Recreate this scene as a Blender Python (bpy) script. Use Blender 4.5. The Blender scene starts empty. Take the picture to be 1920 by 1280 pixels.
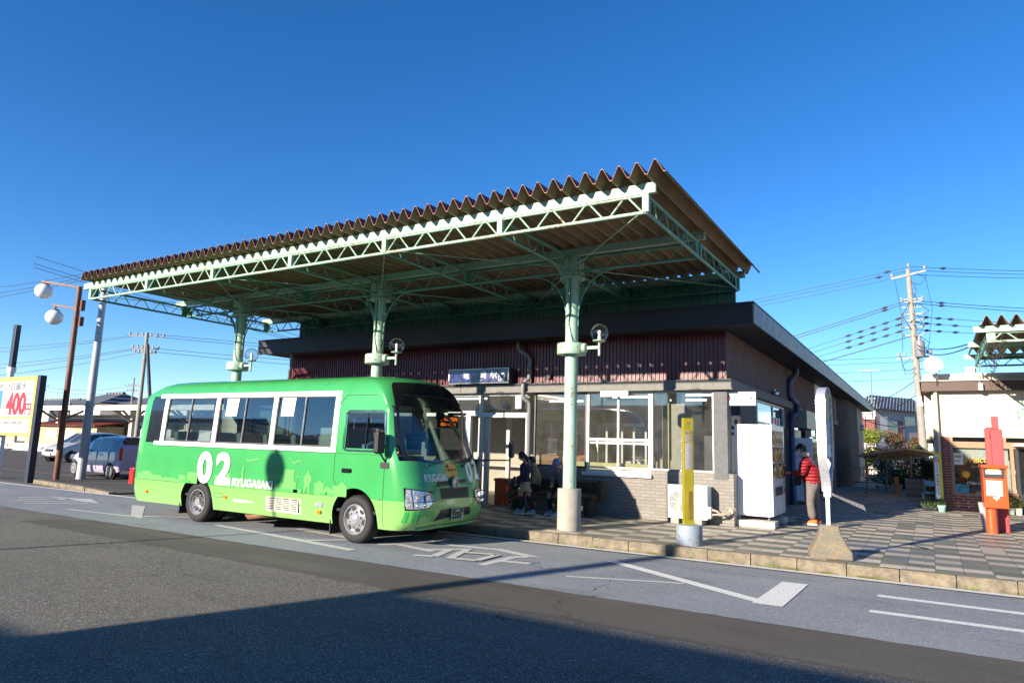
import bpy, bmesh, math, random
from mathutils import Vector, Matrix
R = math.radians
rnd = random.Random(7)
S = bpy.context.scene
C = S.collection

# ------------------------------------------------------------------ camera, sky, sun, exposure
cam_d = bpy.data.cameras.new('camera'); cam = bpy.data.objects.new('camera', cam_d); C.objects.link(cam)
cam_d.sensor_width = 36; cam_d.lens = 24.0; cam_d.clip_end = 3000; cam_d.clip_start = 0.05
def cam_axes(yaw, pitch, roll):
    cy, sy = math.cos(yaw), math.sin(yaw)
    f = Vector((sy*math.cos(pitch), cy*math.cos(pitch), math.sin(pitch)))
    r0 = Vector((cy, -sy, 0)); u0 = r0.cross(f)
    r = r0*math.cos(roll)+u0*math.sin(roll); u = -r0*math.sin(roll)+u0*math.cos(roll)
    return r, u, f
cr, cu, cf = cam_axes(R(-31.361), R(8.453), R(1.643))
cam.matrix_world = Matrix(((cr.x, cu.x, -cf.x, 0), (cr.y, cu.y, -cf.y, 0), (cr.z, cu.z, -cf.z, 1.58), (0, 0, 0, 1)))
S.camera = cam

SUN_DIR = Vector((0.35, 1.0, -0.347)).normalized()       # the way the light travels
sun_el = math.asin(-SUN_DIR.z)
sun_d = bpy.data.lights.new('sun', 'SUN'); sun = bpy.data.objects.new('sun', sun_d); C.objects.link(sun)
sun_d.energy = 5.0; sun_d.angle = R(0.55); sun_d.color = (1.0, 0.885, 0.73)
sun.rotation_euler = SUN_DIR.to_track_quat('-Z', 'Y').to_euler(); sun.location = (-20, -60, 40)
W = bpy.data.worlds.new('World'); S.world = W; W.use_nodes = True
wn = W.node_tree; sky = wn.nodes.new('ShaderNodeTexSky'); sky.sky_type = 'NISHITA'; sky.sun_disc = False
sky.sun_elevation = sun_el; sky.sun_rotation = math.atan2(-SUN_DIR.x, -SUN_DIR.y)
sky.altitude = 200; sky.air_density = 0.8; sky.dust_density = 0.0; sky.ozone_density = 3.0
sat = wn.nodes.new('ShaderNodeHueSaturation'); sat.inputs['Saturation'].default_value = 1.27; sat.inputs['Hue'].default_value = .506
wn.links.new(sky.outputs[0], sat.inputs['Color']); wn.links.new(sat.outputs[0], wn.nodes['Background'].inputs[0]); wn.nodes['Background'].inputs[1].default_value = 0.10
S.view_settings.view_transform = 'Standard'; S.view_settings.look = 'None'
S.view_settings.exposure = 1.15; S.view_settings.gamma = 1.0

# ------------------------------------------------------------------ materials
MATS = {}
class G:
    """small node-graph writer"""
    def __init__(s, m): s.nt = m.node_tree; s.n = s.nt.nodes; s.l = s.nt.links; s.b = s.n['Principled BSDF']
    def new(s, t, **k):
        n = s.n.new(t)
        for a, b in k.items(): setattr(n, a, b)
        return n
    def put(s, sock, v):
        if hasattr(v, 'is_output') or isinstance(v, bpy.types.NodeSocket): s.l.new(v, sock)
        else: sock.default_value = v
    def math(s, op, a, b=0.0, c=0.0):
        n = s.new('ShaderNodeMath', operation=op)
        for i, v in enumerate((a, b, c)): s.put(n.inputs[i], v)
        return n.outputs[0]
    def coord(s, kind='Object'): return s.new('ShaderNodeTexCoord').outputs[kind]
    def pos(s): return s.new('ShaderNodeNewGeometry').outputs['Position']
    def xyz(s, v):
        n = s.new('ShaderNodeSeparateXYZ'); s.l.new(v, n.inputs[0]); return n.outputs
    def scale(s, v, sc):
        n = s.new('ShaderNodeMapping'); s.l.new(v, n.inputs[0]); n.inputs['Scale'].default_value = sc; return n.outputs[0]
    def noise(s, v, sc, det=3, rough=.5):
        n = s.new('ShaderNodeTexNoise'); s.l.new(v, n.inputs['Vector']); n.inputs['Scale'].default_value = sc
        n.inputs['Detail'].default_value = det; n.inputs['Roughness'].default_value = rough; return n.outputs[0]
    def voro(s, v, sc, out='Distance'):
        n = s.new('ShaderNodeTexVoronoi'); s.l.new(v, n.inputs['Vector']); n.inputs['Scale'].default_value = sc; return n.outputs[out]
    def ramp(s, f, a, b, lo=(0, 0, 0, 1), hi=(1, 1, 1, 1)):
        n = s.new('ShaderNodeValToRGB'); e = n.color_ramp.elements
        e[0].position = a; e[1].position = b; e[0].color = lo; e[1].color = hi; s.l.new(f, n.inputs[0]); return n.outputs[0]
    def mix(s, f, a, b, mode='MIX'):
        n = s.new('ShaderNodeMix', data_type='RGBA', blend_type=mode)
        s.put(n.inputs[0], f); s.put(n.inputs[6], a); s.put(n.inputs[7], b); return n.outputs[2]
    def bump(s, hgt, st=.3, dist=.01):
        n = s.new('ShaderNodeBump'); n.inputs['Strength'].default_value = st; n.inputs['Distance'].default_value = dist
        s.l.new(hgt, n.inputs['Height']); s.l.new(n.outputs[0], s.b.inputs['Normal'])
def c4(c): return (c[0], c[1], c[2], 1)
def base_mat(name, rough=.6, metal=0.0, col=(.5, .5, .5)):
    m = bpy.data.materials.new(name); m.use_nodes = True; g = G(m)
    g.b.inputs['Roughness'].default_value = rough; g.b.inputs['Metallic'].default_value = metal
    g.b.inputs['Base Color'].default_value = c4(col)
    MATS[name] = m; return m, g
def mat(name, col, rough=.6, metal=0.0, var=.12, nsc=6, bump=0, bsc=60, coat=0, dirt=0, dirt_col=(.12, .10, .08), emit=0):
    """painted / plain surface with gentle wear"""
    if name in MATS: return MATS[name]
    m, g = base_mat(name, rough, metal, col)
    v = g.pos()
    if var:
        n = g.noise(v, nsc, 5, .6)
        a = tuple(x*(1-var) for x in col); b = tuple(min(1, x*(1+var)) for x in col)
        c = g.ramp(n, .3, .7, c4(a), c4(b))
        if dirt:
            d = g.ramp(g.noise(g.scale(v, (1, 1, .35)), nsc*.7, 6, .7), .52, .78)
            c = g.mix(g.math('MULTIPLY', d, dirt), c, c4(dirt_col))
        g.l.new(c, g.b.inputs['Base Color'])
        g.l.new(g.math('MULTIPLY_ADD', n, .25, max(0.02, rough-.12)), g.b.inputs['Roughness'])
    if bump: g.bump(g.noise(v, bsc, 4, .6), bump, .01)
    if coat: g.b.inputs['Coat Weight'].default_value = coat; g.b.inputs['Coat Roughness'].default_value = .05
    if emit:
        g.b.inputs['Emission Color'].default_value = c4(col); g.b.inputs['Emission Strength'].default_value = emit
    return m
def glass_mat(name, tint=(.8, .85, .85), refl=.12, dirt=.0):
    m = bpy.data.materials.new(name); m.use_nodes = True; nt = m.node_tree; nt.nodes.clear()
    out = nt.nodes.new('ShaderNodeOutputMaterial'); t = nt.nodes.new('ShaderNodeBsdfTransparent'); gl = nt.nodes.new('ShaderNodeBsdfGlossy')
    mx = nt.nodes.new('ShaderNodeMixShader'); fr = nt.nodes.new('ShaderNodeFresnel'); ad = nt.nodes.new('ShaderNodeMath'); ad.operation = 'ADD'
    ad.inputs[1].default_value = refl; fr.inputs[0].default_value = 1.5; ad.use_clamp = True
    t.inputs[0].default_value = c4(tint); gl.inputs['Roughness'].default_value = .02; gl.inputs[0].default_value = (.9, .93, .95, 1)
    nt.links.new(fr.outputs[0], ad.inputs[0]); nt.links.new(ad.outputs[0], mx.inputs[0])
    last = t.outputs[0]
    if dirt:
        df = nt.nodes.new('ShaderNodeBsdfDiffuse'); df.inputs[0].default_value = (.6, .58, .52, 1); m2 = nt.nodes.new('ShaderNodeMixShader')
        no = nt.nodes.new('ShaderNodeTexNoise'); no.inputs['Scale'].default_value = 5; no.inputs['Detail'].default_value = 6
        ge = nt.nodes.new('ShaderNodeNewGeometry'); nt.links.new(ge.outputs['Position'], no.inputs['Vector'])
        mu = nt.nodes.new('ShaderNodeMath'); mu.operation = 'MULTIPLY'; mu.inputs[1].default_value = dirt
        nt.links.new(no.outputs[0], mu.inputs[0]); nt.links.new(mu.outputs[0], m2.inputs[0])
        nt.links.new(last, m2.inputs[1]); nt.links.new(df.outputs[0], m2.inputs[2]); last = m2.outputs[0]
    nt.links.new(last, mx.inputs[1]); nt.links.new(gl.outputs[0], mx.inputs[2]); nt.links.new(mx.outputs[0], out.inputs[0])
    MATS[name] = m; return m

def rusty(name, col, rust=.64, drip=True):
    m, g = base_mat(name, .5); v = g.pos()
    n = g.noise(v, 3, 5, .6); c = g.ramp(n, .3, .7, c4([x*.86 for x in col]), c4([min(1, x*1.08) for x in col]))
    sp = g.noise(v, 22, 6, .75); big = g.noise(v, 1.7, 3, .5)
    f = g.ramp(g.math('MULTIPLY_ADD', big, .28, g.math('MULTIPLY', sp, .8)), rust-.09, rust-.02)
    stain = g.ramp(g.math('MULTIPLY_ADD', big, .4, g.math('MULTIPLY', sp, .6)), rust-.17, rust-.0)
    c = g.mix(g.math('MULTIPLY', stain, .45), c, (.45, .33, .14, 1))
    c = g.mix(g.math('MULTIPLY', f, .9), c, (.17, .065, .022, 1)); g.l.new(c, g.b.inputs['Base Color'])
    g.bump(sp, .12, .004); return m
rusty('canopy_paint', (.34, .52, .40), .672); rusty('canopy_paint_shaded', (.115, .29, .215), .74)  # second copy: same paint, less rust, under-roof shade put into its darker colour
mat('roof_red', (.16, .03, .028), .55, 0, .3, 4); mat('roof_beige', (.24, .175, .095), .8, 0, .25, 1.5)
mat('roof_edge', (.50, .20, .15), .7, 0, .35, 14)
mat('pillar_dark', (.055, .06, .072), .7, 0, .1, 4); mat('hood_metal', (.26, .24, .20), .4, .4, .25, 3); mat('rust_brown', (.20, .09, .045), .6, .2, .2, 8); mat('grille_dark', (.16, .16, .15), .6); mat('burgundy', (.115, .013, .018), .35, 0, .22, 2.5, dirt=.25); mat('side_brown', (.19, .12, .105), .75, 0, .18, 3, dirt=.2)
mat('green_sheet', (.08, .19, .125), .55, 0, .25, 2, dirt=.5, dirt_col=(.08, .12, .07))
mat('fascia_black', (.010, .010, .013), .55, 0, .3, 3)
mat('ledge_grey', (.19, .185, .17), .85, 0, .16, 9, bump=.5, bsc=120, dirt=.35)
mat('pillar_grey', (.13, .135, .14), .9, 0, .16, 12, bump=.6, bsc=140, dirt=.3)
mat('alu_white', (.62, .62, .60), .4, 0, .06, 5); mat('alu_dark', (.05, .05, .055), .4, .3, .2, 5); mat('alu_grey', (.42, .42, .40), .4, .3, .12, 5)
mat('pipe_grey', (.19, .19, .20), .45, 0, .12, 6, dirt=.3); mat('pipe_blue', (.045, .065, .13), .5, 0, .12, 6)
mat('wood_panel', (.24, .12, .06), .6, 0, .2, 5); mat('inner_wall', (.46, .42, .34), .9, 0, .1, 2); mat('inner_floor', (.25, .24, .22), .5, 0, .2, 4); mat('inner_ceiling', (.45, .43, .38), .9)
mat('olive_yellow', (.55, .52, .25), .7); mat('paper', (.78, .78, .74), .8, 0, .04); mat('black', (.012, .012, .014), .5); mat('rubber', (.014, .014, .015), .75, 0, .3, 30)
mat('white', (.80, .80, .78), .5, 0, .05); mat('wood_dark', (.07, .038, .022), .8, 0, .35, 9, bump=.5, bsc=30); mat('steel', (.55, .55, .56), .3, .9, .08)
mat('concrete', (.33, .31, .27), .9, 0, .14, 5, bump=.4, bsc=90, dirt=.25)
glass_mat('glass_building', (.74, .76, .74), .10, .10); glass_mat('glass_clear', (.97, .98, .98), .06)
mat('lamp_tube', (.9, .92, .9), .5, 0, 0, emit=2.2)

# chequered pavement, kerb stones, asphalt: all procedural in world space
m, g = base_mat('pavement_tiles', .8); p = g.pos(); X, Y, Z = g.xyz(p)
wob = g.math('MULTIPLY', g.noise(p, 1.2, 2), .022)
Xw = g.math('ADD', X, wob); cx = g.math('FLOOR', g.math('DIVIDE', Xw, .62)); ry = g.math('FLOOR', g.math('DIVIDE', Y, .31))
chk = g.math('FLOORED_MODULO', g.math('ADD', cx, ry), 2.0)
cv = g.new('ShaderNodeCombineXYZ'); g.l.new(g.math('FLOOR', g.math('DIVIDE', Xw, .31)), cv.inputs[0]); g.l.new(ry, cv.inputs[1])
wn_ = g.new('ShaderNodeTexWhiteNoise', noise_dimensions='2D'); g.l.new(cv.outputs[0], wn_.inputs['Vector']); rv = wn_.outputs[0]
chk = g.math('ABSOLUTE', g.math('SUBTRACT', chk, g.math('GREATER_THAN', rv, .955)))
light = g.mix(rv, (.60, .52, .42, 1), (.45, .39, .31, 1)); dark = g.mix(rv, (.105, .118, .092, 1), (.18, .19, .15, 1))
c = g.mix(chk, light, dark)
st = g.ramp(g.noise(g.scale(p, (9, 26, 1)), 2.2, 5, .7), .42, .72); c = g.mix(g.math('MULTIPLY', st, .45), c, (.13, .12, .10, 1))
wet = g.ramp(g.noise(p, .55, 4, .6), .47, .62); c = g.mix(g.math('MULTIPLY', wet, .35), c, (.10, .10, .085, 1))
fx = g.math('ABSOLUTE', g.math('SUBTRACT', g.math('FRACT', g.math('DIVIDE', Xw, .31)), .5)); fy = g.math('ABSOLUTE', g.math('SUBTRACT', g.math('FRACT', g.math('DIVIDE', Y, .31)), .5))
jn = g.math('GREATER_THAN', g.math('MAXIMUM', fx, fy), .486); c = g.mix(g.math('MULTIPLY', jn, .75), c, (.05, .045, .035, 1))
g.l.new(c, g.b.inputs['Base Color']); g.bump(g.math('SUBTRACT', g.noise(p, 45, 4), g.math('MULTIPLY', jn, .8)), .35, .006)
g.l.new(g.math('MULTIPLY_ADD', wet, -.35, .85), g.b.inputs['Roughness'])

def asphalt(name, lo, hi, speck, fine=170, st=.6, dots=(.5, .5, .48)):
    m, g = base_mat(name, .9); g.b.inputs['Specular IOR Level'].default_value = .2; p = g.pos()
    v = g.voro(p, fine, 'Color'); vx = g.xyz(v)[0]; big = g.noise(p, .8, 4, .6)
    c = g.ramp(vx, .15, .95, c4(lo), c4(hi)); c = g.mix(g.ramp(big, .3, .7), c, g.mix(.22, c, (.03, .03, .03, 1)))
    sp = g.math('GREATER_THAN', g.xyz(g.voro(p, fine*.8, 'Color'))[1], 1-speck); c = g.mix(g.math('MULTIPLY', sp, .8), c, c4(dots))
    ve = g.new('ShaderNodeTexVoronoi', feature='DISTANCE_TO_EDGE'); wv = g.new('ShaderNodeVectorMath', operation='ADD'); nz = g.new('ShaderNodeTexNoise'); nz.inputs['Scale'].default_value = 1.3; nz.inputs['Detail'].default_value = 5; g.l.new(p, nz.inputs['Vector'])
    g.l.new(p, wv.inputs[0]); g.l.new(nz.outputs['Color'], wv.inputs[1]); g.l.new(wv.outputs[0], ve.inputs['Vector']); ve.inputs['Scale'].default_value = .28
    ck = g.math('MULTIPLY', g.math('LESS_THAN', ve.outputs['Distance'], .0016), g.math('GREATER_THAN', g.noise(p, .35, 2), .52)); c = g.mix(g.math('MULTIPLY', ck, .75), c, (.02, .02, .018, 1))
    stn = g.ramp(g.noise(g.scale(p, (.5, 1.6, 1)), .9, 5, .65), .56, .72); c = g.mix(g.math('MULTIPLY', stn, .35), c, (.035, .034, .03, 1))
    drt = g.ramp(g.noise(g.scale(p, (.35, 2.2, 1)), .6, 4, .6), .5, .75); c = g.mix(g.math('MULTIPLY', drt, .22), c, (.26, .24, .20, 1))
    g.l.new(c, g.b.inputs['Base Color']); g.bump(g.math('ADD', g.voro(p, fine), g.math('MULTIPLY', g.noise(p, fine*.5, 3), .7)), st, .006)
    return m
asphalt('asphalt', (.062, .057, .047), (.26, .243, .205), .045, 150, .45)
asphalt('asphalt_smooth', (.088, .080, .068), (.125, .115, .10), .012, 260, .25, (.25, .24, .22))
asphalt('lane_blue', (.18, .198, .215), (.33, .352, .375), .03, 130, .35, (.5, .52, .54))
asphalt('lot_asphalt', (.055, .052, .048), (.13, .125, .115), .02, 120, .35)
m, g = base_mat('road_paint', .7); p = g.pos(); n = g.noise(p, 55, 6, .8); c = g.ramp(n, .36, .50, (.22, .235, .25, 1), (.74, .74, .70, 1)); g.l.new(c, g.b.inputs['Base Color'])
m, g = base_mat('road_paint_worn', .7); p = g.pos(); n = g.noise(p, 60, 6, .85); c = g.ramp(n, .38, .52, (.22, .235, .255, 1), (.60, .59, .54, 1)); g.l.new(c, g.b.inputs['Base Color'])
m, g = base_mat('lot_paint', .7); p = g.pos(); n = g.noise(p, 12, 5, .8); c = g.ramp(n, .42, .6, (.12, .11, .1, 1), (.55, .25, .06, 1)); g.l.new(c, g.b.inputs['Base Color'])
m, g = base_mat('kerb_stone', .9); p = g.pos(); n = g.noise(p, 7, 6, .7); c = g.ramp(n, .32, .68, (.095, .082, .06, 1), (.27, .225, .155, 1))
sp = g.ramp(g.voro(p, 55), .05, .30, (1, 1, 1, 1), (0, 0, 0, 1)); c = g.mix(g.math('MULTIPLY', sp, .35), c, (.36, .32, .26, 1))
zz = g.xyz(p)[2]; ms = g.math('MULTIPLY', g.ramp(g.noise(p, 3, 4), .45, .6), g.math('LESS_THAN', zz, .03)); c = g.mix(ms, c, (.10, .095, .025, 1))
g.l.new(c, g.b.inputs['Base Color']); g.bump(g.noise(p, 60, 5, .7), .6, .008)

def brick(name, c1, c2, mortar, bw, bh, ms=.012, bump=.6, mode='xz'):
    m, g = base_mat(name, .88); p = g.pos(); X, Y, Z = g.xyz(p)
    cv = g.new('ShaderNodeCombineXYZ'); g.l.new(g.math('ADD', X, Y) if mode == 'xz' else X, cv.inputs[0]); g.l.new(Z, cv.inputs[1])
    b = g.new('ShaderNodeTexBrick'); g.l.new(cv.outputs[0], b.inputs['Vector']); b.inputs['Color1'].default_value = c4(c1); b.inputs['Color2'].default_value = c4(c2)
    b.inputs['Mortar'].default_value = c4(mortar); b.inputs['Scale'].default_value = 1; b.inputs['Mortar Size'].default_value = ms
    b.inputs['Brick Width'].default_value = bw; b.inputs['Row Height'].default_value = bh; b.inputs['Mortar Smooth'].default_value = .2
    d = g.ramp(g.noise(p, 4, 5, .7), .35, .75); c = g.mix(g.math('MULTIPLY', d, .3), b.outputs[0], c4([x*.5 for x in c1]))
    g.l.new(c, g.b.inputs['Base Color']); g.bump(g.math('ADD', g.math('MULTIPLY', b.outputs['Fac'], -1.0), g.math('MULTIPLY', g.noise(p, 60, 4), .3)), bump, .008); return m
brick('brick_beige', (.27, .25, .222), (.225, .21, .187), (.17, .16, .145), .21, .065, .007, .5)
brick('brick_dark', (.065, .055, .045), (.10, .082, .065), (.025, .022, .02), .30, .075, .012, .8)
brick('brick_red', (.30, .075, .045), (.19, .05, .035), (.36, .30, .26), .215, .07, .010)
brick('block_grey', (.33, .29, .22), (.26, .23, .18), (.15, .13, .1), .4, .2, .01)

# ------------------------------------------------------------------ mesh writer
WM = {}
class MB:
    def __init__(s): s.v = []; s.f = []; s.m = []
    def add(s, vs, fs, mi=0):
        o = len(s.v); s.v += [tuple(p) for p in vs]; s.f += [tuple(o+i for i in f) for f in fs]
        s.m += [mi]*len(fs) if isinstance(mi, int) else list(mi); return s
    def quad(s, a, b, c, d, mi=0): return s.add([a, b, c, d], [(0, 1, 2, 3)], mi)
    def box(s, x0, x1, y0, y1, z0, z1, mi=0):
        v = [(x, y, z) for z in (z0, z1) for y in (y0, y1) for x in (x0, x1)]
        return s.add(v, [(0, 2, 3, 1), (4, 5, 7, 6), (0, 1, 5, 4), (2, 6, 7, 3), (0, 4, 6, 2), (1, 3, 7, 5)], mi)
    def obox(s, c, sz, rz=0, mi=0, rot=None):
        M = (rot if rot is not None else Matrix.Rotation(rz, 3, 'Z')); c = Vector(c); hx, hy, hz = [a/2 for a in sz]
        v = [c+M@Vector((x, y, z)) for z in (-hz, hz) for y in (-hy, hy) for x in (-hx, hx)]
        return s.add(v, [(0, 2, 3, 1), (4, 5, 7, 6), (0, 1, 5, 4), (2, 6, 7, 3), (0, 4, 6, 2), (1, 3, 7, 5)], mi)
    @staticmethod
    def frame(d):
        d = Vector(d).normalized(); a = Vector((0, 0, 1)) if abs(d.z) < .95 else Vector((1, 0, 0))
        x = d.cross(a).normalized(); return x, x.cross(d).normalized()
    def tube(s, pts, r, n=8, mi=0, caps=True):
        pts = [Vector(p) for p in pts]; rs = r if isinstance(r, (list, tuple)) else [r]*len(pts); rings = []
        x = None
        for i, p in enumerate(pts):
            d = (pts[min(i+1, len(pts)-1)]-pts[max(i-1, 0)])
            if x is None: x, y = s.frame(d)
            else:
                d = d.normalized(); x = (x-d*x.dot(d)).normalized(); y = x.cross(d).normalized()
            rings.append([p+x*math.cos(2*math.pi*k/n)*rs[i]+y*math.sin(2*math.pi*k/n)*rs[i] for k in range(n)])
        vs = [q for rg in rings for q in rg]; fs = []
        for i in range(len(pts)-1):
            for k in range(n): fs.append((i*n+k, i*n+(k+1) % n, (i+1)*n+(k+1) % n, (i+1)*n+k))
        if caps: fs.append(tuple(range(n))[::-1]); fs.append(tuple(len(vs)-n+k for k in range(n)))
        return s.add(vs, fs, mi)
    def cyl(s, a, b, r, r2=None, n=16, mi=0): return s.tube([a, b], [r, r if r2 is None else r2], n, mi)
    def bar(s, a, b, w, h=None, mi=0, up=(0, 0, 1)):
        a, b = Vector(a), Vector(b); h = w if h is None else h; d = (b-a).normalized(); up = Vector(up)
        if abs(d.dot(up)) > .97: up = Vector((0, 1, 0))
        x = d.cross(up).normalized()*w/2; y = x.cross(d).normalized()*h/2
        v = [p+i*x+j*y for p in (a, b) for i, j in ((-1, -1), (1, -1), (1, 1), (-1, 1))]
        return s.add(v, [(0, 1, 2, 3), (7, 6, 5, 4), (0, 4, 5, 1), (1, 5, 6, 2), (2, 6, 7, 3), (3, 7, 4, 0)], mi)
    def prism(s, poly, d0, d1, axis='y', mi=0, mcap=None):
        """poly of 2d points swept along an axis: y:(x,z) x:(y,z) z:(x,y)"""
        def P(q, d): return {'y': (q[0], d, q[1]), 'x': (d, q[0], q[1]), 'z': (q[0], q[1], d)}[axis]
        n = len(poly); v = [P(q, d0) for q in poly]+[P(q, d1) for q in poly]
        f = [(i, (i+1) % n, n+(i+1) % n, n+i) for i in range(n)]+[tuple(range(n))[::-1], tuple(range(n, 2*n))]
        return s.add(v, f, [mi]*n+[mi if mcap is None else mcap]*2)
    def lathe(s, prof, c=(0, 0, 0), n=20, axis='z', mi=0, caps=True):
        vs = []
        for r, h in prof:
            for k in range(n):
                a = 2*math.pi*k/n; q = (r*math.cos(a), r*math.sin(a), h)
                if axis == 'y': q = (q[0], q[2], q[1])
                if axis == 'x': q = (q[2], q[0], q[1])
                vs.append((q[0]+c[0], q[1]+c[1], q[2]+c[2]))
        fs = [(i*n+k, i*n+(k+1) % n, (i+1)*n+(k+1) % n, (i+1)*n+k) for i in range(len(prof)-1) for k in range(n)]
        if caps and prof[0][0] > 1e-4: fs.append(tuple(range(n))[::-1])
        if caps and prof[-1][0] > 1e-4: fs.append(tuple((len(prof)-1)*n+k for k in range(n)))
        return s.add(vs, fs, mi)
    def ball(s, c, r, n=16, mi=0, sc=(1, 1, 1)):
        prof = [(max(1e-5, math.sin(math.pi*i/n)), -math.cos(math.pi*i/n)) for i in range(n+1)]
        t = MB().lathe(prof, n=n+4); return s.add([(c[0]+p[0]*r*sc[0], c[1]+p[1]*r*sc[1], c[2]+p[2]*r*sc[2]) for p in t.v], t.f, mi)
    def poly(s, pts, mi=0): return s.add(pts, [tuple(range(len(pts)))], mi)
    def xf(s, M): s.v = [tuple(M@Vector(p)) for p in s.v]; return s
    def merge(s, o, mi=None): return s.add(o.v, o.f, o.m if mi is None else mi)
    def build(s, name, mats, parent=None, world=True, smooth=None, bevel=0, loc=None, weld=True):
        mats = mats if isinstance(mats, (list, tuple)) else [mats]
        me = bpy.data.meshes.new(name)
        vs = [Vector(p) for p in s.v]; Mo = Matrix.Identity(4)
        if parent is not None:
            if world: inv = WM[parent.name].inverted(); vs = [inv@p for p in vs]
            Mo = WM[parent.name]
        else:
            if loc is None:
                xs = [p.x for p in vs]; ys = [p.y for p in vs]
                loc = ((min(xs)+max(xs))/2, (min(ys)+max(ys))/2, min(p.z for p in vs))
            loc = Vector(loc); vs = [p-loc for p in vs]; Mo = Matrix.Translation(loc)
        me.from_pydata([tuple(p) for p in vs], [], s.f)
        for k in mats: me.materials.append(MATS[k] if isinstance(k, str) else k)
        me.polygons.foreach_set('material_index', [min(i, len(mats)-1) for i in s.m])
        if weld or smooth is not None:
            bm = bmesh.new(); bm.from_mesh(me)
            if weld: bmesh.ops.remove_doubles(bm, verts=bm.verts, dist=1e-5)
            bmesh.ops.recalc_face_normals(bm, faces=bm.faces) if weld else None
            bm.to_mesh(me); bm.free()
        if smooth is not None:
            me.polygons.foreach_set('use_smooth', [True]*len(me.polygons)); me.set_sharp_from_angle(angle=R(smooth))
        me.update()
        o = bpy.data.objects.new(name, me); C.objects.link(o)
        if parent is not None: o.parent = parent
        else: o.location = loc
        WM[o.name] = Mo
        if bevel:
            b = o.modifiers.new('bevel', 'BEVEL'); b.width = bevel; b.segments = 2; b.limit_method = 'ANGLE'; b.angle_limit = R(40)
        return o

def tag(o, label=None, cat=None, group=None, kind=None):
    if label: o['label'] = label
    if cat: o['category'] = cat
    if group: o['group'] = group
    if kind: o['kind'] = kind
    return o
def thing(name, loc, label, cat, group=None, rz=0):
    o = bpy.data.objects.new(name, None); C.objects.link(o); o.location = loc; o.rotation_euler = (0, 0, rz); o.empty_display_size = .2
    WM[o.name] = Matrix.Translation(loc)@Matrix.Rotation(rz, 4, 'Z'); return tag(o, label, cat, group)
def clone(root, loc, rz=0, label=None):
    def rec(o, par):
        c = o.copy(); C.objects.link(c)
        if par: c.parent = par
        for ch in o.children: rec(ch, c)
        return c
    c = rec(root, None); c.location = loc; c.rotation_euler = (0, 0, rz)
    if label: c['label'] = label
    WM[c.name] = Matrix.Translation(loc)@Matrix.Rotation(rz, 4, 'Z'); return c
def struct(mb, name, mats, **k):
    o = mb.build(name, mats, loc=(0, 0, 0), **k); o['kind'] = 'structure'; return o
def text_mb(txt, size, bold=0.0, shear=0, mi=0, space=1.0, depth=0):
    """text as flat mesh: returns MB in the xy plane, origin at the lower left corner, plus width and height"""
    c = bpy.data.curves.new('t', 'FONT'); c.body = txt; c.size = 1; c.offset = bold; c.shear = shear; c.space_character = space; c.resolution_u = 4
    o = bpy.data.objects.new('t', c); C.objects.link(o); dg = bpy.context.evaluated_depsgraph_get(); dg.update(); me = o.evaluated_get(dg).to_mesh()
    t = MB(); vs = [v.co.copy() for v in me.vertices]; x0 = min(v.x for v in vs); y0 = min(v.y for v in vs); w = max(v.x for v in vs)-x0; h = max(v.y for v in vs)-y0
    sy = size/h; t.add([((v.x-x0)*sy, (v.y-y0)*sy, 0) for v in vs], [tuple(p.vertices) for p in me.polygons], mi)
    o.evaluated_get(dg).to_mesh_clear(); bpy.data.objects.remove(o); bpy.data.curves.remove(c)
    return t, w*sy, size
def text_on(txt, size, o, u, v, bold=0, width=None, center=True, mi=0, shear=0, space=1.0):
    """text laid on a plane through o with axes u (right) and v (up)"""
    t, w, h = text_mb(txt, size, bold, shear, mi, space); o, u, v = Vector(o), Vector(u).normalized(), Vector(v).normalized()
    k = (width/w) if width else 1
    off = -w*k/2 if center else 0
    t.v = [tuple(o+u*(p[0]*k+off)+v*p[1]) for p in t.v]; return t
# ------------------------------------------------------------------ ground
struct(MB().quad((-400, -300, 0), (300, -300, 0), (300, 500, 0), (-400, 500, 0)), 'road', 'asphalt', weld=False)
def jag(P, amp=.025, step=.12):
    Q = []
    for a, b in zip(P, P[1:]+P[:1]):
        n = max(1, int(math.dist(a, b)/step))
        for k in range(n): t = k/n; Q.append((a[0]+(b[0]-a[0])*t+rnd.uniform(-amp, amp)*.5, a[1]+(b[1]-a[1])*t+rnd.uniform(-amp, amp), a[2]))
    return Q
struct(MB().poly(jag([(-13.6, 6.03, .004), (-9.2, 5.93, .004), (-5.2, 5.85, .004), (8, 5.85, .004), (8, 6.95, .004), (-12.6, 6.93, .004), (-13.4, 6.6, .004)])), 'road_patch', 'asphalt_smooth', weld=False)
struct(MB().poly(jag([(-28, 6.85, .008), (8, 6.92, .008), (8, 9.93, .008), (-15.5, 9.75, .008), (-28, 9.6, .008)], .010)), 'bus_lane', 'lane_blue', weld=False)
struct(MB().poly([(-90, 10.3, .004), (-17.2, 10.3, .004), (-17.2, 60, .004), (-90, 60, .004)]), 'parking_lot', 'lot_asphalt', weld=False)
rm = MB(); z = .012
rm.poly([(-60, 9.55, z), (-15.4, 9.72, z), (-7.5, 9.92, z), (8, 9.93, z), (8, 10.06, z), (-7.5, 10.04, z), (-15.4, 9.86, z), (-60, 9.72, z)])
def strk(pts, w, mi=0, zz=z):
    for a, b in zip(pts, pts[1:]):
        zz += .0002*(len(rm.f) % 20)*0+.0003*((len(rm.f)) % 12)
        a, b = Vector((a[0], a[1], 0)), Vector((b[0], b[1], 0)); d = (b-a).normalized(); n = Vector((-d.y, d.x, 0))*w/2; a = a-d*w*.0
        q = [a-n, b-n, b+n, a+n]; rm.add([(p.x, p.y, zz) for p in q], [(0, 1, 2, 3)], mi)
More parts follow.
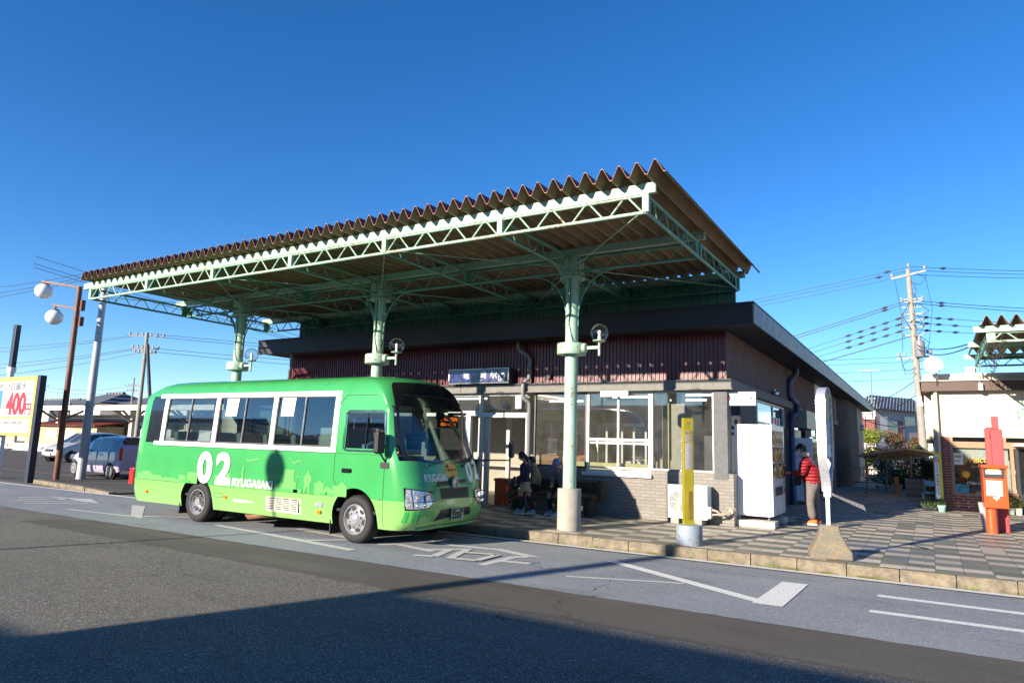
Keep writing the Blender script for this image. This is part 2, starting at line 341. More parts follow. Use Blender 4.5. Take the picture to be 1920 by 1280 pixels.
strk([(-.58, 8.97), (9, 8.85)], .13); strk([(-.60, 8.06), (9, 8.18)], .13)
rm.poly([(-1.61, 9.09, z+.003), (-1.66, 7.66, z+.003), (-1.36, 7.66, z+.003), (-1.32, 9.12, z+.003)])
strk([(-3.83, 9.09), (-1.62, 7.80)], .16); 
struct(rm, 'lane_markings', ['road_paint'], weld=False)
rm = MB()
strk([(-3.83, 7.70), (-2.95, 8.06), (-2.55, 8.20)], .07)
# worn lettering painted across the lane
rm.poly([(-7.16, 9.05, z), (-6.31, 8.86, z), (-5.53, 8.98, z), (-4.71, 8.72, z), (-4.96, 8.64, z), (-5.55, 8.84, z), (-6.3, 8.72, z)])
strk([(-7.19, 8.08), (-6.99, 8.30), (-6.17, 8.11)], .13); strk([(-6.36, 8.18), (-6.10, 8.44), (-5.9, 7.78), (-6.16, 7.67)], .13)
strk([(-6.09, 8.42), (-5.91, 8.64), (-5.65, 7.80), (-5.25, 7.87), (-5.28, 8.45), (-5.78, 8.30)], .12)
strk([(-5.04, 7.66), (-5.04, 8.50), (-4.88, 8.62)], .13); strk([(-4.98, 8.10), (-4.60, 8.17)], .13)
for a in ((-9.4, 8.5), (-9.0, 7.7)): strk([a, (a[0]+1.9, a[1]-.25)], .14)
strk([(-10.8, 7.9), (-8.3, 7.62), (-7.7, 8.3)], .13)
strk([(-14.9, 7.45), (-12.9, 7.64)], .09); rm.poly([(-12.98, 7.64, z), (-12.55, 7.60, z), (-14.55, 8.86, z), (-14.95, 8.80, z)]); strk([(-12.8, 7.75), (-12.0, 8.35), (-11.2, 8.6)], .12)
strk([(-18.14, 7.97), (-17.9, 8.45)], .12); strk([(-17.52, 7.67), (-17.39, 8.47), (-16.98, 8.4)], .12); strk([(-16.65, 7.46), (-15.78, 8.33)], .12); strk([(-17.02, 7.59), (-16.36, 8.38)], .12); strk([(-17.96, 8.55), (-16.8, 8.78)], .12)
rm.poly([(-16.9, 8.95, z), (-15.7, 8.5, z), (-16.4, 8.45, z), (-17.2, 8.6, z)])
struct(rm, 'lane_lettering', ['road_paint_worn'], weld=False)
rm = MB()
for x in (-26, -29, -32, -35, -38, -41, -44, -47): strk([(x, 13.2+(-26-x)*.0), (x-.3, 18.0)], .10, zz=.010); strk([(x-.35, 13.2), (x-.65, 18.0)], .10, zz=.010)
strk([(-60, 12.9), (-25.6, 12.9)], .12, zz=.012)
struct(rm, 'parking_bay_lines', 'lot_paint', weld=False)

# kerb stones: a real step, each stone a little out of line
kb = MB()
def kerb_run(x0, x1, y, h=.15, w=.17, L=.60, dy=0.0):
    x = x0
    while x < x1-.05:
        e = min(x+L, x1); j = rnd.uniform(-.006, .006); yy = y+dy*(x-x0)
        pr = [(yy+j, 0), (yy+j+.005, h-.03+j), (yy+j+.03, h+j*.5), (yy+w, h+j*.5), (yy+w, 0)]
        kb.prism(pr, x+.006, e-.006, 'x'); x = e
kerb_run(-16.6, 8, 10.13)
kb.box(-16.6, 8, 10.16, 10.28, 0, .118)
struct(kb, 'kerb', 'kerb_stone', weld=False)
struct(MB().box(-16.6, 12, 10.30, 13.62, -.05, .15).box(-3.3, 12, 13.621, 60, -.05, .15), 'pavement', 'pavement_tiles', weld=False)
kb = MB(); x = -22.6
kb.poly([(-22.62, 10.42, .11), (-19.0, 10.02, .11), (-17.7, 9.98, .04), (-17.3, 13.4, .02), (-22.6, 13.4, .02), (-22.8, 11, .05)])
struct(kb, 'traffic_island', 'asphalt_smooth', weld=False)
kb = MB()
for i in range(6):
    a = Vector((-22.62+i*.6, 10.36-i*.066, 0)); b = Vector((-22.62+(i+1)*.6-.012, 10.36-(i+1)*.066, 0)); kb.bar(a+Vector((0, .0, .055)), b+Vector((0, 0, .055)), .17, .13)
kb.bar((-19.0, 9.97, .05), (-17.8, 9.93, .0), .17, .12)
struct(kb, 'island_kerb', 'kerb_stone', weld=False)

# ------------------------------------------------------------------ bus stop canopy in front of the station
CX = [-3.04-2.275*i for i in range(7)]; YF, YM, YB = 8.30, 10.75, 13.38; ZB, ZT = 4.645, 4.885
cano = thing('platform_canopy', (-9.87, 10.75, .15), 'long pale green steel canopy with zigzag roof on three columns before the station', 'canopy')
def corrugated(name, x0, x1, y0, y1, zb, parent, pitch=.2445, hgt=.178, mats=('roof_red', 'roof_beige', 'roof_edge')):
    prof = []; x = x0
    while x < x1-1e-3:
        prof += [(x, 0), (x+pitch*.14, 0), (x+pitch*.5-.008, 1), (x+pitch*.5+.022, 1)]; x += pitch
    prof += [(x, 0), (x+.03, 0)]
    mb = MB(); t = .008; n = len(prof)
    for j, y in enumerate((y0, y1)):
        mb.v += [(p[0], y, zb+p[1]*hgt) for p in prof]+[(p[0], y, zb+p[1]*hgt+t) for p in prof]
    for i in range(n-1):
        mb.f += [(i, i+1, 2*n+i+1, 2*n+i), (n+i, 3*n+i, 3*n+i+1, n+i+1), (i, n+i, n+i+1, i+1), (2*n+i, 2*n+i+1, 3*n+i+1, 3*n+i)]; mb.m += [1, 0, 2, 2]
    return mb.build(name, mats, parent, weld=False)
corrugated('roof', -17.22+.2445*2.4, -2.80, 7.99, 13.72, 5.035, cano)
pl = MB()
for y, h in ((8.29, .13), (10.62, .12), (13.42, .12)):
    pl.box(-16.98, -2.90, y-.03, y+.03, 5.03-h, 5.03)
    pl.box(-16.98, -2.90, y-.03, y+.05, 5.03-h-.008, 5.03-h)
    x = -17.22+.13
    if y < 9:
        while x < -2.9:                      # filler tabs between sheet and purlin
            x += .2445
pl.build('purlins', 'canopy_paint', cano, weld=False)
def truss(mb, a, b, n, up=True, ch=.042, wb=.024, z0=ZB, z1=ZT):
    a, b = Vector(a), Vector(b)
    for z in (z0, z1): mb.tube([(a.x, a.y, z), (b.x, b.y, z)], ch*.62, 8)
    for i in range(n):
        p0 = a.lerp(b, (i+.08)/n); pm = a.lerp(b, (i+.5)/n); p1 = a.lerp(b, (i+.92)/n)
        mb.tube([(p0.x, p0.y, z0), (pm.x-(pm.x-p0.x)*.12, pm.y-(pm.y-p0.y)*.12, z1)], wb*.55, 6)
        mb.tube([(pm.x+(p1.x-pm.x)*.12, pm.y+(p1.y-pm.y)*.12, z1), (p1.x, p1.y, z0)], wb*.55, 6)
for nm, y in (('front_truss', YF), ('middle_truss', YM), ('rear_truss', YB)):
    mb = MB()
    for i in range(6): truss(mb, (CX[i], y, 0), (CX[i+1], y, 0), 4)
    for x in CX: mb.box(x-.012-.03, x+.012+.03, y-.035, y+.035, ZB, ZT)
    mb.build(nm, 'canopy_paint' if y == YF else 'canopy_paint_shaded', cano, smooth=50, weld=False)
for i, x in enumerate(CX):
    mb = MB(); truss(mb, (x, YF, 0), (x, YM, 0), 5); truss(mb, (x, YM, 0), (x, YB, 0), 5)
    for y in (YF+.09, YM-.08, YM+.08, YB-.09): mb.box(x-.006, x+.006, y-.07, y+.07, ZB-.01, ZT+.03)
    mb.build('cross_truss', 'canopy_paint_shaded', cano, smooth=50, weld=False)
mb = MB()
for i in range(6):
    if i % 2 == 0: mb.tube([(CX[i], YF, ZB+.05), (CX[i+1], YM, ZB+.07)], .008, 5); mb.tube([(CX[i], YB, ZB+.05), (CX[i+1], YM, ZB+.07)], .008, 5)
    else: mb.tube([(CX[i+1], YF, ZB+.05), (CX[i], YM, ZB+.07)], .008, 5); mb.tube([(CX[i+1], YB, ZB+.05), (CX[i], YM, ZB+.07)], .008, 5)
mb.build('bracing_rods', 'canopy_paint', cano, weld=False)
COLX = [CX[1], CX[3], CX[5]]
for x in COLX:
    mb = MB().cyl((x, YM, .80), (x, YM, 4.55), .114, n=28); mb.lathe([(.24, 4.50), (.24, 4.53), (.15, 4.56)], (x, YM, 0), 8)
    mb.obox((x, YM, 4.74), (.30, .30, .42), 0).obox((x, YM, 4.74), (.34, .20, .30), 0)
    col = mb.build('column', 'canopy_paint', cano, smooth=40, weld=False)
    mb = MB().lathe([(.11, 3.145), (.248, 3.145), (.256, 3.16), (.256, 3.325), (.248, 3.34), (.11, 3.34)], (x, YM, 0), 36); mb.build('collar', 'canopy_paint', col, smooth=40)
    MB().lathe([(.202, .14), (.202, .83), (.195, .84), (.0, .84)], (x, YM, 0), 32).build('footing', 'concrete', col, smooth=40)
    mb = MB()
    for ax in ((1, 0), (-1, 0), (0, 1), (0, -1)):
        pts = []
        for k in range(11):
            a = k/10*math.pi/2; rr = .114+.68*(1-math.cos(a)); zz = 3.80+.82*math.sin(a); pts.append((x+ax[0]*rr, YM+ax[1]*rr, zz))
        pts.insert(0, (x+ax[0]*.12, YM+ax[1]*.12, 3.66)); mb.tube(pts, .014, 6)
        cc = .135+.15; ring = []
        for k in range(12):
            a = math.pi-k/11*math.pi*1.25; ring.append((x+ax[0]*(cc+.135*math.cos(a)), YM+ax[1]*(cc+.135*math.cos(a)), 4.44+.135*math.sin(a)))
        ring.insert(0, (x+ax[0]*.15, YM+ax[1]*.15, 4.15)); mb.tube(ring, .011, 6)
    mb.build('scroll_bracket', 'canopy_paint_shaded', col, smooth=50, weld=False)
    mb = MB().tube([(x+.02, YM-.122, 4.5), (x+.03, YM-.120, 3.9), (x+.0, YM-.124, 3.7), (x+.06, YM-.11, 3.42), (x+.09, YM-.12, 3.35)], .007, 5)
    mb.build('cable', 'black', col, weld=False)

def globe_lamp(x, label):
    t = thing('globe_lamp', (x+.28, YM-.04, 3.25), label, 'lamp', 'clear globe lamps on the canopy columns')
    mb = MB(); mb.lathe([(.03, 0), (.085, 0), (.085, .055), (.07, .07), (.0, .07)], (x+.24, YM-.04, 3.25), 18, 'x')
    mb.bar((x+.30, YM-.04, 3.25), (x+.55, YM-.04, 3.25), .045, .05); mb.cyl((x+.55, YM-.04, 3.10), (x+.55, YM-.04, 3.36), .022)
    mb.lathe([(.022, 3.33), (.11, 3.355), (.115, 3.37), (.0, 3.372)], (x+.55, YM-.04, 0), 20)
    mb.build('arm', 'canopy_paint', t, smooth=40, weld=False)
    MB().lathe([(.03, 3.37), (.028, 3.44), (.018, 3.46), (.03, 3.49), (.034, 3.515), (.02, 3.545), (.001, 3.55)], (x+.55, YM-.04, 0), 14).build('bulb', 'white', t, smooth=50)
    MB().ball((x+.55, YM-.04, 3.50), .162, 22).build('globe', 'glass_globe', t, smooth=180)
m = bpy.data.materials.new('glass_globe'); m.use_nodes = True; nt = m.node_tree; nt.nodes.clear(); MATS['glass_globe'] = m
o_ = nt.nodes.new('ShaderNodeOutputMaterial'); t_ = nt.nodes.new('ShaderNodeBsdfTransparent'); g_ = nt.nodes.new('ShaderNodeBsdfGlossy'); g_.inputs['Roughness'].default_value = .03
lw = nt.nodes.new('ShaderNodeLayerWeight'); lw.inputs[0].default_value = .22; pw = nt.nodes.new('ShaderNodeMath'); pw.operation = 'MULTIPLY_ADD'; pw.inputs[1].default_value = .5; pw.inputs[2].default_value = .05
mx = nt.nodes.new('ShaderNodeMixShader'); t_.inputs[0].default_value = (.93, .92, .90, 1)
nt.links.new(lw.outputs['Fresnel'], pw.inputs[0]); nt.links.new(pw.outputs[0], mx.inputs[0]); nt.links.new(t_.outputs[0], mx.inputs[1]); nt.links.new(g_.outputs[0], mx.inputs[2]); nt.links.new(mx.outputs[0], o_.inputs[0])
globe_lamp(COLX[0], 'clear globe lamp on the right, nearest canopy column'); globe_lamp(COLX[1], 'clear globe lamp on the middle canopy column above the bus cab'); globe_lamp(COLX[2], 'clear globe lamp on the leftmost canopy column')

# ------------------------------------------------------------------ station building
st = thing('station_building', (-9.5, 20, .15), 'low station building with burgundy ribbed cladding, dark flat eaves and a brick base', 'station')
XR, XL, Y0, YE = -3.29, -15.7, 13.5, 42.0
def ribs(a, b, z0, z1, pitch, dep, nrm):
    """vertical rib cladding between plan points a and b"""
    a, b = Vector(a), Vector(b); L = (b-a).length; n = int(L/pitch); d = (b-a)/n; nn = Vector(nrm)*dep; mb = MB(); q = []
    for i in range(n):
        p = a+d*i; q += [p, p+d*.45, p+d*.55+nn, p+d*.9+nn]
    q.append(b)
    for p in q: mb.v += [(p.x, p.y, z0), (p.x, p.y, z1)]
    mb.f = [(2*i, 2*i+2, 2*i+3, 2*i+1) for i in range(len(q)-1)]; mb.m = [0]*len(mb.f); return mb
ribs((XL, Y0-.02), (XR, Y0-.02), 2.92, 3.95, .085, .022, (0, -1)).build('front_cladding', 'burgundy', st, weld=False)
ribs((XR+.0, Y0-.02), (XR, 31.2), 2.86, 4.1, .11, .018, (1, 0)).build('side_cladding', 'side_brown', st, weld=False)
ribs((-15.4, 13.46), (-3.09, 13.46), 4.15, 4.95, .10, .02, (0, -1)).build('parapet_sheeting', 'green_sheet', st, weld=False)
MB().box(XL, XR-.02, Y0+.05, Y0+.20, 2.80, 3.95).box(XR-.2, XR-.03, Y0+.2, YE, 2.86, 4.1).box(XL, XL+.15, Y0+.2, 40, .15, 3.95).box(-15.35, -3.15, 13.52, 13.60, 4.1, 4.93).build('upper_wall', 'side_brown', st, weld=False)
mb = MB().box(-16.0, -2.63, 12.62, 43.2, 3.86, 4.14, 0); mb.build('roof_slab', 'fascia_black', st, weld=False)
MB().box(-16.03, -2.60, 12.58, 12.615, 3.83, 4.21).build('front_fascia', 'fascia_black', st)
m, g = base_mat('fascia_metal', .28, .12, (.30, .28, .23)); p = g.pos(); n = g.noise(g.scale(p, (1, .8, 1.5)), 2.4, 3, .55); g.bump(n, .8, .05)
g.l.new(g.ramp(g.noise(g.scale(p, (1, 1, .25)), 6, 5, .7), .35, .75, (.26, .225, .16, 1), (.12, .10, .07, 1)), g.b.inputs['Base Color']); g.l.new(g.math('MULTIPLY_ADD', g.noise(p, 9, 4), .35, .30), g.b.inputs['Roughness'])
mb = MB(); y = 12.585
while y < 43:
    mb.box(-2.60, -2.575, y, min(y+1.82, 43.2), 3.84, 4.20, 0); y += 1.83
mb.build('side_fascia', 'fascia_metal', st)
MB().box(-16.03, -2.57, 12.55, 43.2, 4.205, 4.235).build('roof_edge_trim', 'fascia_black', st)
# concrete ledge, in lengths
mb = MB()
for a, b in ((XL-.08, -9.55), (-9.54, -6.5), (-6.49, XR+.10)): mb.box(a, b, 13.36, 13.62, 2.735, 2.925)
mb.box(XL-.08, XR+.13, 13.33, 13.40, 2.715, 2.737)
mb.box(XR-.05, XR+.10, 13.621, 20.35, 2.735, 2.925); mb.box(XR-.05, XR+.06, 21.3, 31.9, 2.70, 2.86)
mb.build('ledge', 'ledge_grey', st, bevel=.006)
MB().box(-3.56, XR-.002, 13.44, 13.75, 1.0, 2.715).build('corner_pillar', 'pillar_grey', st, bevel=.008)
MB().box(XL, -13.0, 13.45, 13.70, .15, 1.10).build('brick_base', 'brick_beige', st, weld=False)
mb = MB().box(-7.62, -6.30, 13.45, 13.70, .15, 1.10); mb.box(-6.30, -4.84, 13.45, 13.70, .15, .96); mb.box(-4.84, -3.20, 13.45, 13.70, .15, 1.12).box(-3.45, -3.20, 13.70, 14.6, .15, 1.12)
mb.build('brick_base', 'brick_beige', st, weld=False)
MB().box(-6.34, -4.80, 13.38, 13.60, .96, 1.03).build('window_sill', 'alu_white', st, bevel=.004)
def window(x0, x1, z0, z1, cols, rows, y=13.52, fr='alu_white', w=.05, d=.06, parent=st, name='window', glass='glass_building'):
    """cols, rows: positions of mullions as fractions"""
    mb = MB(); mb.box(x0, x0+w, y-d/2, y+d/2, z0, z1).box(x1-w, x1, y-d/2, y+d/2, z0, z1).box(x0+w, x1-w, y-d/2, y+d/2, z1-w, z1).box(x0+w, x1-w, y-d/2, y+d/2, z0, z0+w)
    for c in cols: mb.box(c-w*.4, c+w*.4, y-d/2+.004, y+d/2-.004, z0+w, z1-w)
    for r_ in rows: mb.box(x0+w, x1-w, y-d/2+.002, y+d/2-.002, r_-w*.5, r_+w*.5)
    f = mb.build(name, fr, parent); MB().quad((x0+w, y+.005, z0+w), (x1-w, y+.005, z0+w), (x1-w, y+.005, z1-w), (x0+w, y+.005, z1-w)).build('pane', glass, f, weld=False); return f
window(-6.28, -4.84, 1.03, 2.715, [-5.56], [1.71], w=.055)
window(-7.58, -6.285, 1.10, 2.715, [], [], fr='alu_dark', w=.035)
window(-4.835, -3.56, 1.12, 2.715, [], [], fr='alu_grey', w=.035)
# opening window leaf inside the white window
MB().box(-6.2, -4.9, 13.50, 13.53, 1.11, 1.15).box(-6.2, -4.9, 13.50, 13.53, 1.62, 1.66).box(-5.58, -5.54, 13.50, 13.53, 1.15, 1.62).build('sliding_sash', 'alu_white', st, weld=False)
# entrance: posts, head, transom panes, sliding doors
mb = MB().box(-9.06, -8.98, 13.46, 13.56, .15, 2.715).box(-9.98, -9.0, 13.47, 13.55, 2.20, 2.31).box(-9.42, -9.30, 13.46, 13.56, .15, 2.20).box(-8.98, -7.72, 13.45, 13.57, 2.16, 2.27).box(-7.78, -7.70, 13.46, 13.56, .15, 2.16)
mb.box(-12.9, -12.82, 13.46, 13.56, .15, 2.715).box(-11.0, -10.92, 13.46, 13.56, .15, 2.715).box(-12.82, -9.42, 13.47, 13.55, 2.18, 2.26).box(-8.95, -8.84, 13.57, 13.65, .15, 2.16).box(-12.82, -9.42, 13.47, 13.55, .15, .25).box(-12.82, -7.72, 13.47, 13.55, 2.66, 2.715)
mb.build('entrance_frame', 'alu_white', st, weld=False)
MB().quad((-12.82, 13.51, 2.31), (-7.72, 13.51, 2.31), (-7.72, 13.51, 2.66), (-12.82, 13.51, 2.66)).quad((-12.82, 13.515, .25), (-9.42, 13.515, .25), (-9.42, 13.515, 2.18), (-12.82, 13.515, 2.18)).build('entrance_glass', 'glass_building', st, weld=False)
MB().box(-8.03, -7.88, 13.40, 13.45, 2.36, 2.64).build('notice_board', 'white', st)
MB().box(-5.90, -5.28, 13.33, 13.40, 2.60, 2.72).build('lamp_box', 'white', st, bevel=.006)
mb = MB().tube([(-7.9, 13.25, 3.86), (-7.9, 13.25, 3.72), (-7.86, 13.27, 3.66), (-7.70, 13.36, 3.55), (-7.66, 13.38, 3.47), (-7.66, 13.38, 3.08)], .048, 14)
d1 = mb.build('drainpipe', 'pipe_grey', st, smooth=50, weld=False)
MB().tube([(-7.66, 13.36, 3.10), (-7.66, 13.34, 3.02), (-7.74, 13.30, 2.95), (-7.77, 13.28, 2.88), (-7.77, 13.28, 2.66), (-7.75, 13.32, 2.58), (-7.68, 13.38, 2.52), (-7.66, 13.40, 2.46), (-7.66, 13.40, .16)], .048, 14).cyl((-7.77, 13.28, 2.80), (-7.77, 13.28, 2.84), .056).build('drainpipe', 'pipe_grey', st, smooth=50, weld=False)
MB().tube([(-15.0, 12.9, 3.86), (-15.0, 12.9, 3.55), (-15.05, 12.95, 3.50), (-15.5, 13.3, 3.36), (-15.62, 13.38, 3.2), (-15.62, 13.38, .2)], .045, 12).build('drainpipe', 'pipe_grey', st, smooth=50, weld=False)
# side elevation
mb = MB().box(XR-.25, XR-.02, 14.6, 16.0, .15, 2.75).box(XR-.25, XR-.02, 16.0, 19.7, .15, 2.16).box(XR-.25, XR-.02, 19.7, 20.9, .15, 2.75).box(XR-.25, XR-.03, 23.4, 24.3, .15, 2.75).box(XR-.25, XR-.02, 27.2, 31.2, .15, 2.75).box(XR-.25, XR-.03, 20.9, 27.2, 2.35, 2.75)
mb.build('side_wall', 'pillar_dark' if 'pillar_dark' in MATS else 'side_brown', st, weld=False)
def swindow(y0, y1, z0, z1, muls, fr='alu_white', x=XR-.02, w=.05):
    mb = MB().box(x-.03, x+.03, y0, y0+w, z0, z1).box(x-.03, x+.03, y1-w, y1, z0, z1).box(x-.03, x+.03, y0+w, y1-w, z1-w, z1).box(x-.03, x+.03, y0+w, y1-w, z0, z0+w)
    for c in muls: mb.box(x-.025, x+.025, c-w/2, c+w/2, z0+w, z1-w)
    f = mb.build('window', fr, st, weld=False); MB().quad((x, y0+w, z0+w), (x, y1-w, z0+w), (x, y1-w, z1-w), (x, y0+w, z1-w)).build('pane', 'glass_building', f, weld=False)
swindow(16.1, 19.5, 2.18, 2.72, [18.0]); swindow(24.4, 27.0, 2.05, 2.62, [25.7]); swindow(22.6, 23.2, 1.2, 1.9, [])
mb = MB().box(XR-.06, XR, 20.95, 22.3, .15, 2.2).build('side_door', 'alu_grey', st)
mb = MB().box(XR-.9, XR-.85, 24.4, 27.1, .15, 2.0).box(XR-.06, XR+.0, 24.35, 24.42, .15, 2.02).box(XR-.06, XR+.0, 27.0, 27.08, .15, 2.02); mb.build('side_entrance', 'alu_dark', st, weld=False)
MB().box(XR+.0, XR+.42, 20.6, 20.62, 2.22, 2.72).box(XR+.40, XR+.42, 20.62, 22.6, 2.22, 2.72).box(XR, XR+.42, 22.6, 22.62, 2.22, 2.72).box(XR, XR+.40, 20.62, 22.6, 2.70, 2.72).build('vent_hood', 'hood_metal' if 'hood_metal' in MATS else 'fascia_metal', st, weld=False)
MB().tube([(-3.05, 20.15, 3.95), (-3.05, 20.15, 3.72), (-3.10, 20.1, 3.64), (-3.20, 20.05, 3.50), (-3.22, 20.05, 3.40), (-3.22, 20.05, 3.10), (-3.18, 20.3, 2.98), (-3.12, 20.55, 2.92), (-3.10, 20.6, 2.80), (-3.12, 20.5, 2.62), (-3.18, 20.2, 2.52), (-3.20, 20.1, 2.40), (-3.20, 20.1, .15)], .078, 14).build('drainpipe', 'pipe_blue', st, smooth=50, weld=False)
# curved brick bay, plain end wall
mb = MB(); pr = []
for k in range(13):
    a = -math.pi/2+k/12*math.pi/2; pr.append((XR-1.6+1.95*math.cos(a), 34.0+3.0*math.sin(a)))
poly = [(XR-.3, 31.2)]+pr[3:]+[(XR+.35, 37.5), (XR-.3, 37.5)]
mb.prism(poly, .15, 4.05, 'z'); mb.build('brick_bay', 'brick_dark', st, weld=False)
mat('plaster_beige', (.42, .36, .28), .9, 0, .1, 3, bump=.2)
MB().box(XR-.3, XR+.25, 37.5, YE, .15, 4.05).build('end_wall', 'plaster_beige', st)
MB().box(XR+.252, XR+.30, 38.6, 40.2, .4, 2.6).build('electric_cabinet', 'plaster_beige', st, bevel=.01)
MB().lathe([(.06, 0), (.16, .0), (.17, .12), (.1, .2), (.0, .21)], (XR+.25, 40.5, 2.9), 14, 'x').build('vent_cap', 'steel', st, smooth=40)
# interior
MB().box(XL+.16, XR-.26, 13.72, 22.0, .13, .155).build('floor_inside', 'inner_floor', st)
MB().box(XL+.16, XR-.26, 13.72, 22.0, 2.76, 2.80).build('ceiling_inside', 'inner_ceiling', st)
MB().box(XL+.16, XR-.26, 17.5, 17.6, .155, 2.76).box(-7.4, -7.32, 15.9, 17.5, .155, 2.76).build('partition_wall', 'inner_wall', st)
mb = MB()
for x in (-7.0, -6.75, -6.35, -6.05, -5.75): mb.box(x, x+.05, 15.6, 15.66, .155, 2.1)
mb.box(-7.05, -5.6, 15.6, 15.66, 2.06, 2.12).box(-9.6, -9.5, 15.6, 15.7, .155, 2.4)
mb.build('gate_posts', 'alu_white', st, weld=False)
MB().box(-7.1, -5.2, 14.6, 14.7, 1.02, 1.2).build('counter_rail', 'wood_light' if 'wood_light' in MATS else 'olive_yellow', st)
MB().box(-4.76, -4.62, 13.95, 14.05, .2, 2.7).build('post', 'olive_yellow', st)
MB().box(-4.58, -4.30, 14.0, 14.1, .2, 2.7).build('post', 'inner_ceiling', st)
MB().box(-4.35, -3.72, 14.25, 14.7, .2, 1.85).build('display_cabinet', 'alu_dark', st, bevel=.01)
MB().box(-9.6, -8.0, 17.44, 17.47, .9, 1.9).build('notice_panel', 'wood_panel', st); MB().box(-5.0, -3.6, 17.44, 17.47, .6, 2.0).build('notice_panel', 'wood_panel', st)
MB().box(-6.9, -6.4, 17.2, 17.45, .16, 1.2).box(-6.2, -5.3, 17.1, 17.4, .16, .9).build('ticket_machine', 'alu_grey', st, bevel=.01)
mat('poster_red', (.35, .10, .05), .7, 0, .5, 14); mat('poster_green', (.08, .22, .10), .7, 0, .5, 10)
mb = MB()
for x, z, w, h, mi in [(rnd.uniform(-9.6, -3.8), rnd.uniform(.9, 1.8), rnd.choice((.21, .3)), rnd.choice((.3, .42)), rnd.choice((0, 0, 0, 1, 2))) for _ in range(16)]+list(((-6.8, 1.4, .3, .4, 0), (-6.4, 1.5, .22, .32, 0), (-5.1, 1.4, .35, .5, 1), (-4.6, 1.5, .3, .3, 0), (-4.4, 1.9, .4, .28, 2), (-3.9, 1.3, .3, .45, 0), (-9.3, 1.3, .3, .45, 0), (-8.8, 1.6, .35, .3, 0), (-8.3, 1.2, .3, .4, 1), (-8.8, 1.1, .3, .3, 0))):
    k_ = len(mb.f)*.0004; mb.box(x, x+w, 17.42-k_, 17.425-k_, z, z+h, mi)
mb.build('posters', ['paper', 'poster_red', 'poster_green'], st)
mb = MB()
for x, y in ((-5.9, 15.2), (-5.0, 16.4), (-4.3, 14.9), (-8.3, 16.5), (-10.5, 15.2)): mb.box(x-.5, x+.5, y-.02, y+.02, 2.71, 2.75)
mb.build('fluorescent_tubes', 'lamp_tube', st, weld=False)
# things fixed to the station
mat('sign_navy', (.018, .022, .13), .25, 0, .08, 3, coat=.6); mat('sign_grey_letter', (.62, .64, .66), .5, 0, .02)
sg = thing('station_sign', (-8.94, 13.2, 2.93), 'navy station name board with white frame above the entrance', 'sign')
MB().box(-9.79, -8.10, 13.21, 13.46, 2.95, 3.27).build('sign_box', 'alu_dark', sg)
MB().box(-9.79, -8.10, 13.18, 13.208, 2.93, 2.965).box(-9.79, -8.10, 13.18, 13.208, 3.255, 3.28).box(-9.79, -9.765, 13.18, 13.208, 2.965, 3.255).box(-8.125, -8.10, 13.18, 13.208, 2.965, 3.255).build('frame', 'white', sg)
MB().box(-9.765, -8.125, 13.195, 13.207, 2.965, 3.255).build('face', 'sign_navy', sg)
mb = MB()
for ch, x in zip('竜ヶ崎駅', (-9.28, -9.04, -8.80, -8.51)): mb.merge(text_on(ch, .18 if ch != 'ヶ' else .15, (x, 13.192, 3.045), (1, 0, 0), (0, 0, 1), .012))
mb.merge(text_on('関東鉄道', .045, (-9.60, 13.192, 3.185), (1, 0, 0), (0, 0, 1), .01, shear=.3)); mb.merge(text_on('Ryūgasaki  Station', .042, (-8.95, 13.192, 2.99), (1, 0, 0), (0, 0, 1), .01))
x = -8.27
mb.box(x-.11, x+.11, 13.188, 13.193, 3.225, 3.235).box(x-.11, x-.10, 13.188, 13.193, 2.985, 3.225).box(x+.10, x+.11, 13.188, 13.193, 2.985, 3.225).box(x-.11, x+.11, 13.188, 13.193, 2.975, 2.985)
mb.box(x-.075, x-.06, 13.188, 13.193, 3.06, 3.21).box(x+.06, x+.075, 13.188, 13.193, 3.06, 3.21).box(x-.06, x+.06, 13.188, 13.193, 3.195, 3.21).box(x-.04, x+.04, 13.188, 13.193, 3.13, 3.17)
mb.bar((x-.07, 13.19, 2.99), (x-.03, 13.19, 3.05), .02, .004, up=(0, 1, 0)).bar((x+.07, 13.19, 2.99), (x+.03, 13.19, 3.05), .02, .004, up=(0, 1, 0)); mb.box(x-.05, x+.05, 13.188, 13.193, 3.01, 3.02)
mb.build('lettering', 'sign_grey_letter', sg, weld=False)

mb = MB()
for cx_, n_ in ((-4.55, 40), (-1.9, 25), (.35, 20), (-7.2, 15), (-.6, 12)):
    for k in range(n_):
        x = cx_+rnd.gauss(0, .05); y = 10.11+rnd.uniform(-.02, .015); a = rnd.uniform(-1.2, 1.2); l = rnd.uniform(.03, .08); w = .003
        mb.add([(x-w, y, .012), (x+w, y, .012), (x+l*math.sin(a), y-l*.4*rnd.random(), .012+l*math.cos(a))], [(0, 1, 2)])
mat('weed', (.20, .26, .05), .7); o = mb.build('weeds', 'weed', weld=False, loc=(0, 0, 0)); o['kind'] = 'stuff'
mb = MB()
for k in range(60):
    x = rnd.uniform(-5.5, 3); y = rnd.uniform(10.4, 13.2); a = rnd.uniform(0, 6.28); l = rnd.uniform(.012, .03); z_ = .153+rnd.uniform(0, .01)
    mb.add([(x, y, .152), (x+l*math.cos(a), y+l*math.sin(a), z_), (x+l*1.6*math.cos(a+.4), y+l*1.6*math.sin(a+.4), .154), (x+l*.7*math.cos(a+.8), y+l*.7*math.sin(a+.8), z_+.004)], [(0, 1, 2, 3)])
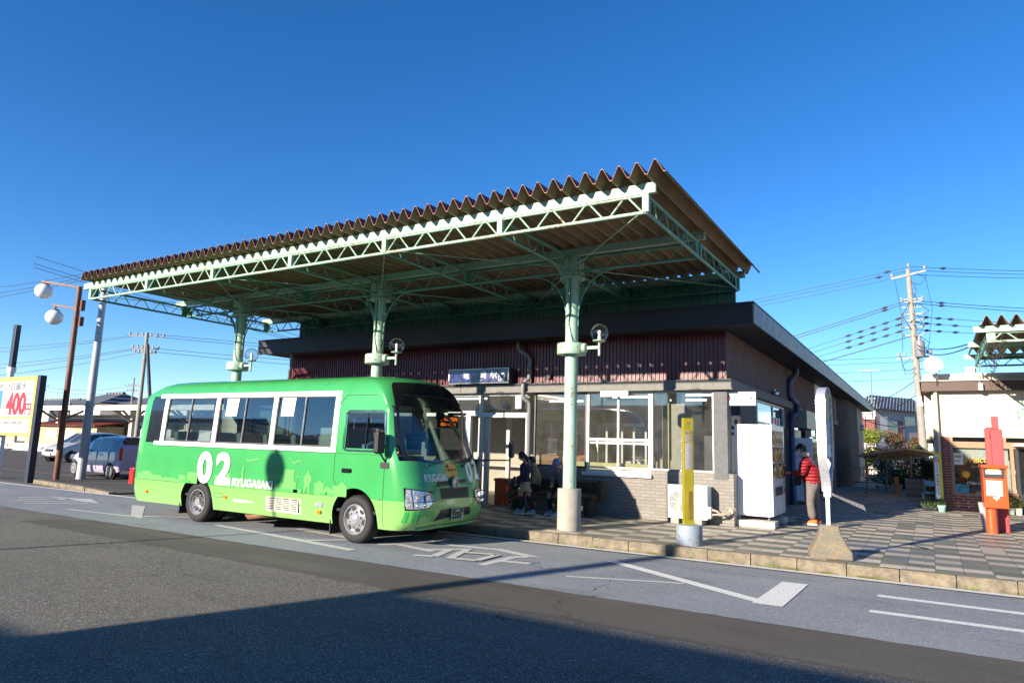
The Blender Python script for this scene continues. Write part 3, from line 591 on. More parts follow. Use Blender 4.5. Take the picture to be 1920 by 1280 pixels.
for k in range(50):
    x = rnd.uniform(-8, 4); y = rnd.uniform(9.95, 10.12); a = rnd.uniform(0, 6.28); l = rnd.uniform(.012, .028)
    mb.add([(x, y, .02), (x+l*math.cos(a), y+l*math.sin(a)*.5, .025), (x+l*1.6*math.cos(a+.4), y+l*math.sin(a+.4)*.5, .02), (x+l*.7*math.cos(a+.8), y, .03)], [(0, 1, 2, 3)])
mat('dead_leaf', (.20, .11, .045), .8, 0, .4, 30); o = mb.build('fallen_leaves', 'dead_leaf', weld=False, loc=(0, 0, 0)); o['kind'] = 'stuff'
# ------------------------------------------------------------------ the green community bus
mat('bus_green', (.026, .32, .06), .22, 0, .03, 2, coat=.7); mat('bus_pale', (.13, .38, .11), .25, 0, .04, 2, coat=.6); mat('bus_mid', (.07, .36, .09), .3, 0, .04, 2)
m, g = base_mat('bus_body', .24); p = g.pos(); X, Y, Z = g.xyz(p)
lo = g.ramp(Z, .30, .66, (.22, .46, .13, 1), (.17, .42, .11, 1)); f = g.math('GREATER_THAN', Z, .685); n = g.noise(p, 2, 3)
up = g.ramp(n, .3, .7, (.042, .29, .078, 1), (.050, .325, .090, 1)); c = g.mix(f, lo, up)
d = g.math('MULTIPLY', g.ramp(g.noise(g.scale(p, (1, 1, 3)), 8, 5, .7), .45, .8), g.ramp(Z, .26, .55, (.35, .35, .35, 1), (0, 0, 0, 1)))
c = g.mix(d, c, (.16, .15, .12, 1)); g.l.new(c, g.b.inputs['Base Color']); g.b.inputs['Coat Weight'].default_value = .7; g.b.inputs['Coat Roughness'].default_value = .04
g.bump(g.noise(p, 3.5, 2), .05, .02)
mat('bus_lining', (.50, .50, .47), .8, 0, .05); mat('bus_black', (.012, .012, .013), .12, 0, .05, coat=.8); mat('chrome', (.75, .75, .76), .12, 1.0, .02)
mat('wheel_silver', (.34, .345, .36), .22, .35, .05, 20, coat=.3); mat('lamp_clear', (.50, .52, .54), .14, .5, .5, 22, coat=1); mat('lamp_red', (.45, .02, .02), .2, 0, .1, coat=.6); mat('amber', (.6, .16, .01), .3, 0, .1)
mat('seat_grey', (.22, .24, .26), .85, 0, .08); mat('seat_cover', (.55, .57, .56), .85, 0, .06); mat('pole_orange', (.75, .12, .02), .4, 0, .05); mat('cream', (.62, .60, .48), .5, 0, .05)
mat('decal_white', (.80, .82, .80), .4, 0, .02); mat('decal_orange', (.80, .36, .02), .4, 0, .05); mat('teal', (.02, .16, .17), .5, 0, .3, 20); mat('led', (.95, .16, .02), .5, 0, 0, emit=1.6)
mat('shirt_blue', (.16, .30, .44), .8, 0, .1); glass_mat('glass_bus', (.26, .33, .32), .10); glass_mat('glass_shield', (.50, .58, .56), .06); mat('steel_dark', (.08, .08, .08), .6, .3, .2)
BYC = 8.935
bus = thing('minibus', (-9.7, BYC, 0), 'green community minibus with white 02 numerals parked beside the canopy', 'bus')
BZ = [.26, .29, .36, .50, .68, .80, .92, 1.10, 1.27, 1.40, 1.43, 1.70, 1.98, 2.02, 2.10, 2.26, 2.33, 2.42, 2.50, 2.56, 2.595, 2.61]
def interp(tab, z):
    for (a, *va), (b, *vb) in zip(tab, tab[1:]):
        if z <= b:
            t = max(0, (z-a)/(b-a)); return [p+(q-p)*t for p, q in zip(va, vb)]
    return list(tab[-1][1:])
# z: half width, rear x, rear corner depth, front centre x, front corner start x, exponents m, n
BT = [(.26, .985, -13.62, .35, -6.60, -7.0, 5.5, 3.2), (.36, 1.01, -13.68, .35, -6.44, -7.0, 5.6, 3.3), (.50, 1.03, -13.72, .35, -6.39, -7.0, 5.6, 3.3), (.68, 1.037, -13.73, .35, -6.40, -7.0, 5.4, 3.2), (.92, 1.037, -13.73, .33, -6.45, -7.0, 5.2, 3.1),
      (1.27, 1.033, -13.70, .33, -6.55, -7.0, 4.2, 2.7), (1.43, 1.026, -13.69, .33, -6.60, -7.0, 3.0, 2.1), (2.02, .992, -13.65, .28, -6.82, -7.0, 2.4, 1.7), (2.26, .968, -13.58, .28, -6.91, -7.14, 2.4, 1.8),
      (2.33, .955, -13.52, .30, -6.95, -7.2, 2.5, 1.8), (2.42, .915, -13.33, .32, -7.00, -7.32, 2.6, 1.9), (2.50, .85, -13.20, .35, -7.06, -7.5, 2.7, 2.0), (2.56, .75, -13.05, .4, -7.17, -7.7, 2.7, 2.0), (2.595, .60, -12.85, .4, -7.38, -8.0, 2.7, 2.0), (2.61, .40, -12.6, .4, -7.7, -8.3, 2.7, 2.0)]
def bw(z): return interp(BT, z)[0]
def xfront(y, z, off=0):
    w, xr, ar, xf, xs, m_, n_ = interp(BT, z); t = min(1, abs(y-BYC)/w); return xs+(xf-xs)*(1-t**m_)**(1/n_)+off
SX = [-13.25, -13.12, -12.90, -12.62, -12.2, -11.9, -11.16, -11.05, -10.5, -9.98, -9.60, -9.50, -8.8, -8.13, -8.0, -7.83, -7.42, -7.04, -7.0]
FT = [1, .995, .98, .95, .90, .82, .7, .55, .35, .15]
def ring(z, off=0):
    w, xr, ar, xf, xs, m_, n_ = interp(BT, z); w -= off; xr += off; xf -= off; P = []
    k = [(x-SX[0])/(SX[-1]-SX[0]) for x in SX]
    x0, x1 = xr+ar, xs
    side = [x if z <= 2.27 and x0-.02 <= x <= x1+.02 else x0+(x1-x0)*q for x, q in zip(SX, k)]
    side[0] = x0 if z > 2.27 else SX[0]; 
    for t in FT[::-1]: P.append((x0-(x0-xr)*(1-t**5)**(1/2.6), -w*t, 'r'))
    P = [(side[0]-(side[0]-xr)*max(0, 1-t**5)**(1/2.6), -w*t, 'r') for t in FT[::-1]][:-1]
    P += [(x, -w, 's') for x in side]
    P += [(xs+(xf-xs)*(1-t**m_)**(1/n_), -w*t, 'f') for t in FT[1:]]
    Q = [(x, -y, s) for x, y, s in P[::-1]]
    return [(x, BYC+y, z) for x, y, s in P+Q]
NR, NS, NF = len(FT)-1, len(SX), len(FT)-1
N2 = NR+NS+NF; NT = 2*N2
def colx(i): return SX[i-NR] if NR <= i < NR+NS else None
def hole(i, j):
    """is the face between column i,i+1 and level j,j+1 an opening"""
    z0, z1 = BZ[j], BZ[j+1]; k = i if i < N2 else NT-2-i; near = i < N2
    if NR <= k < NR+NS-1:
        a, b = SX[k-NR], SX[k-NR+1]
        if z1 <= .93: return True                          # lower side panels are built separately
        if z0 >= 1.42 and z1 <= 2.27:
            if (a, b) == (-13.12, -12.90): return True
            if -12.63 <= a and b <= -11.15 or -11.06 <= a and b <= -9.59 or -9.51 <= a and b <= -8.12: return True
            if near and -7.84 <= a and b <= -7.03 and z1 <= 1.99: return True
            if not near and -7.84 <= a and b <= -7.03 and z1 <= 2.11: return True
    if k >= NR+NS-1:
        kk = k-(NR+NS-1)                                   # 0.. front columns
        if k >= N2-1 or kk >= 3: return z0 >= 1.26 and z1 <= 2.11
    if k < NR and z0 >= 1.42 and z1 <= 2.27:
        return i < NR-4 or (i >= NT-1-(NR-4))
    return False
def shell(off=0):
    mb = MB(); rings = [ring(z, off) for z in BZ]
    if off: rings = [[(x, y, z-(.05 if z > 2.3 else 0)) for x, y, z in r_] for r_ in rings]
    for r_ in rings: mb.v += r_
    for j in range(len(BZ)-1):
        for i in range(NT):
            if hole(i, j): continue
            a, b = i, (i+1) % NT; mb.f.append((j*NT+a, j*NT+b, (j+1)*NT+b, (j+1)*NT+a)); mb.m.append(0)
    mb.f.append(tuple((len(BZ)-1)*NT+i for i in range(NT))); mb.m.append(0)
    return mb
mb = shell()
ARCH = [(-11.45, .47), (-7.56, .47)]
def zbot(x):
    z = .262
    for cx_, r_ in ARCH:
        d = abs(x-cx_)
        if d < r_: z = max(z, .36+math.sqrt(max(0, r_*r_-d*d)))
    return z
xs_ = sorted(set([round(x, 3) for x in SX]+[round(c+r*math.cos(math.pi*k/18), 3) for c, r in ARCH for k in range(19)]+[round(c+s*(r+.001), 3) for c, r in ARCH for s in (-1, 1)]))
for sgn in (-1, 1):
    base = len(mb.v); LV = 7
    for x in xs_:
        zb = zbot(x)
        for q in range(LV): z = zb+(.92-zb)*q/(LV-1); mb.v.append((x, BYC+sgn*bw(z), z))
    for i in range(len(xs_)-1):
        for q in range(LV-1): a = base+i*LV+q; mb.f.append((a, a+LV, a+LV+1, a+1)); mb.m.append(0)
body = mb.build('body', 'bus_body', bus, smooth=38)
# wheel housings, lining, floor
mb = shell(.035); mb.build('lining', 'bus_lining', bus, smooth=40)
mb = MB().box(-13.3, -6.9, BYC-.96, BYC+.96, .46, .50); mb.box(-13.3, -12.0, BYC-.9, BYC+.9, .30, .46).box(-10.9, -8.1, BYC-.9, BYC+.9, .28, .46).box(-7.0, -6.7, BYC-.8, BYC+.8, .25, .50)
for c_, r_ in ARCH: mb.box(c_-r_-.02, c_+r_+.02, BYC-.55, BYC+.55, .40, .84); mb.box(c_-r_-.02, c_+r_+.02, BYC-.98, BYC+.98, .835, .86)
mb.build('chassis', 'rubber', bus, weld=False)
MB().tube([(-10.9, 8.5, .28), (-10.3, 8.15, .22), (-10.05, 8.0, .20), (-9.8, 8.05, .24), (-9.5, 8.3, .26)], .05, 10).build('exhaust_pipe', 'rust_brown' if 'rust_brown' in MATS else 'cream', bus, smooth=50)
def spatch(poly, off, name, mt, parent, sgn=-1, mi=0):
    """flat outline laid on the bus side; poly in (x, z)"""
    bm = bmesh.new(); vs = [bm.verts.new((p[0], 0, p[1])) for p in poly]; bm.faces.new(vs)
    z = .1
    while z < 2.7:
        bmesh.ops.bisect_plane(bm, geom=bm.verts[:]+bm.edges[:]+bm.faces[:], plane_co=(0, 0, z), plane_no=(0, 0, 1)); z += .12
    for v in bm.verts: v.co.y = BYC+sgn*(bw(v.co.z)+off)
    mb = MB(); bm.verts.index_update(); mb.add([tuple(v.co) for v in bm.verts], [tuple(v.index for v in f.verts) for f in bm.faces], mi); bm.free(); return mb
def fpatch(poly, off, mi=0, src=None, step=.06):
    """outline laid on the curved bus front; poly in (y, z)"""
    bm = bmesh.new()
    if src is None: bm.faces.new([bm.verts.new((0, p[0], p[1])) for p in poly])
    else:
        vv = [bm.verts.new((0, p[0], p[1])) for p in src.v]
        for f_ in src.f:
            try: bm.faces.new([vv[i] for i in f_])
            except ValueError: pass
    for ax, a0, a1 in ((1, 7.8, 10.1), (2, .2, 2.7)):
        z = a0; no = (0, 1, 0) if ax == 1 else (0, 0, 1)
        while z < a1:
            co = (0, z, 0) if ax == 1 else (0, 0, z); bmesh.ops.bisect_plane(bm, geom=bm.verts[:]+bm.edges[:]+bm.faces[:], plane_co=co, plane_no=no); z += step
    for v in bm.verts: v.co.x = xfront(v.co.y, v.co.z, off)
    bm.verts.index_update(); mb = MB(); mb.add([tuple(v.co) for v in bm.verts], [tuple(v.index for v in f.verts) for f in bm.faces], mi); bm.free(); return mb
def frect(x0, x1, z0, z1, r=.05, n=5):
    P = []
    for cx_, cz_, a0 in ((x1-r, z1-r, 0), (x0+r, z1-r, 90), (x0+r, z0+r, 180), (x1-r, z0+r, 270)):
        for k in range(n+1): a = R(a0+90*k/n); P.append((cx_+r*math.cos(a), cz_+r*math.sin(a)))
    return P
# side windows: white surround with three pairs of sliding panes, dark quarter light, driver window
for sgn in (-1, 1):
    mb = MB()
    for a, b, c_, d in ((-12.92, -8.02, 1.355, 1.43), (-12.92, -8.02, 2.255, 2.335)): mb.merge(spatch([(a, c_), (b, c_), (b, d), (a, d)], .006, '', '', bus, sgn))
    for a, b in ((-12.92, -12.62), (-11.16, -11.05), (-9.60, -9.50), (-8.13, -8.02)):
        if a == -12.92: a = -12.86 
        mb.merge(spatch([(a if a != -12.86 else -12.74, 1.43), (b, 1.43), (b, 2.255), (a if a != -12.86 else -12.74, 2.255)], .006, '', '', bus, sgn))
    fr_ = mb.build('window_surround', 'decal_white', bus, weld=False)
    for a, b in ((-12.62, -11.16), (-11.05, -9.60), (-9.50, -8.13)):
        m_ = (a+b)/2; mb = MB(); y0, y1 = BYC+sgn*(bw(1.43)-.012), BYC+sgn*(bw(2.26)-.012)
        mb.quad((a, y0, 1.43), (b, y0, 1.43), (b, y1, 2.26), (a, y1, 2.26)); w_ = mb.build('side_window', 'glass_bus', bus, weld=False)
        mb = MB()
        for q in ((a+.012, 1.43, a+.012, 2.26), (b-.012, 1.43, b-.012, 2.26), (m_, 1.43, m_, 2.26), (a, 1.445, b, 1.445), (a, 2.245, b, 2.245)):
            mb.bar((q[0], BYC+sgn*(bw(q[1])-.008), q[1]), (q[2], BYC+sgn*(bw(q[3])-.008), q[3]), .022, .022)
        mb.build('sash', 'steel_dark', w_, weld=False)
        mb = MB().bar((m_-.012, BYC+sgn*(bw(1.43)+.002), 1.44), (m_-.012, BYC+sgn*(bw(2.26)+.002), 2.25), .010, .010); mb.build('sash', 'steel', w_, weld=False)
    mb = spatch([(-13.2, 1.40), (-12.74, 1.40), (-12.74, 2.29), (-13.13, 2.29), (-13.17, 2.2)], .003, '', '', bus, sgn); mb.build('quarter_glass', 'bus_tint', bus, weld=False) if 'bus_tint' in MATS else mb.build('quarter_glass', 'bus_black', bus, weld=False)
y0, y1 = BYC-bw(1.43)+.01, BYC-bw(2.0)+.01
dw_ = MB().quad((-7.83, y0, 1.43), (-7.04, y0, 1.43), (-7.04, y1, 1.98), (-7.83, y1, 1.98)).build('driver_window', 'glass_shield', bus, weld=False)
mb = MB(); L_ = [(-7.86, 1.44), (-7.86, 1.96), (-7.80, 2.01), (-7.10, 2.01), (-7.04, 1.96), (-7.00, 1.50), (-7.06, 1.40), (-7.80, 1.40)]
for a, b in zip(L_, L_[1:]+L_[:1]): mb.bar((a[0], BYC-bw(a[1])-.004, a[1]), (b[0], BYC-bw(b[1])-.004, b[1]), .022, .03)
mb.build('trim', 'chrome', dw_, weld=False)
mb = MB().bar((-7.40, BYC-bw(1.43)-.002, 1.43), (-7.40, BYC-bw(2)-.002, 1.98), .015, .02); mb.merge(spatch([(-7.83, 1.90), (-7.05, 1.90), (-7.06, 1.985), (-7.82, 1.985)], .004, '', '', bus)); mb.build('visor', 'bus_black', dw_, weld=False)
# seams, crease, door outline
mb = MB()
def seam(pts, w=.007, sgn=-1):
    for a, b in zip(pts, pts[1:]):
        n = max(1, int(abs(b[1]-a[1])/.1))
        for k in range(n):
            p = [a[i]+(b[i]-a[i])*k/n for i in (0, 1)]; q = [a[i]+(b[i]-a[i])*(k+1)/n for i in (0, 1)]
            mb.bar((p[0], BYC+sgn*(bw(p[1])+.0005), p[1]), (q[0], BYC+sgn*(bw(q[1])+.0005), q[1]), .004, w)
seam([(-8.02, 2.12), (-8.02, .95), (-7.95, .85)]); seam([(-8.02, 2.12), (-7.9, 2.26), (-7.25, 2.26)]); seam([(-6.985, .3), (-6.985, 1.40)]); seam([(-13.3, .685), (-11.92, .685)]); seam([(-10.98, .685), (-8.03, .685)]); seam([(-7.08, .685), (-7.0, .685)])
seam([(-10.95, 2.42), (-10.9, 2.50)]); seam([(-8.45, 2.42), (-8.4, 2.50)]); seam([(-13.2, 1.345), (-7.0, 1.345)], .005); seam([(-10.93, .56), (-10.70, .56), (-10.70, .49), (-10.93, .49), (-10.93, .56)], .005)
mb.build('panel_seams', 'bus_seam' if 'bus_seam' in MATS else 'rubber', body, weld=False)
mb = MB().merge(spatch(frect(-7.86, -7.64, 1.05, 1.12, .03), .004, '', '', bus)).bar((-7.83, BYC-1.058, 1.085), (-7.66, BYC-1.058, 1.085), .02, .03); mb.build('door_handle', 'bus_black', bus, weld=False)
# skyline silhouettes on the side (pale) and lettering
mb = MB()
spk = [0]
def sp(*pts): spk[0] += 1; mb.merge(spatch(pts, .0012+.00022*spk[0], '', '', bus))
def tower(x, w, h, z=.686): sp((x, z), (x+w, z), (x+w, z+h), (x, z+h))
def house(x, w, h, r): sp((x, .686), (x+w, .686), (x+w, .686+h), (x+w+.03, .686+h), (x+w/2, .686+h+r), (x-.03, .686+h), (x, .686+h))
for x, w, h in ((-13.30, 1.36, .05), (-13.2, .3, .16), (-13.35, .5, .12), (-12.9, .35, .10), (-12.5, .4, .07), (-12.0, .2, .13), (-11.75, .3, .20), (-10.95, .22, .18), (-10.65, .12, .23), (-10.35, .35, .1), (-9.9, .3, .12), (-9.35, .3, .13), (-9.15, .24, .36), (-8.95, .1, .16), (-8.2, .14, .12), (-7.0, .0, .0)):
    if w: tower(x, w, h)
for q in ((-10.9, .26, .06, .05), (-10.5, .3, .1, .06), (-8.42, .2, .15, .07), (-8.22, .2, .06, .08), (-9.7, .25, .08, .05)): house(*q)
tower(-8.02, .16, .16); house(-7.92, .2, .13, .1); 
sp((-8.84, .69), (-8.83, .69), (-8.83, .93), (-8.84, .93)); sp((-8.84, .93), (-8.77, .93), (-8.77, .945), (-8.84, .945))
# standing figure, little aircraft, long wavy creature, statue
sp((-8.68, .88), (-8.67, .96), (-8.62, 1.0), (-8.60, 1.045), (-8.57, 1.045), (-8.55, 1.0), (-8.50, .96), (-8.49, .86), (-8.52, .86), (-8.53, .82), (-8.52, .69), (-8.56, .69), (-8.57, .78), (-8.61, .78), (-8.64, .69), (-8.68, .69), (-8.65, .82), (-8.65, .86))
sp((-10.10, 1.13), (-9.98, 1.14), (-9.87, 1.17), (-9.80, 1.17), (-9.80, 1.19), (-9.88, 1.195), (-9.98, 1.17), (-10.06, 1.17), (-10.09, 1.19), (-10.12, 1.18))
wv = [(-9.10+.036*k, 1.19+.03*math.sin(k*.95)-.004*k) for k in range(13)]; sp(*(wv+[(x, z+.03*(1-abs(i-6)/8)) for i, (x, z) in reversed(list(enumerate(wv)))]))
sp((-10.24, .80), (-10.14, .80), (-10.16, .86), (-10.17, .98), (-10.15, 1.03), (-10.19, 1.06), (-10.21, .98), (-10.21, .86))
for x in (-7.75, -7.55, -7.3, -7.12): pass
mb.build('skyline_graphic', 'bus_pale', body, weld=False)
mb = MB()
for x, w, h in ((-11.9, .25, .05), (-10.7, .3, .05), (-9.3, .5, .05), (-8.9, .2, .06), (-8.3, .3, .04)): mb.merge(spatch([(x, .687), (x+w, .687), (x+w, .687+h), (x, .687+h)], .0115, '', '', bus))
mb.merge(spatch([(-8.16, .70), (-8.13, .70), (-8.13, .75), (-8.16, .75)], .0115, '', '', bus))
mb.build('skyline_graphic', 'bus_mid', body, weld=False)
def sidetext(txt, size, x0, z0, x1, bold):
    t, w, h = text_mb(txt, size, bold); k = (x1-x0)/w; mb = MB()
    mb.v = [(x0+p[0]*k, BYC-bw(z0+p[1])-.0135, z0+p[1]) for p in t.v]; mb.f = t.f; mb.m = t.m; return mb
for x, ch in ((-11.46, '0'), (-10.93, '2')): sidetext(ch, .57, x, .705, x+.43, .045).build('numeral', 'decal_white', body, weld=False)
sidetext('RYUGASAKI', .14, -10.44, .70, -9.40, .035).build('lettering', 'decal_white', body, weld=False)
sidetext('有限会社竜崎タクシー', .055, -10.40, .435, -9.82, .02).build('lettering', 'decal_white', body, weld=False)
# air grille, markers, flaps
mb = MB()
for k in range(7): mb.box(-9.50, -8.78, BYC-1.036, BYC-1.024, .375+k*.028, .388+k*.028)
for k in range(5): mb.box(-9.50+k*.18-.008, -9.50+k*.18+.008, BYC-1.037, BYC-1.024, .37, .57)
mb.merge(spatch(frect(-9.56, -8.72, .345, .585, .03), .001, '', '', bus)); gr_ = mb.build('side_grille', 'cream', bus, weld=False)
MB().merge(spatch(frect(-9.53, -8.75, .365, .575, .02), .0025, '', '', bus)).build('grille_recess', 'rubber', gr_, weld=False)
for x, z, mt_ in ((-13.0, .46, 'amber'), (-10.62, .50, 'amber'), (-8.30, .42, 'amber'), (-8.30, .53, 'lamp_clear')):
    w_, h_ = (.045, .025) if mt_ == 'amber' else (.075, .035)
    MB().box(x-w_, x+w_, BYC-1.045, BYC-1.01, z-h_, z+h_).build('side_marker', mt_, bus, bevel=.004)
MB().box(-13.71, -13.55, BYC-1.0, BYC-.88, .56, .88).build('tail_lamp', 'lamp_red', bus, bevel=.02)
MB().box(-13.71, -13.55, BYC+.88, BYC+1.0, .56, .88).build('tail_lamp', 'lamp_red', bus, bevel=.02)
MB().box(-11.97, -11.95, BYC-1.0, BYC-.6, .12, .46).build('mud_flap', 'rubber', bus); MB().box(-8.08, -8.06, BYC-1.0, BYC-.7, .10, .40).build('mud_flap', 'rubber', bus)
# wheels
def wheel(x, y, sgn, r=.362, w=.21, front=True):
    c_ = (x, y, r); mb = MB(); s = sgn
    mb.lathe([(.215, s*.0), (.235, s*.012), (.30, s*.02), (r-.03, s*.008), (r-.006, s*-.02), (r, s*-.05), (r, s*-(w-.05)), (r-.02, s*-w), (.22, s*-w)], c_, 40, 'y', caps=False); wh = mb.build('wheel', 'rubber', bus, smooth=40)
    mb = MB().lathe([(.222, s*-.002), (.226, s*.012), (.214, s*.014), (.205, s*-.015), (.19, s*-.03), (.165, s*-.02 if front else s*-.07), (.10, s*.005 if front else s*-.10), (.08, s*.022 if front else s*-.05), (.07, s*.03 if front else s*.01), (.0, s*.034 if front else s*.012)], c_, 40, 'y', caps=False)
    for k in range(6):
        a = k*math.pi/3+.3; mb.cyl((x+.115*math.cos(a), y-s*.02, r+.115*math.sin(a)), (x+.115*math.cos(a), y+s*.028 if front else y-s*.03, r+.115*math.sin(a)), .014, n=6)
    mb.build('rim', 'wheel_silver', wh, smooth=50, weld=False)
    mb = MB()
    for k in range(6):
        a = (k+.5)*math.pi/3+.3; q = []
        for j in range(12): b = 2*math.pi*j/12; q.append((.160+.030*math.cos(b), .046*math.sin(b)))
        zz = y+s*(-.008 if front else -.035)
        mb.poly([(x+p_[0]*math.cos(a)-p_[1]*math.sin(a), zz, r+p_[0]*math.sin(a)+p_[1]*math.cos(a)) for p_ in q])
    mb.build('rim_slots', 'black', wh, weld=False)
for sgn, y in ((-1, BYC-.985), (1, BYC+.985)): wheel(-7.56, y, sgn); wheel(-11.45, y, sgn, front=False)
for sgn in (-1, 1): MB().lathe([(.2, 0), (.34, .01), (.36, .05), (.36, .17), (.2, .2)], (-11.45, BYC+sgn*.74-(.1 if sgn > 0 else .0), .362), 30, 'y').build('inner_tyre', 'rubber', bus, smooth=40)
# ---- front
yc = BYC
def sh(P): return [(yc+p[0], p[1]) for p in P]
wsP = [(-.93, 1.37), (-.90, 1.31), (-.6, 1.255), (0, 1.225), (.6, 1.255), (.90, 1.31), (.93, 1.37), (.925, 1.8), (.90, 2.08), (.86, 2.13), (.4, 2.165), (0, 2.17), (-.4, 2.165), (-.86, 2.13), (-.90, 2.08), (-.925, 1.8)]
fpatch(sh(wsP), .008).build('windscreen', 'glass_shield', bus, smooth=60)
mb = fpatch(sh([(-.90, 2.10), (-.4, 2.12), (0, 2.125), (.4, 2.12), (.90, 2.10), (.86, 2.30), (.80, 2.42), (.72, 2.475), (.3, 2.50), (0, 2.505), (-.3, 2.50), (-.72, 2.475), (-.80, 2.42), (-.86, 2.30)]), .010)
mb.build('header_panel', 'bus_black', bus, smooth=60)
mb = MB()
inner = [(p[0]*.955, 1.70+(p[1]-1.70)*.93) for p in wsP]
n_ = len(wsP)
for i in range(n_): mb.merge(fpatch(sh([wsP[i], wsP[(i+1) % n_], inner[(i+1) % n_], inner[i]]), .011))
mb.build('windscreen_border', 'bus_black', bus, weld=False)
mb = MB()
for y_, z_ in ((-.45, 2.33), (0, 2.34), (.4, 2.33)): pass
mb.merge(fpatch(sh([(-.70, 2.27), (0, 2.29), (.70, 2.27), (.70, 2.278), (0, 2.298), (-.70, 2.278)]), .013)); mb.build('header_line', 'steel_dark', bus, weld=False)
def wiper(y0, z0, y1, z1):
    P = [(xfront(yc+y0+(y1-y0)*t, z0+(z1-z0)*t, .035), yc+y0+(y1-y0)*t, z0+(z1-z0)*t) for t in (0, .25, .5, .75, 1)]
    mb = MB().tube(P, .008, 6); mb.ball(P[0], .022, 8); mb.build('wiper', 'rubber', bus, weld=False)
wiper(-.60, 1.20, .10, 1.325); wiper(.28, 1.19, .86, 1.40); 
for y_ in (-.1, .66): MB().ball((xfront(yc+y_, 1.19, .01), yc+y_, 1.19), .02, 8).build('washer_jet', 'rubber', bus, weld=False)
# lamps, grille, number plate, badge
for s in (-1, 1):
    P = [(s*.985, .64), (s*.97, .865), (s*.55, .80), (s*.54, .70), (s*.66, .60), (s*.97, .58)]
    if s > 0: P = P[::-1]
    hl = fpatch(sh(P), .012).build('headlight', 'lamp_clear', bus, smooth=60)
    P2 = [(s*.985, .62), (s*.985, .885), (s*.54, .815), (s*.525, .69), (s*.655, .585), (s*.98, .56)]
    fpatch(sh(P2 if s < 0 else P2[::-1]), .007).build('housing', 'bus_black', hl, weld=False)
    mb = MB()
    for a_, b_ in (((.56, .685), (.97, .675)), ((.915, .60), (.925, .86)), ((.745, .60), (.745, .83))): mb.tube([(xfront(yc+s*(a_[0]+(b_[0]-a_[0])*t_), a_[1]+(b_[1]-a_[1])*t_, .014), yc+s*(a_[0]+(b_[0]-a_[0])*t_), a_[1]+(b_[1]-a_[1])*t_) for t_ in (0, .25, .5, .75, 1)], .007, 5)
    mb.build('lamp_divider', 'steel_dark', hl, weld=False)
    for yy, zz, rr in ((.83, .745, .055), (.68, .735, .058), (.86, .63, .03), (.74, .635, .028)):
        c_ = (xfront(yc+s*yy, zz, .006), yc+s*yy, zz); MB().lathe([(rr, .012), (rr*.92, .022), (rr*.6, .008), (.001, .0)], c_, 20, 'x').build('reflector', 'chrome', hl, smooth=50)
mb = fpatch(sh([(-.37, .865), (-.36, .70), (.37, .70), (.38, .865)]), .004); ug = mb.build('upper_grille', 'black', bus, weld=False)
mb = MB()
for zz in (.74, .785, .825): mb.merge(fpatch(sh([(-.35, zz), (.35, zz), (.35, zz+.012), (-.35, zz+.012)]), .014))
mb.build('grille_bars', 'rubber', ug, weld=False)
for P in ([(-.52, .38), (-.38, .545), (-.12, .56), (-.12, .42)], [(.17, .42), (.17, .56), (.40, .55), (.42, .43)]): fpatch(sh(P[::-1]), .004).build('lower_intake', 'black', bus, weld=False)
fpatch(sh([(-.44, .905), (-.39, .965), (.33, .99), (.37, .93)][::-1]), .008).build('nose_trim', 'black', bus, weld=False)
# raised bumper step and lip
mb = fpatch(sh([(-.96, .555), (-.66, .575), (-.52, .69), (-.50, .89), (-.985, .94), (-.985, .90), (-.54, .835), (-.54, .68), (-.67, .585), (-.96, .562)]), .006); 
mb2 = MB()
pts = [(xfront(yc+t, .31, -.012), yc+t, .275) for t in [q/10 for q in range(-8, 9)]]; mb2.tube(pts, [.004]+[.020]*15+[.004], 6); mb2.build('bumper_lip', 'bus_pale', bus, smooth=50)
for i, L_ in enumerate(([(-1.0, .94), (-.8, .93), (-.45, .90), (0, .905), (.45, .90), (.8, .93), (1.0, .94)],)):
    mb = MB().tube([(xfront(yc+a, b, .0), yc+a, b) for a, b in L_], .004, 5); mb.build('bonnet_seam', 'rubber', body, weld=False)
mb = MB().tube([(xfront(yc-.72, b, .0), yc-.72, b) for b in (.92, 1.0, 1.1, 1.2, 1.25)], .0035, 5); mb.tube([(xfront(yc+.72, b, .0), yc+.72, b) for b in (.92, 1.0, 1.1, 1.2, 1.25)], .0035, 5); mb.build('bonnet_seam', 'rubber', body, weld=False)
for P in ([(-.98, .40), (-.98, .54), (-.72, .54), (-.72, .48), (-.80, .48), (-.80, .36), (-.95, .34)], [(-.70, .54), (-.52, .54), (-.52, .38), (-.60, .36), (-.62, .46), (-.70, .46)]):
    fpatch(sh(P[::-1]), .002).build('skyline_graphic', 'bus_green', body, weld=False)
xp = xfront(yc+.02, .50, .02)
npl = MB().box(xp-.02, xp+.006, yc-.145, yc+.185, .385, .555).build('number_plate', 'plate_green' if 'plate_green' in MATS else 'teal_dark', bus, bevel=.003) if 'plate_green' in MATS or mat('teal_dark', (.012, .035, .025), .5, 0, .05) else None
mb = MB()
for tx, sz, yy, zz in (('土浦201', .036, .02, .50), ('う', .035, -.115, .425), ('・', .014, -.06, .44), ('・', .014, -.01, .44), ('・', .014, .07, .44), ('2', .075, .14, .405)):
    mb.merge(text_on(tx, sz, (xp+.009, yc+yy, zz), (0, 1, 0), (0, 0, 1), .008))
mb.merge(MB().box(xp+.007, xp+.008, yc-.143, yc+.183, .386, .390).box(xp+.007, xp+.008, yc-.143, yc+.183, .550, .554).box(xp+.007, xp+.008, yc-.143, yc-.139, .39, .55).box(xp+.007, xp+.008, yc+.179, yc+.183, .39, .55))
mb.build('plate_lettering', 'decal_white', npl, weld=False)
xb = xfront(yc, .95, .01)
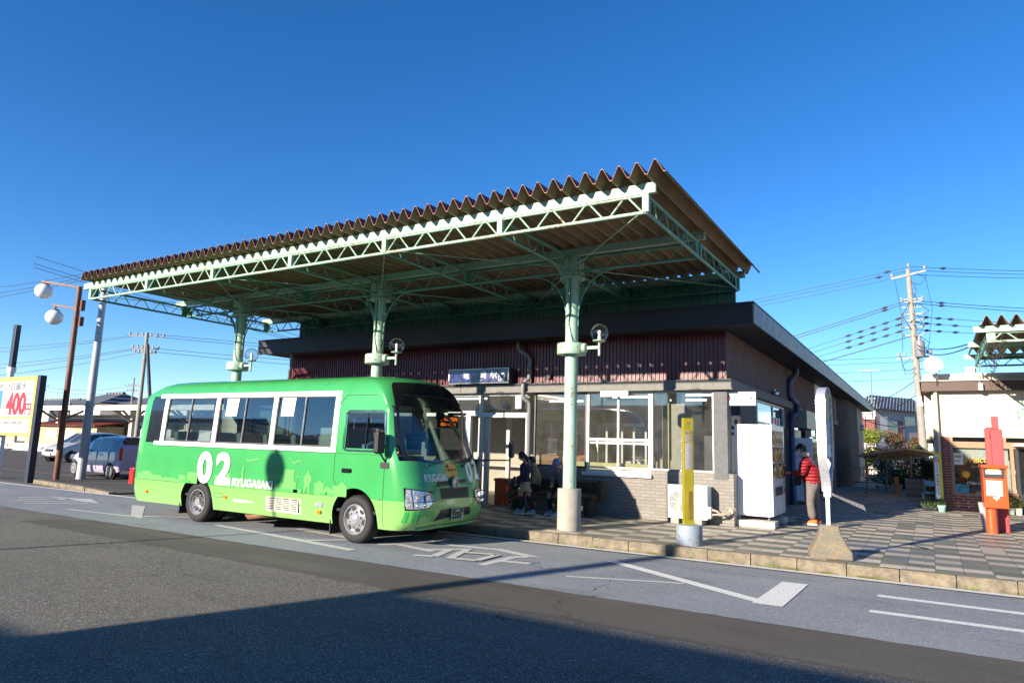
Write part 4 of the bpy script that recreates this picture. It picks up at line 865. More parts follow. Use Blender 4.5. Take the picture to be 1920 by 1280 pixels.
MB().lathe([(.098, 0), (.098, .018), (.09, .03), (.0, .034)], (xb, yc+.0, .945), 28, 'x').build('badge_disc', 'bus_black', bus, smooth=40)
mb = MB(); 
for a0, a1 in ((20, 160), (200, 340)):
    mb.tube([(xb+.034, yc+.066*math.cos(R(a)), .945+.070*math.sin(R(a))) for a in range(a0, a1+1, 10)], .009, 6)
mb.tube([(xb+.034, yc-.066, .945), (xb+.036, yc, .952), (xb+.034, yc+.066, .945)], .008, 6)
mb.tube([(xb+.034, yc-.075, .945+.02), (xb+.034, yc-.068, .945), (xb+.034, yc-.075, .925)], .007, 6).tube([(xb+.034, yc+.075, .965), (xb+.034, yc+.068, .945), (xb+.034, yc+.075, .925)], .007, 6)
mb.build('badge_emblem', 'chrome', bus, weld=False)
fpatch(sh([(-.085, .86), (.07, .86), (.085, .90), (.08, .92), (-.1, .92)][::-1]), .016).build('sensor_cover', 'pipe_grey', bus, weld=False)
P = [(.0+.145*math.cos(R(a)), 1.10+.145*math.sin(R(a))) for a in range(0, 360, 12)]
st_ = fpatch(sh([(p[0]-.0, p[1]+.02) for p in P]), .004).build('round_sticker', 'decal_orange', bus, weld=False)
mb = MB(); src, w_, h_ = text_mb('COMMUNITY BUS', .032, .02); src.v = [(yc-.125+p[0]*.25/w_, 1.115+p[1], 0) for p in src.v]; mb.merge(fpatch(None, .007, 0, MB().add([(a[0], a[1], 0) for a in src.v], src.f), .2)); mb.build('sticker_lettering', 'black', st_, weld=False)
mb = MB(); 
for P in ([(-.05, 1.155), (.03, 1.16), (.045, 1.185), (-.03, 1.20), (-.055, 1.185)], [(.0, 1.0), (.015, 1.0), (.02, 1.16), (.0, 1.16)], [(.06, 1.0), (.08, 1.0), (.05, 1.11), (.035, 1.11)], [(-.012, 1.215), (.02, 1.215), (.02, 1.245), (-.012, 1.245)]): mb.merge(fpatch(sh(P), .006))
mb.build('sticker_figure', 'lamp_red', st_, weld=False)
def ftext(txt, size, y0, y1, z0, bold, name):
    t, w_, h_ = text_mb(txt, size, bold); k = (y1-y0)/w_; t.v = [(yc+y0+p[0]*k, z0+p[1], 0) for p in t.v]; fpatch(None, .004, 0, t, .09).build(name, 'decal_white', body, weld=False)
ftext('RYUGASAKI', .115, -.68, -.14, .965, .02, 'lettering'); ftext('0', .36, .40, .585, .93, .05, 'numeral'); ftext('2', .34, .63, .80, .97, .05, 'numeral')
# mirrors
mb = MB().obox((-6.99, BYC-1.17, 1.53), (.10, .17, .33), 0); mr = mb.build('mirror', 'black', bus, bevel=.035)
MB().tube([(-6.99, BYC-1.14, 1.37), (-6.98, BYC-1.08, 1.30), (-6.97, BYC-1.03, 1.24)], .013, 6).merge(spatch(frect(-7.07, -6.90+.0, 1.15, 1.24, .02), .006, '', '', bus)).build('arm', 'black', mr, weld=False)
mb = MB().tube([(-6.66, BYC+.93, 1.27), (-6.45, BYC+1.15, 1.28), (-6.3, BYC+1.42, 1.28), (-6.28, BYC+1.45, 1.34)], .014, 6); 
mr = MB().obox((-6.28, BYC+1.46, 1.47), (.09, .17, .30), .3).build('mirror', 'black', bus, bevel=.04); mb.build('arm', 'black', mr, weld=False)
MB().obox((-6.72, BYC+.97, 1.19), (.16, .10, .20), 0).build('mirror_base', 'black', bus, bevel=.02)
# interior: seats, poles, dashboard, blinds, destination display
def seat(x, y, w=.42):
    mb = MB().obox((x+.18, y, .93), (.42, w, .10)).obox((x-.02, y, 1.28), (.09, w, .66), rot=Matrix.Rotation(R(-8), 3, 'Y')).obox((x+.18, y, .70), (.12, .2, .42)); s_ = mb.build('seat', 'seat_grey', bus, bevel=.03)
    MB().obox((x-.045, y, 1.49), (.13, w+.012, .26), rot=Matrix.Rotation(R(-8), 3, 'Y')).build('cover', 'seat_cover', s_, bevel=.03)
for x in (-11.2, -10.45, -9.75, -9.05, -8.4):
    for y in (BYC-.74, BYC-.28, BYC+.70): seat(x, y)
for x in (-12.3,):
    for y in (BYC-.74, BYC+.7): seat(x, y)
for x, y in ((-11.95, BYC-.45), (-10.1, BYC-.2), (-8.6, BYC-.2), (-11.3, BYC+.45)): MB().cyl((x, y, .5), (x, y, 2.3), .017, n=10).build('grab_pole', 'pole_orange', bus, smooth=50, weld=False)
for a in (-12.62, -11.0): MB().tube([(a, BYC+.93, 1.45), (a-.05, BYC+.9, 1.8), (a, BYC+.85, 2.15)], .02, 8).build('grab_rail', 'cream', bus, weld=False)
for x in (-10.75, -9.28): 
    mb = MB().quad((x-.12, BYC-.99, 1.92), (x+.19, BYC-.99, 1.92), (x+.21, BYC-.965, 2.24), (x-.12, BYC-.965, 2.24)); mb.build('notice', 'paper', bus, weld=False)
MB().quad((-8.42, BYC-1.0, 1.44), (-8.15, BYC-1.0, 1.44), (-8.15, BYC-.99, 1.74), (-8.42, BYC-.99, 1.74)).build('notice', 'paper', bus, weld=False)
mb = MB().box(-7.15, -6.72, BYC-.9, BYC+.85, .9, 1.25); mb.obox((-7.0, BYC-.5, 1.29), (.3, .5, .10)); mb.build('dashboard', 'seat_grey', bus, bevel=.03)
mb = MB(); P = [(-7.28+.03*math.sin(R(a)), BYC-.5+.2*math.cos(R(a)), 1.32+.17*math.sin(R(a))) for a in range(0, 361, 20)]; mb.tube(P, .014, 6).cyl((-7.28, BYC-.5, 1.32), (-7.1, BYC-.5, 1.2), .02); mb.build('steering_wheel', 'black', bus, weld=False)
mb = MB().obox((-7.75, BYC-.5, .98), (.45, .48, .12)).obox((-7.98, BYC-.5, 1.34), (.1, .48, .75), rot=Matrix.Rotation(R(-8), 3, 'Y')).obox((-8.03, BYC-.5, 1.82), (.09, .26, .2)); mb.build('driver_seat', 'seat_grey', bus, bevel=.03)
MB().box(-7.02, -6.98, BYC+.25, BYC+.80, 1.80, 2.02).build('destination_display', 'black', bus)
mb = MB().merge(text_on('竜ヶ崎駅→市役所前', .07, (-6.972, BYC+.52, 1.92), (0, 1, 0), (0, 0, 1), .0, width=.50)).merge(text_on('循環ルート 左回り', .06, (-6.972, BYC+.50, 1.83), (0, 1, 0), (0, 0, 1), .0, width=.42)); mb.build('display_text', 'led', bus, weld=False)
pb = MB().box(-6.80, -6.79, BYC-.80, BYC-.42, 1.36, 1.68).build('poster', 'teal', bus)
mb = MB()
for tx, zz in (('いばらき周遊', 1.60), ('スタンプラリー', 1.54)): mb.merge(text_on(tx, .035, (-6.788, BYC-.61, zz), (0, 1, 0), (0, 0, 1), .01, width=.3))
mb.box(-6.789, -6.786, BYC-.79, BYC-.43, 1.37, 1.44); mb.build('poster_text', 'paper', pb, weld=False)
pb = MB().box(-6.80, -6.79, BYC-.28, BYC+.05, 1.34, 1.78).build('poster', 'teal', bus)
MB().box(-6.789, -6.786, BYC-.24, BYC-.12, 1.36, 1.55).box(-6.789, -6.786, BYC-.08, BYC+.03, 1.38, 1.60).build('poster_picture', 'shirt_blue', pb, weld=False)
MB().tube([(-6.9, BYC+.22, 2.02), (-6.85, BYC+.35, 1.95), (-6.72, BYC+.55, 1.6), (-6.68, BYC+.62, 1.35)], .028, 8).build('grab_rail', 'cream', bus, smooth=50, weld=False)
MB().box(-13.1, -7.35, BYC-.6, BYC+.6, 2.44, 2.46).build('ceiling_panel', 'bus_lining', bus)
MB().obox((-6.85, BYC+.1, 1.98), (.03, .2, .12)).build('inside_mirror', 'black', bus, bevel=.01)
# ------------------------------------------------------------------ street furniture on the pavement
mat('sign_yellow', (.27, .23, .012), .45, 0, .1, 8, dirt=.3, dirt_col=(.4, .25, .1)); mat('rust_drum', (.34, .40, .46), .6, 0, .1, 6)
rusty('drum_paint', (.24, .30, .36), .66); mat('alu_sheet', (.72, .73, .74), .28, .7, .08, 20); mat('label_multi', (.35, .30, .28), .6, 0, .6, 90)
mat('pink_fade', (.62, .36, .16), .6); mat('grey_text', (.12, .12, .13), .6); mat('timetable', (.42, .43, .46), .5, 0, .35, 60)
t = thing('bus_stop_post', (-3.15, 10.43, .15), 'slim yellow bus stop pillar standing in a rusty blue drum', 'bus stop')
MB().lathe([(.19, .15), (.195, .16), (.19, .42), (.185, .44), (.16, .445), (.0, .445)], (-3.15, 10.45, 0), 32).build('drum', 'drum_paint', t, smooth=40)
rot = Matrix.Rotation(R(38), 3, 'Z'); c_ = Vector((-3.165, 10.45, 1.235))
pm = MB().obox(c_, (.165, .08, 1.60), rot=rot).build('pillar', 'sign_yellow', t, bevel=.008)
def on_pillar(x0, x1, z0, z1, off=.0025): 
    return [tuple(c_+rot@Vector((x, -.0375-off, z))) for x, z in ((x0, z0), (x1, z0), (x1, z1), (x0, z1))]
MB().quad(*on_pillar(-.055, .075, .03, .42)).build('timetable', 'timetable', pm, weld=False)
MB().quad(*on_pillar(-.07, .075, .545, .62)).build('route_name', 'olive_yellow', pm, weld=False)
MB().quad(*on_pillar(-.06, .075, .44, .535)).build('route_list', 'label_multi', pm, weld=False)
MB().quad(*on_pillar(-.01, .06, -.72, -.30)).build('faded_print', 'pink_fade', pm, weld=False)
u_ = tuple(rot@Vector((1, 0, 0)))
mb = MB()
for tx, sz, z in (('関鉄', .03, .71), ('バス', .022, .66), ('竜ヶ崎駅', .028, .565), ('のりば', .02, -.02)): mb.merge(text_on(tx, sz, c_+rot@Vector((.01, -.0425, z)), u_, (0, 0, 1), .004))
mb.build('print', 'grey_text', pm, weld=False)
for z in (.45, .30, .13, .07, .0, -.28, -.36, -.42): MB().obox(c_+rot@Vector((-.094, 0, z)), (.006, .03, .03), rot=rot).build('sticker', 'timetable', pm, weld=False)

t = thing('bus_stop_post', (-1.24, 10.55, .15), 'tall white rounded bus stop sign on a speckled concrete weight', 'bus stop')
m, g = base_mat('pebble_concrete', .92); p = g.pos(); v_ = g.voro(p, 120, 'Color'); c = g.mix(g.xyz(v_)[0], (.13, .115, .085, 1), (.25, .22, .17, 1)); c = g.mix(g.math('MULTIPLY', g.ramp(g.noise(p, 10, 5), .5, .65), .8), c, (.30, .19, .09, 1)); c = g.mix(g.math('MULTIPLY', g.ramp(g.noise(p, 3, 4), .4, .7), .4), c, (.09, .09, .07, 1)); g.l.new(c, g.b.inputs['Base Color']); g.bump(g.voro(p, 60), .35, .006)
mb = MB(); prof = [(.265, 0), (.26, .10), (.20, .20), (.14, .32), (.115, .44)]
for i, (w, z) in enumerate(prof):
    d = w*.62+.03; mb.v += [(-1.24-w, 10.58-d, .15+z), (-1.24+w, 10.58-d, .15+z), (-1.24+w, 10.58+d, .15+z), (-1.24-w, 10.58+d, .15+z)]
for i in range(4):
    for k in range(4): mb.f.append((i*4+k, i*4+(k+1) % 4, i*4+4+(k+1) % 4, i*4+4+k)); mb.m.append(0)
mb.f += [(0, 1, 2, 3)[::-1], (16, 17, 18, 19)]; mb.m += [0, 0]; mb.xf(Matrix.Translation((-1.24, 10.58, 0))@Matrix.Rotation(R(14), 4, 'Z')@Matrix.Translation((1.24, -10.58, 0))).build('weight', 'pebble_concrete', t, bevel=.02)
MB().box(-1.268, -1.215, 10.55, 10.60, .58, 1.02).build('stem', 'alu_white', t, bevel=.006)
MB().box(-1.29, -1.19, 10.53, 10.62, .96, 1.10).build('bracket', 'alu_sheet', t, bevel=.01)
# the bent aluminium frame: a flat band running up, over the round top and down the other side (seen nearly edge on)
ang = R(84); ux = Vector((math.cos(ang), math.sin(ang), 0)); uy = Vector((-math.sin(ang), math.cos(ang), 0)); base = Vector((-1.245, 10.575, 0))
def band(P, w, th, mtn, name, par):
    mb = MB(); n = len(P)
    for i, (a, z) in enumerate(P):
        d = Vector((P[min(i+1, n-1)][0]-P[max(i-1, 0)][0], P[min(i+1, n-1)][1]-P[max(i-1, 0)][1])).normalized(); no = Vector((-d.y, d.x))
        for s1, s2 in ((-1, -1), (1, -1), (1, 1), (-1, 1)): mb.v.append(tuple(base+ux*(a+no.x*s2*th/2)+uy*(s1*w/2)+Vector((0, 0, z+no.y*s2*th/2))))
    for i in range(n-1):
        for k in range(4): mb.f.append((i*4+k, i*4+(k+1) % 4, i*4+4+(k+1) % 4, i*4+4+k)); mb.m.append(0)
    mb.f += [(0, 1, 2, 3), tuple(4*(n-1)+k for k in (3, 2, 1, 0))]; mb.m += [0, 0]; return mb.build(name, mtn, par, smooth=60)
rr = .20; sm = [(.03+(rr-.03)*(.5-.5*math.cos(math.pi*k/10)), 1.04+.52*k/10) for k in range(11)]; P = [(-a, z) for a, z in sm]+[(-rr, 2.28)]+[(rr*math.cos(math.pi-math.pi*k/10), 2.28+rr*math.sin(math.pi-math.pi*k/10)) for k in range(1, 10)]+[(rr, 2.28)]+sm[::-1]
fr_ = band(P, .12, .012, 'alu_sheet', 'frame', t)
mb = MB(); Q = [(-rr+.01, 1.50), (rr-.01, 1.50), (rr-.01, 2.28)]+[((rr-.01)*math.cos(math.pi*k/8), 2.28+(rr-.01)*math.sin(math.pi*k/8)) for k in range(1, 8)]+[(-rr+.01, 2.28)]
for s_ in (-.03, .03): mb.poly([tuple(base+ux*a+uy*s_+Vector((0, 0, z))) for a, z in Q])
mb.build('panel', 'timetable', t, weld=False)
mb = MB(); 
for z0, z1, mi in ((2.05, 2.40, 0), (1.72, 2.0, 1), (1.52, 1.68, 2)): mb.poly([tuple(base+ux*a-uy*.034+Vector((0, 0, z))) for a, z in ((-.16, z0), (.16, z0), (.16, z1), (-.16, z1))], mi)
mb.build('timetable', ['olive_yellow', 'timetable', 'paper'], t, weld=False)
MB().quad((-1.20, 10.56, 1.0), (-.78, 10.70, .80), (-.80, 10.62, .88), (-1.19, 10.50, 1.03)).quad((-1.2, 10.5, 1.03), (-1.08, 10.48, .95), (-1.1, 10.5, .97), (-1.2, 10.53, 1.04)).build('loose_strip', 'alu_sheet', t, weld=False)

# letter box on a round foot, its granite post, the red frame board behind
mat('post_red', (.70, .085, .02), .35, 0, .05, 4, coat=.4); mat('frame_red', (.42, .045, .05), .5, 0, .1, 4); mat('granite', (.35, .34, .33), .8, 0, .4, 90)
t = thing('letter_box', (.95, 16.05, .15), 'bright red letter box on a round foot', 'letter box')
mb = MB().cyl((.94, 16.05, .15), (.94, 16.05, .66), .088, n=28); mb.build('foot', 'post_red', t, smooth=40)
rot = Matrix.Rotation(R(4), 3, 'Z')
MB().obox((1.02, 16.07, 1.0), (.38, .34, .74), rot=rot).build('box', 'post_red', t, bevel=.015); MB().obox((1.02, 16.05, 1.40), (.42, .42, .06), rot=rot).build('lid', 'post_red', t, bevel=.012)
MB().obox((1.01, 15.885, 1.275), (.32, .02, .17), rot=rot).build('slot_plate', 'alu_dark', t, bevel=.004)
MB().obox((1.01, 15.868, 1.295), (.24, .012, .07), rot=rot).build('label', 'paper', t); MB().obox((1.01, 15.868, 1.345), (.19, .012, .02), rot=rot).build('label', 'decal_orange', t)
MB().obox((1.01, 15.89, 1.0), (.25, .012, .28), rot=rot).build('notice', 'white', t); MB().obox((1.03, 15.89, .825), (.10, .010, .03), rot=rot).obox((1.03, 15.889, .80), (.03, .010, .05), rot=rot).build('mark', 'white', t, weld=False)
tag(MB().prism([(.82, .15), (1.06, .15), (1.06, .70), (.76, .70)], 16.32, 16.5, 'y').build('granite_post', 'granite', bevel=.008), 'rough grey granite block behind the red letter box', 'stone post')
t = thing('frame_board', (1.15, 16.7, .15), 'tall dark red wooden notice frame behind the letter box', 'notice board')
for y, x, z, e in ((16.55, 1.14, 2.12, .25), (17.35, 1.09, 2.16, .02)): MB().box(x-.09, x+.10, y-.06, y+.06, .15, z).box(x-.06, x+.05, y-.05, y+.05, z, z+e).build('post', 'frame_red', t, bevel=.01)
MB().box(1.08, 1.18, 16.62, 17.29, 1.95, 2.10).box(1.08, 1.18, 16.62, 17.29, 1.02, 1.12).build('rail', 'frame_red', t); MB().box(1.11, 1.15, 16.62, 17.29, 1.12, 1.95).build('board', 'inner_wall', t)
MB().cyl((1.22, 16.35, .15), (1.22, 16.35, .62), .018, n=8).build('foot_rod', 'frame_red', t)

# vending machines, air conditioner, signs on the wall
mat('concrete_pale', (.52, .49, .42), .9, 0, .12, 5, bump=.4, bsc=90, dirt=.3); mat('vend_white', (.82, .83, .84), .3, 0, .02, 2, coat=.3)
m, g = base_mat('drink_rows', .4); p = g.pos(); X, Y, Z = g.xyz(p); cv = g.new('ShaderNodeCombineXYZ'); g.l.new(g.math('FLOOR', g.math('MULTIPLY', Y, 14)), cv.inputs[0]); g.l.new(g.math('FLOOR', g.math('MULTIPLY', Z, 5)), cv.inputs[1])
wnz = g.new('ShaderNodeTexWhiteNoise', noise_dimensions='2D'); g.l.new(cv.outputs[0], wnz.inputs['Vector']); hs = g.new('ShaderNodeHueSaturation'); g.l.new(g.mix(.45, wnz.outputs['Color'], (.45, .22, .12, 1)), hs.inputs['Color']); hs.inputs['Saturation'].default_value = 1.1; hs.inputs['Value'].default_value = .8
c = g.mix(g.ramp(g.noise(p, 24, 4, .7), .42, .56), hs.outputs[0], (.72, .68, .60, 1)); g.l.new(c, g.b.inputs['Base Color'])
mat('pack_red', (.45, .03, .02), .4, 0, .3, 30); mat('pack_brown', (.22, .09, .04), .5, 0, .4, 30); mat('pack_green', (.05, .20, .08), .5, 0, .4, 30); mat('banner_yellow', (.75, .62, .04), .6)
def vending(x0, x1, y0, y1, z0, z1, label):
    t = thing('vending_machine', ((x0+x1)/2, (y0+y1)/2, z0-.07), label, 'vending machine', 'white vending machines along the side wall')
    MB().box(x0, x1-.03, y0, y1, z0, z1).build('cabinet', 'vend_white', t, bevel=.008)
    d = MB().box(x1-.028, x1+.02, y0+.004, y1-.004, z0+.01, z1-.004).build('door', 'vend_white', t, bevel=.01)
    h = z1-z0
    for k in range(3):
        a = z1-.10-(k+1)*.31; dw = MB().box(x1+.021, x1+.024, y0+.05, y1-.15, a+.02, a+.30).build('display_window', 'alu_dark', d, weld=False)
        mb = MB(); n_ = 9; w_ = (y1-y0-.24)/n_
        for q in range(n_):
            yy = y0+.07+q*w_; hh = rnd.uniform(.18, .25); cc = rnd.randrange(6); mb.box(x1+.0245, x1+.030, yy, yy+w_*.86, a+.03, a+.03+hh, cc); mb.box(x1+.0305, x1+.032, yy+w_*.15, yy+w_*.7, a+.06, a+.06+hh*.45, (cc+3) % 6)
        mb.build('product_samples', ['pack_red', 'paper', 'pack_brown', 'banner_yellow', 'pack_green', 'decal_orange'], dw, weld=False)
        MB().box(x1+.021, x1+.04, y0+.05, y1-.15, a, a+.018).build('shelf_strip', 'alu_grey', d, weld=False)
    MB().box(x1+.021, x1+.026, y0+.25, y0+.60, z0+.70, z0+.98).build('price_panel', 'timetable', d, weld=False)
    MB().box(x1+.021, x1+.045, y1-.19, y1-.08, z0+.72, z0+.95).build('coin_panel', 'lamp_red', d, bevel=.01)
    MB().box(x1+.021, x1+.026, y0+.22, y1-.30, z0+.38, z0+.54).build('outlet', 'alu_dark', d, weld=False); MB().box(x1+.021, x1+.03, y1-.12, y1-.07, z0+.40, z0+.50).build('lock', 'lamp_red', d, weld=False)
    mb = MB()
    for x in (x0+.06, x1-.08):
        for y in (y0+.08, y1-.08): mb.cyl((x, y, z0-.075), (x, y, z0), .018, n=8)
    mb.build('feet', 'steel', t, weld=False); return t
vending(-3.25, -2.57, 13.76, 15.05, .345, 2.07, 'big white vending machine on a concrete slab at the building corner')
vending(-3.25, -2.75, 20.45, 21.5, .25, 1.95, 'white vending machine further back, behind the man in red')
tag(MB().box(-3.32, -2.50, 13.60, 13.98, .15, .27).build('plinth', 'concrete_pale', bevel=.02), 'long pale concrete block under the near end of the big vending machine', 'plinth'); tag(MB().box(-3.32, -2.5, 14.6, 15.0, .15, .27).build('plinth', 'concrete_pale', bevel=.02), 'pale concrete block under the far end of the big vending machine', 'plinth')
MB().obox((-2.52, 15.03, .215), (.25, .20, .10), .2).build('chock', 'concrete', bevel=.01)
bpy.data.objects['chock']['label'] = 'small white block with red print beside the vending machine plinth'; bpy.data.objects['chock']['category'] = 'block'
t = thing('paper_card', (-2.62, 14.55, 2.07), 'small tilted card with red print standing on top of the vending machine', 'card')
rot = Matrix.Rotation(R(70), 3, 'Z')@Matrix.Rotation(R(6), 3, 'Y'); MB().obox((-2.62, 14.55, 2.155), (.34, .008, .165), rot=rot).build('sheet', 'paper', t)
mb = MB()
for k in range(3): mb.obox(Vector((-2.615, 14.55, 2.155))+rot@Vector((-.11+k*.10, -.007, 0)), (.035, .004, .12), rot=rot)
mb.build('print', 'lamp_red', t, weld=False)
t = thing('air_conditioner', (-3.95, 13.2, .15), 'white air conditioner outdoor unit with round fan guard against the brick base', 'air conditioner')
MB().box(-4.36, -3.60, 13.08, 13.38, .26, .88).build('casing', 'vend_white', t, bevel=.012); MB().box(-4.385, -4.362, 13.10, 13.36, .28, .86).build('side_vent', 'alu_dark', t)
mb = MB().tube([(-4.13+.205*math.cos(R(a)), 13.068, .565+.205*math.sin(R(a))) for a in range(0, 361, 12)], .006, 5); MB().lathe([(.20, -.0), (.0, -.001)], (-4.13, 13.078, .565), 32, 'y').build('fan_opening', 'grille_dark' if 'grille_dark' in MATS else 'alu_grey', t, weld=False)
for k in range(9):
    r_ = .03+k*.021; mb.tube([(-4.13+r_*math.cos(R(a)), 13.062, .565+r_*math.sin(R(a))) for a in range(0, 361, 20)], .003, 4)
for k in range(4): a = k*math.pi/4; mb.tube([(-4.13+.2*math.cos(a), 13.06, .565+.2*math.sin(a)), (-4.13-.2*math.cos(a), 13.06, .565-.2*math.sin(a))], .005, 4)
mb.build('fan_guard', 'white', t, weld=False)
MB().merge(text_on('三菱', .02, (-3.80, 13.076, .74), (1, 0, 0), (0, 0, 1), .004)).build('nameplate', 'grey_text', t, weld=False)
MB().box(-3.598, -3.54, 13.10, 13.22, .30, .50).build('valve_cover', 'vend_white', t, bevel=.008)
for x in (-4.22, -3.78): MB().box(x-.08, x+.08, 13.06, 13.40, .152, .258).build('foot', 'concrete', t, bevel=.01)
tag(MB().tube([(-3.56, 13.15, .46), (-3.45, 13.18, .43), (-3.40, 13.22, .38), (-3.30, 13.3, .40), (-3.22, 13.40, .42)], .022, 8).tube([(-3.56, 13.14, .36), (-3.45, 13.18, .37), (-3.38, 13.22, .36), (-3.28, 13.3, .38), (-3.22, 13.40, .44)], .018, 8).cyl((-3.24, 13.36, .43), (-3.20, 13.46, .44), .05).build('refrigerant_pipe', 'pipe_tape' if 'pipe_tape' in MATS else 'plaster_beige', smooth=40, weld=False), 'wrapped beige pipes from the air conditioner to the wall corner', 'pipe')
t = thing('restroom_sign', (-3.05, 13.55, 2.40), 'white projecting restroom sign board at the building corner', 'sign')
MB().box(-3.34, -2.78, 13.53, 13.60, 2.42, 2.68).build('board', 'white', t, bevel=.004); MB().box(-3.40, -3.34, 13.52, 13.61, 2.43, 2.66).build('bracket', 'alu_grey', t)
for x, mt_ in ((-3.26, 'lamp_red'), (-3.17, 'shirt_blue')): MB().ball((x, 13.525, 2.605), .014, 8).prism([(x-.018, 2.52), (x+.018, 2.52), (x+.012, 2.59), (x-.012, 2.59)], 13.522, 13.528, 'y').build('pictogram', mt_, t, weld=False)
MB().merge(text_on('トイレ', .05, (-3.03, 13.527, 2.54), (1, 0, 0), (0, 0, 1), .004)).box(-3.16, -2.92, 13.525, 13.529, 2.455, 2.463).build('lettering', 'timetable', t, weld=False)
MB().ball((-2.86, 13.525, 2.56), .022, 8).build('pictogram', 'poster_green', t)
tag(MB().ball((-3.18, 17.8, 2.98), .075, 14).cyl((-3.29, 17.8, 3.02), (-3.18, 17.8, 3.02), .06, n=14).build('security_camera', 'chrome', smooth=50), 'small dark dome camera on the brown side wall above the ledge', 'camera')
tag(MB().box(-7.23, -7.13, 13.38, 13.47, 3.02, 3.12).build('speaker_box', 'black', bevel=.005), 'small black box on the burgundy cladding beside the drainpipe', 'speaker')
t = thing('route_board', (-3.2, 26.3, 3.1), 'framed white station notice high on the brown side wall', 'notice board')
MB().box(-3.27, -3.22, 25.0, 27.7, 3.15, 3.92).build('frame', 'alu_grey', t); MB().box(-3.219, -3.21, 25.08, 27.62, 3.2, 3.87).build('face', 'paper', t)
mb = MB()
for tx, sz, z in (('竜ヶ崎駅', .26, 3.52), ('関東鉄道', .12, 3.34)): mb.merge(text_on(tx, sz, (-3.207, 26.35, z), (0, 1, 0), (0, 0, 1), .01))
mb.build('lettering', 'grey_text', t, weld=False); MB().box(-3.208, -3.205, 25.1, 27.6, 3.25, 3.28).build('red_line', 'lamp_red', t)
# bench, orange bin
t = thing('log_bench', (-6.75, 13.05, .15), 'long dark log bench against the brick base', 'bench')
MB().box(-7.85, -5.85, 12.88, 13.24, .50, .57).build('seat', 'wood_dark', t, bevel=.015); MB().box(-7.85, -5.85, 13.24, 13.33, .64, .84).build('backrest', 'wood_dark', t, bevel=.02)
for x in (-7.75, -6.0): MB().lathe([(.10, .15), (.11, .3), (.09, .5)], (x, 13.05, 0), 14).build('leg', 'wood_dark', t, smooth=50)
MB().lathe([(.07, .45), (.085, .6), (.09, .80), (.07, .87), (.0, .88)], (-5.82, 13.22, 0), 14).build('end_post', 'wood_dark', t, smooth=50)
mat('bin_orange', (.62, .10, .02), .4, 0, .08); mat('flower_wrap', (.30, .20, .16), .3, 0, .8, 60)
tag(MB().box(-8.75, -8.45, 13.75, 14.05, .16, .72).box(-8.77, -8.43, 13.73, 14.07, .70, .76).build('bin', 'bin_orange', bevel=.02), 'orange square bin just inside the station entrance', 'bin')
mb = MB()
for k in range(160):
    a = rnd.uniform(0, 6.28); r_ = rnd.uniform(0, .20); z_ = rnd.uniform(.16, .80); c0 = Vector((-8.22+r_*math.cos(a), 13.85+r_*math.sin(a)*.6, z_)); d1 = Vector((rnd.uniform(-1, 1), rnd.uniform(-1, 1), rnd.uniform(-.5, 1))).normalized()*.05; d2 = d1.orthogonal()*.7
    mb.quad(c0-d1-d2, c0+d1-d2, c0+d1+d2, c0-d1+d2, rnd.choice((0, 1, 2)))
tag(mb.build('wrapped_plant', ['flower_wrap', 'poster_green', 'lamp_red'], weld=False), 'plants in clear wrapping beside the orange bin', 'plant')

# ------------------------------------------------------------------ cafe building on the right and its canopy
mat('cafe_wall', (.58, .52, .43), .85, 0, .04, 2, bump=.1, dirt=.1); mat('cafe_brown', (.085, .045, .035), .5, 0, .2, 3); mat('frame_brown', (.33, .19, .11), .55, 0, .15, 8); mat('mint', (.42, .75, .60), .6, 0, .03)
mat('curtain', (.70, .72, .68), .9, 0, .1, 12); glass_mat('glass_shop', (.62, .66, .64), .10)
cf = thing('cafe_building', (3.5, 24, .15), 'cream single storey cafe with brown fascia and red brick base', 'shop')
MB().box(.12, 9, 22.0, 22.18, 2.08, 3.30).box(.12, .30, 22.18, 30, .15, 3.30).box(-.05, .12, 22.6, 30, 2.0, 3.30).build('wall', 'cafe_wall', cf, weld=False)
MB().box(-.10, 9, 21.75, 30, 3.30, 3.56).build('roof_fascia', 'cafe_brown', cf); MB().box(-.14, 9, 21.70, 30.05, 3.562, 3.585).box(-.05, 9, 21.95, 30, 3.586, 3.78).build('roof_flashing', 'cafe_wall', cf, weld=False)
MB().box(.30, .48, 21.98, 22.2, .15, 2.08).box(.48, 1.86, 21.98, 22.2, .15, .56).box(1.66, 1.90, 21.96, 22.2, .15, .66).box(3.0, 9, 21.98, 22.2, .15, .56).build('brick_base', 'brick_red', cf, weld=False)
mb = MB().box(.48, .55, 21.99, 22.1, .56, 2.08).box(.55, 9, 21.99, 22.1, 1.80, 1.96).box(1.78, 1.86, 21.99, 22.1, .56, 1.80).box(.55, 1.78, 21.99, 22.1, .56, .61).box(1.66, 1.72, 21.98, 22.1, 1.96, 2.08).box(2.9, 3.0, 21.99, 22.1, .15, 1.80)
mb.build('window_frame', 'frame_brown', cf, weld=False)
MB().quad((.55, 22.03, .61), (1.78, 22.03, .61), (1.78, 22.03, 1.80), (.55, 22.03, 1.80)).quad((.55, 22.03, 1.96), (9, 22.03, 1.96), (9, 22.03, 2.08), (.55, 22.03, 2.08)).build('window_glass', 'glass_shop', cf, weld=False)
MB().box(.50, 9, 24.5, 24.6, .15, 2.9).box(.55, 9, 22.3, 24.5, .10, .15).build('inner_wall', 'curtain', cf, weld=False)
MB().box(.62, 1.75, 22.12, 22.14, 1.50, 1.80).box(1.62, 1.77, 22.12, 22.14, .62, 1.5).build('blind', 'curtain', cf, weld=False)
MB().box(1.88, 2.9, 22.02, 22.08, .15, 1.85).build('door', 'black', cf); MB().box(1.86, 3.0, 21.6, 22.0, 1.86, 1.92).build('door_hood', 'curtain', cf, bevel=.01)
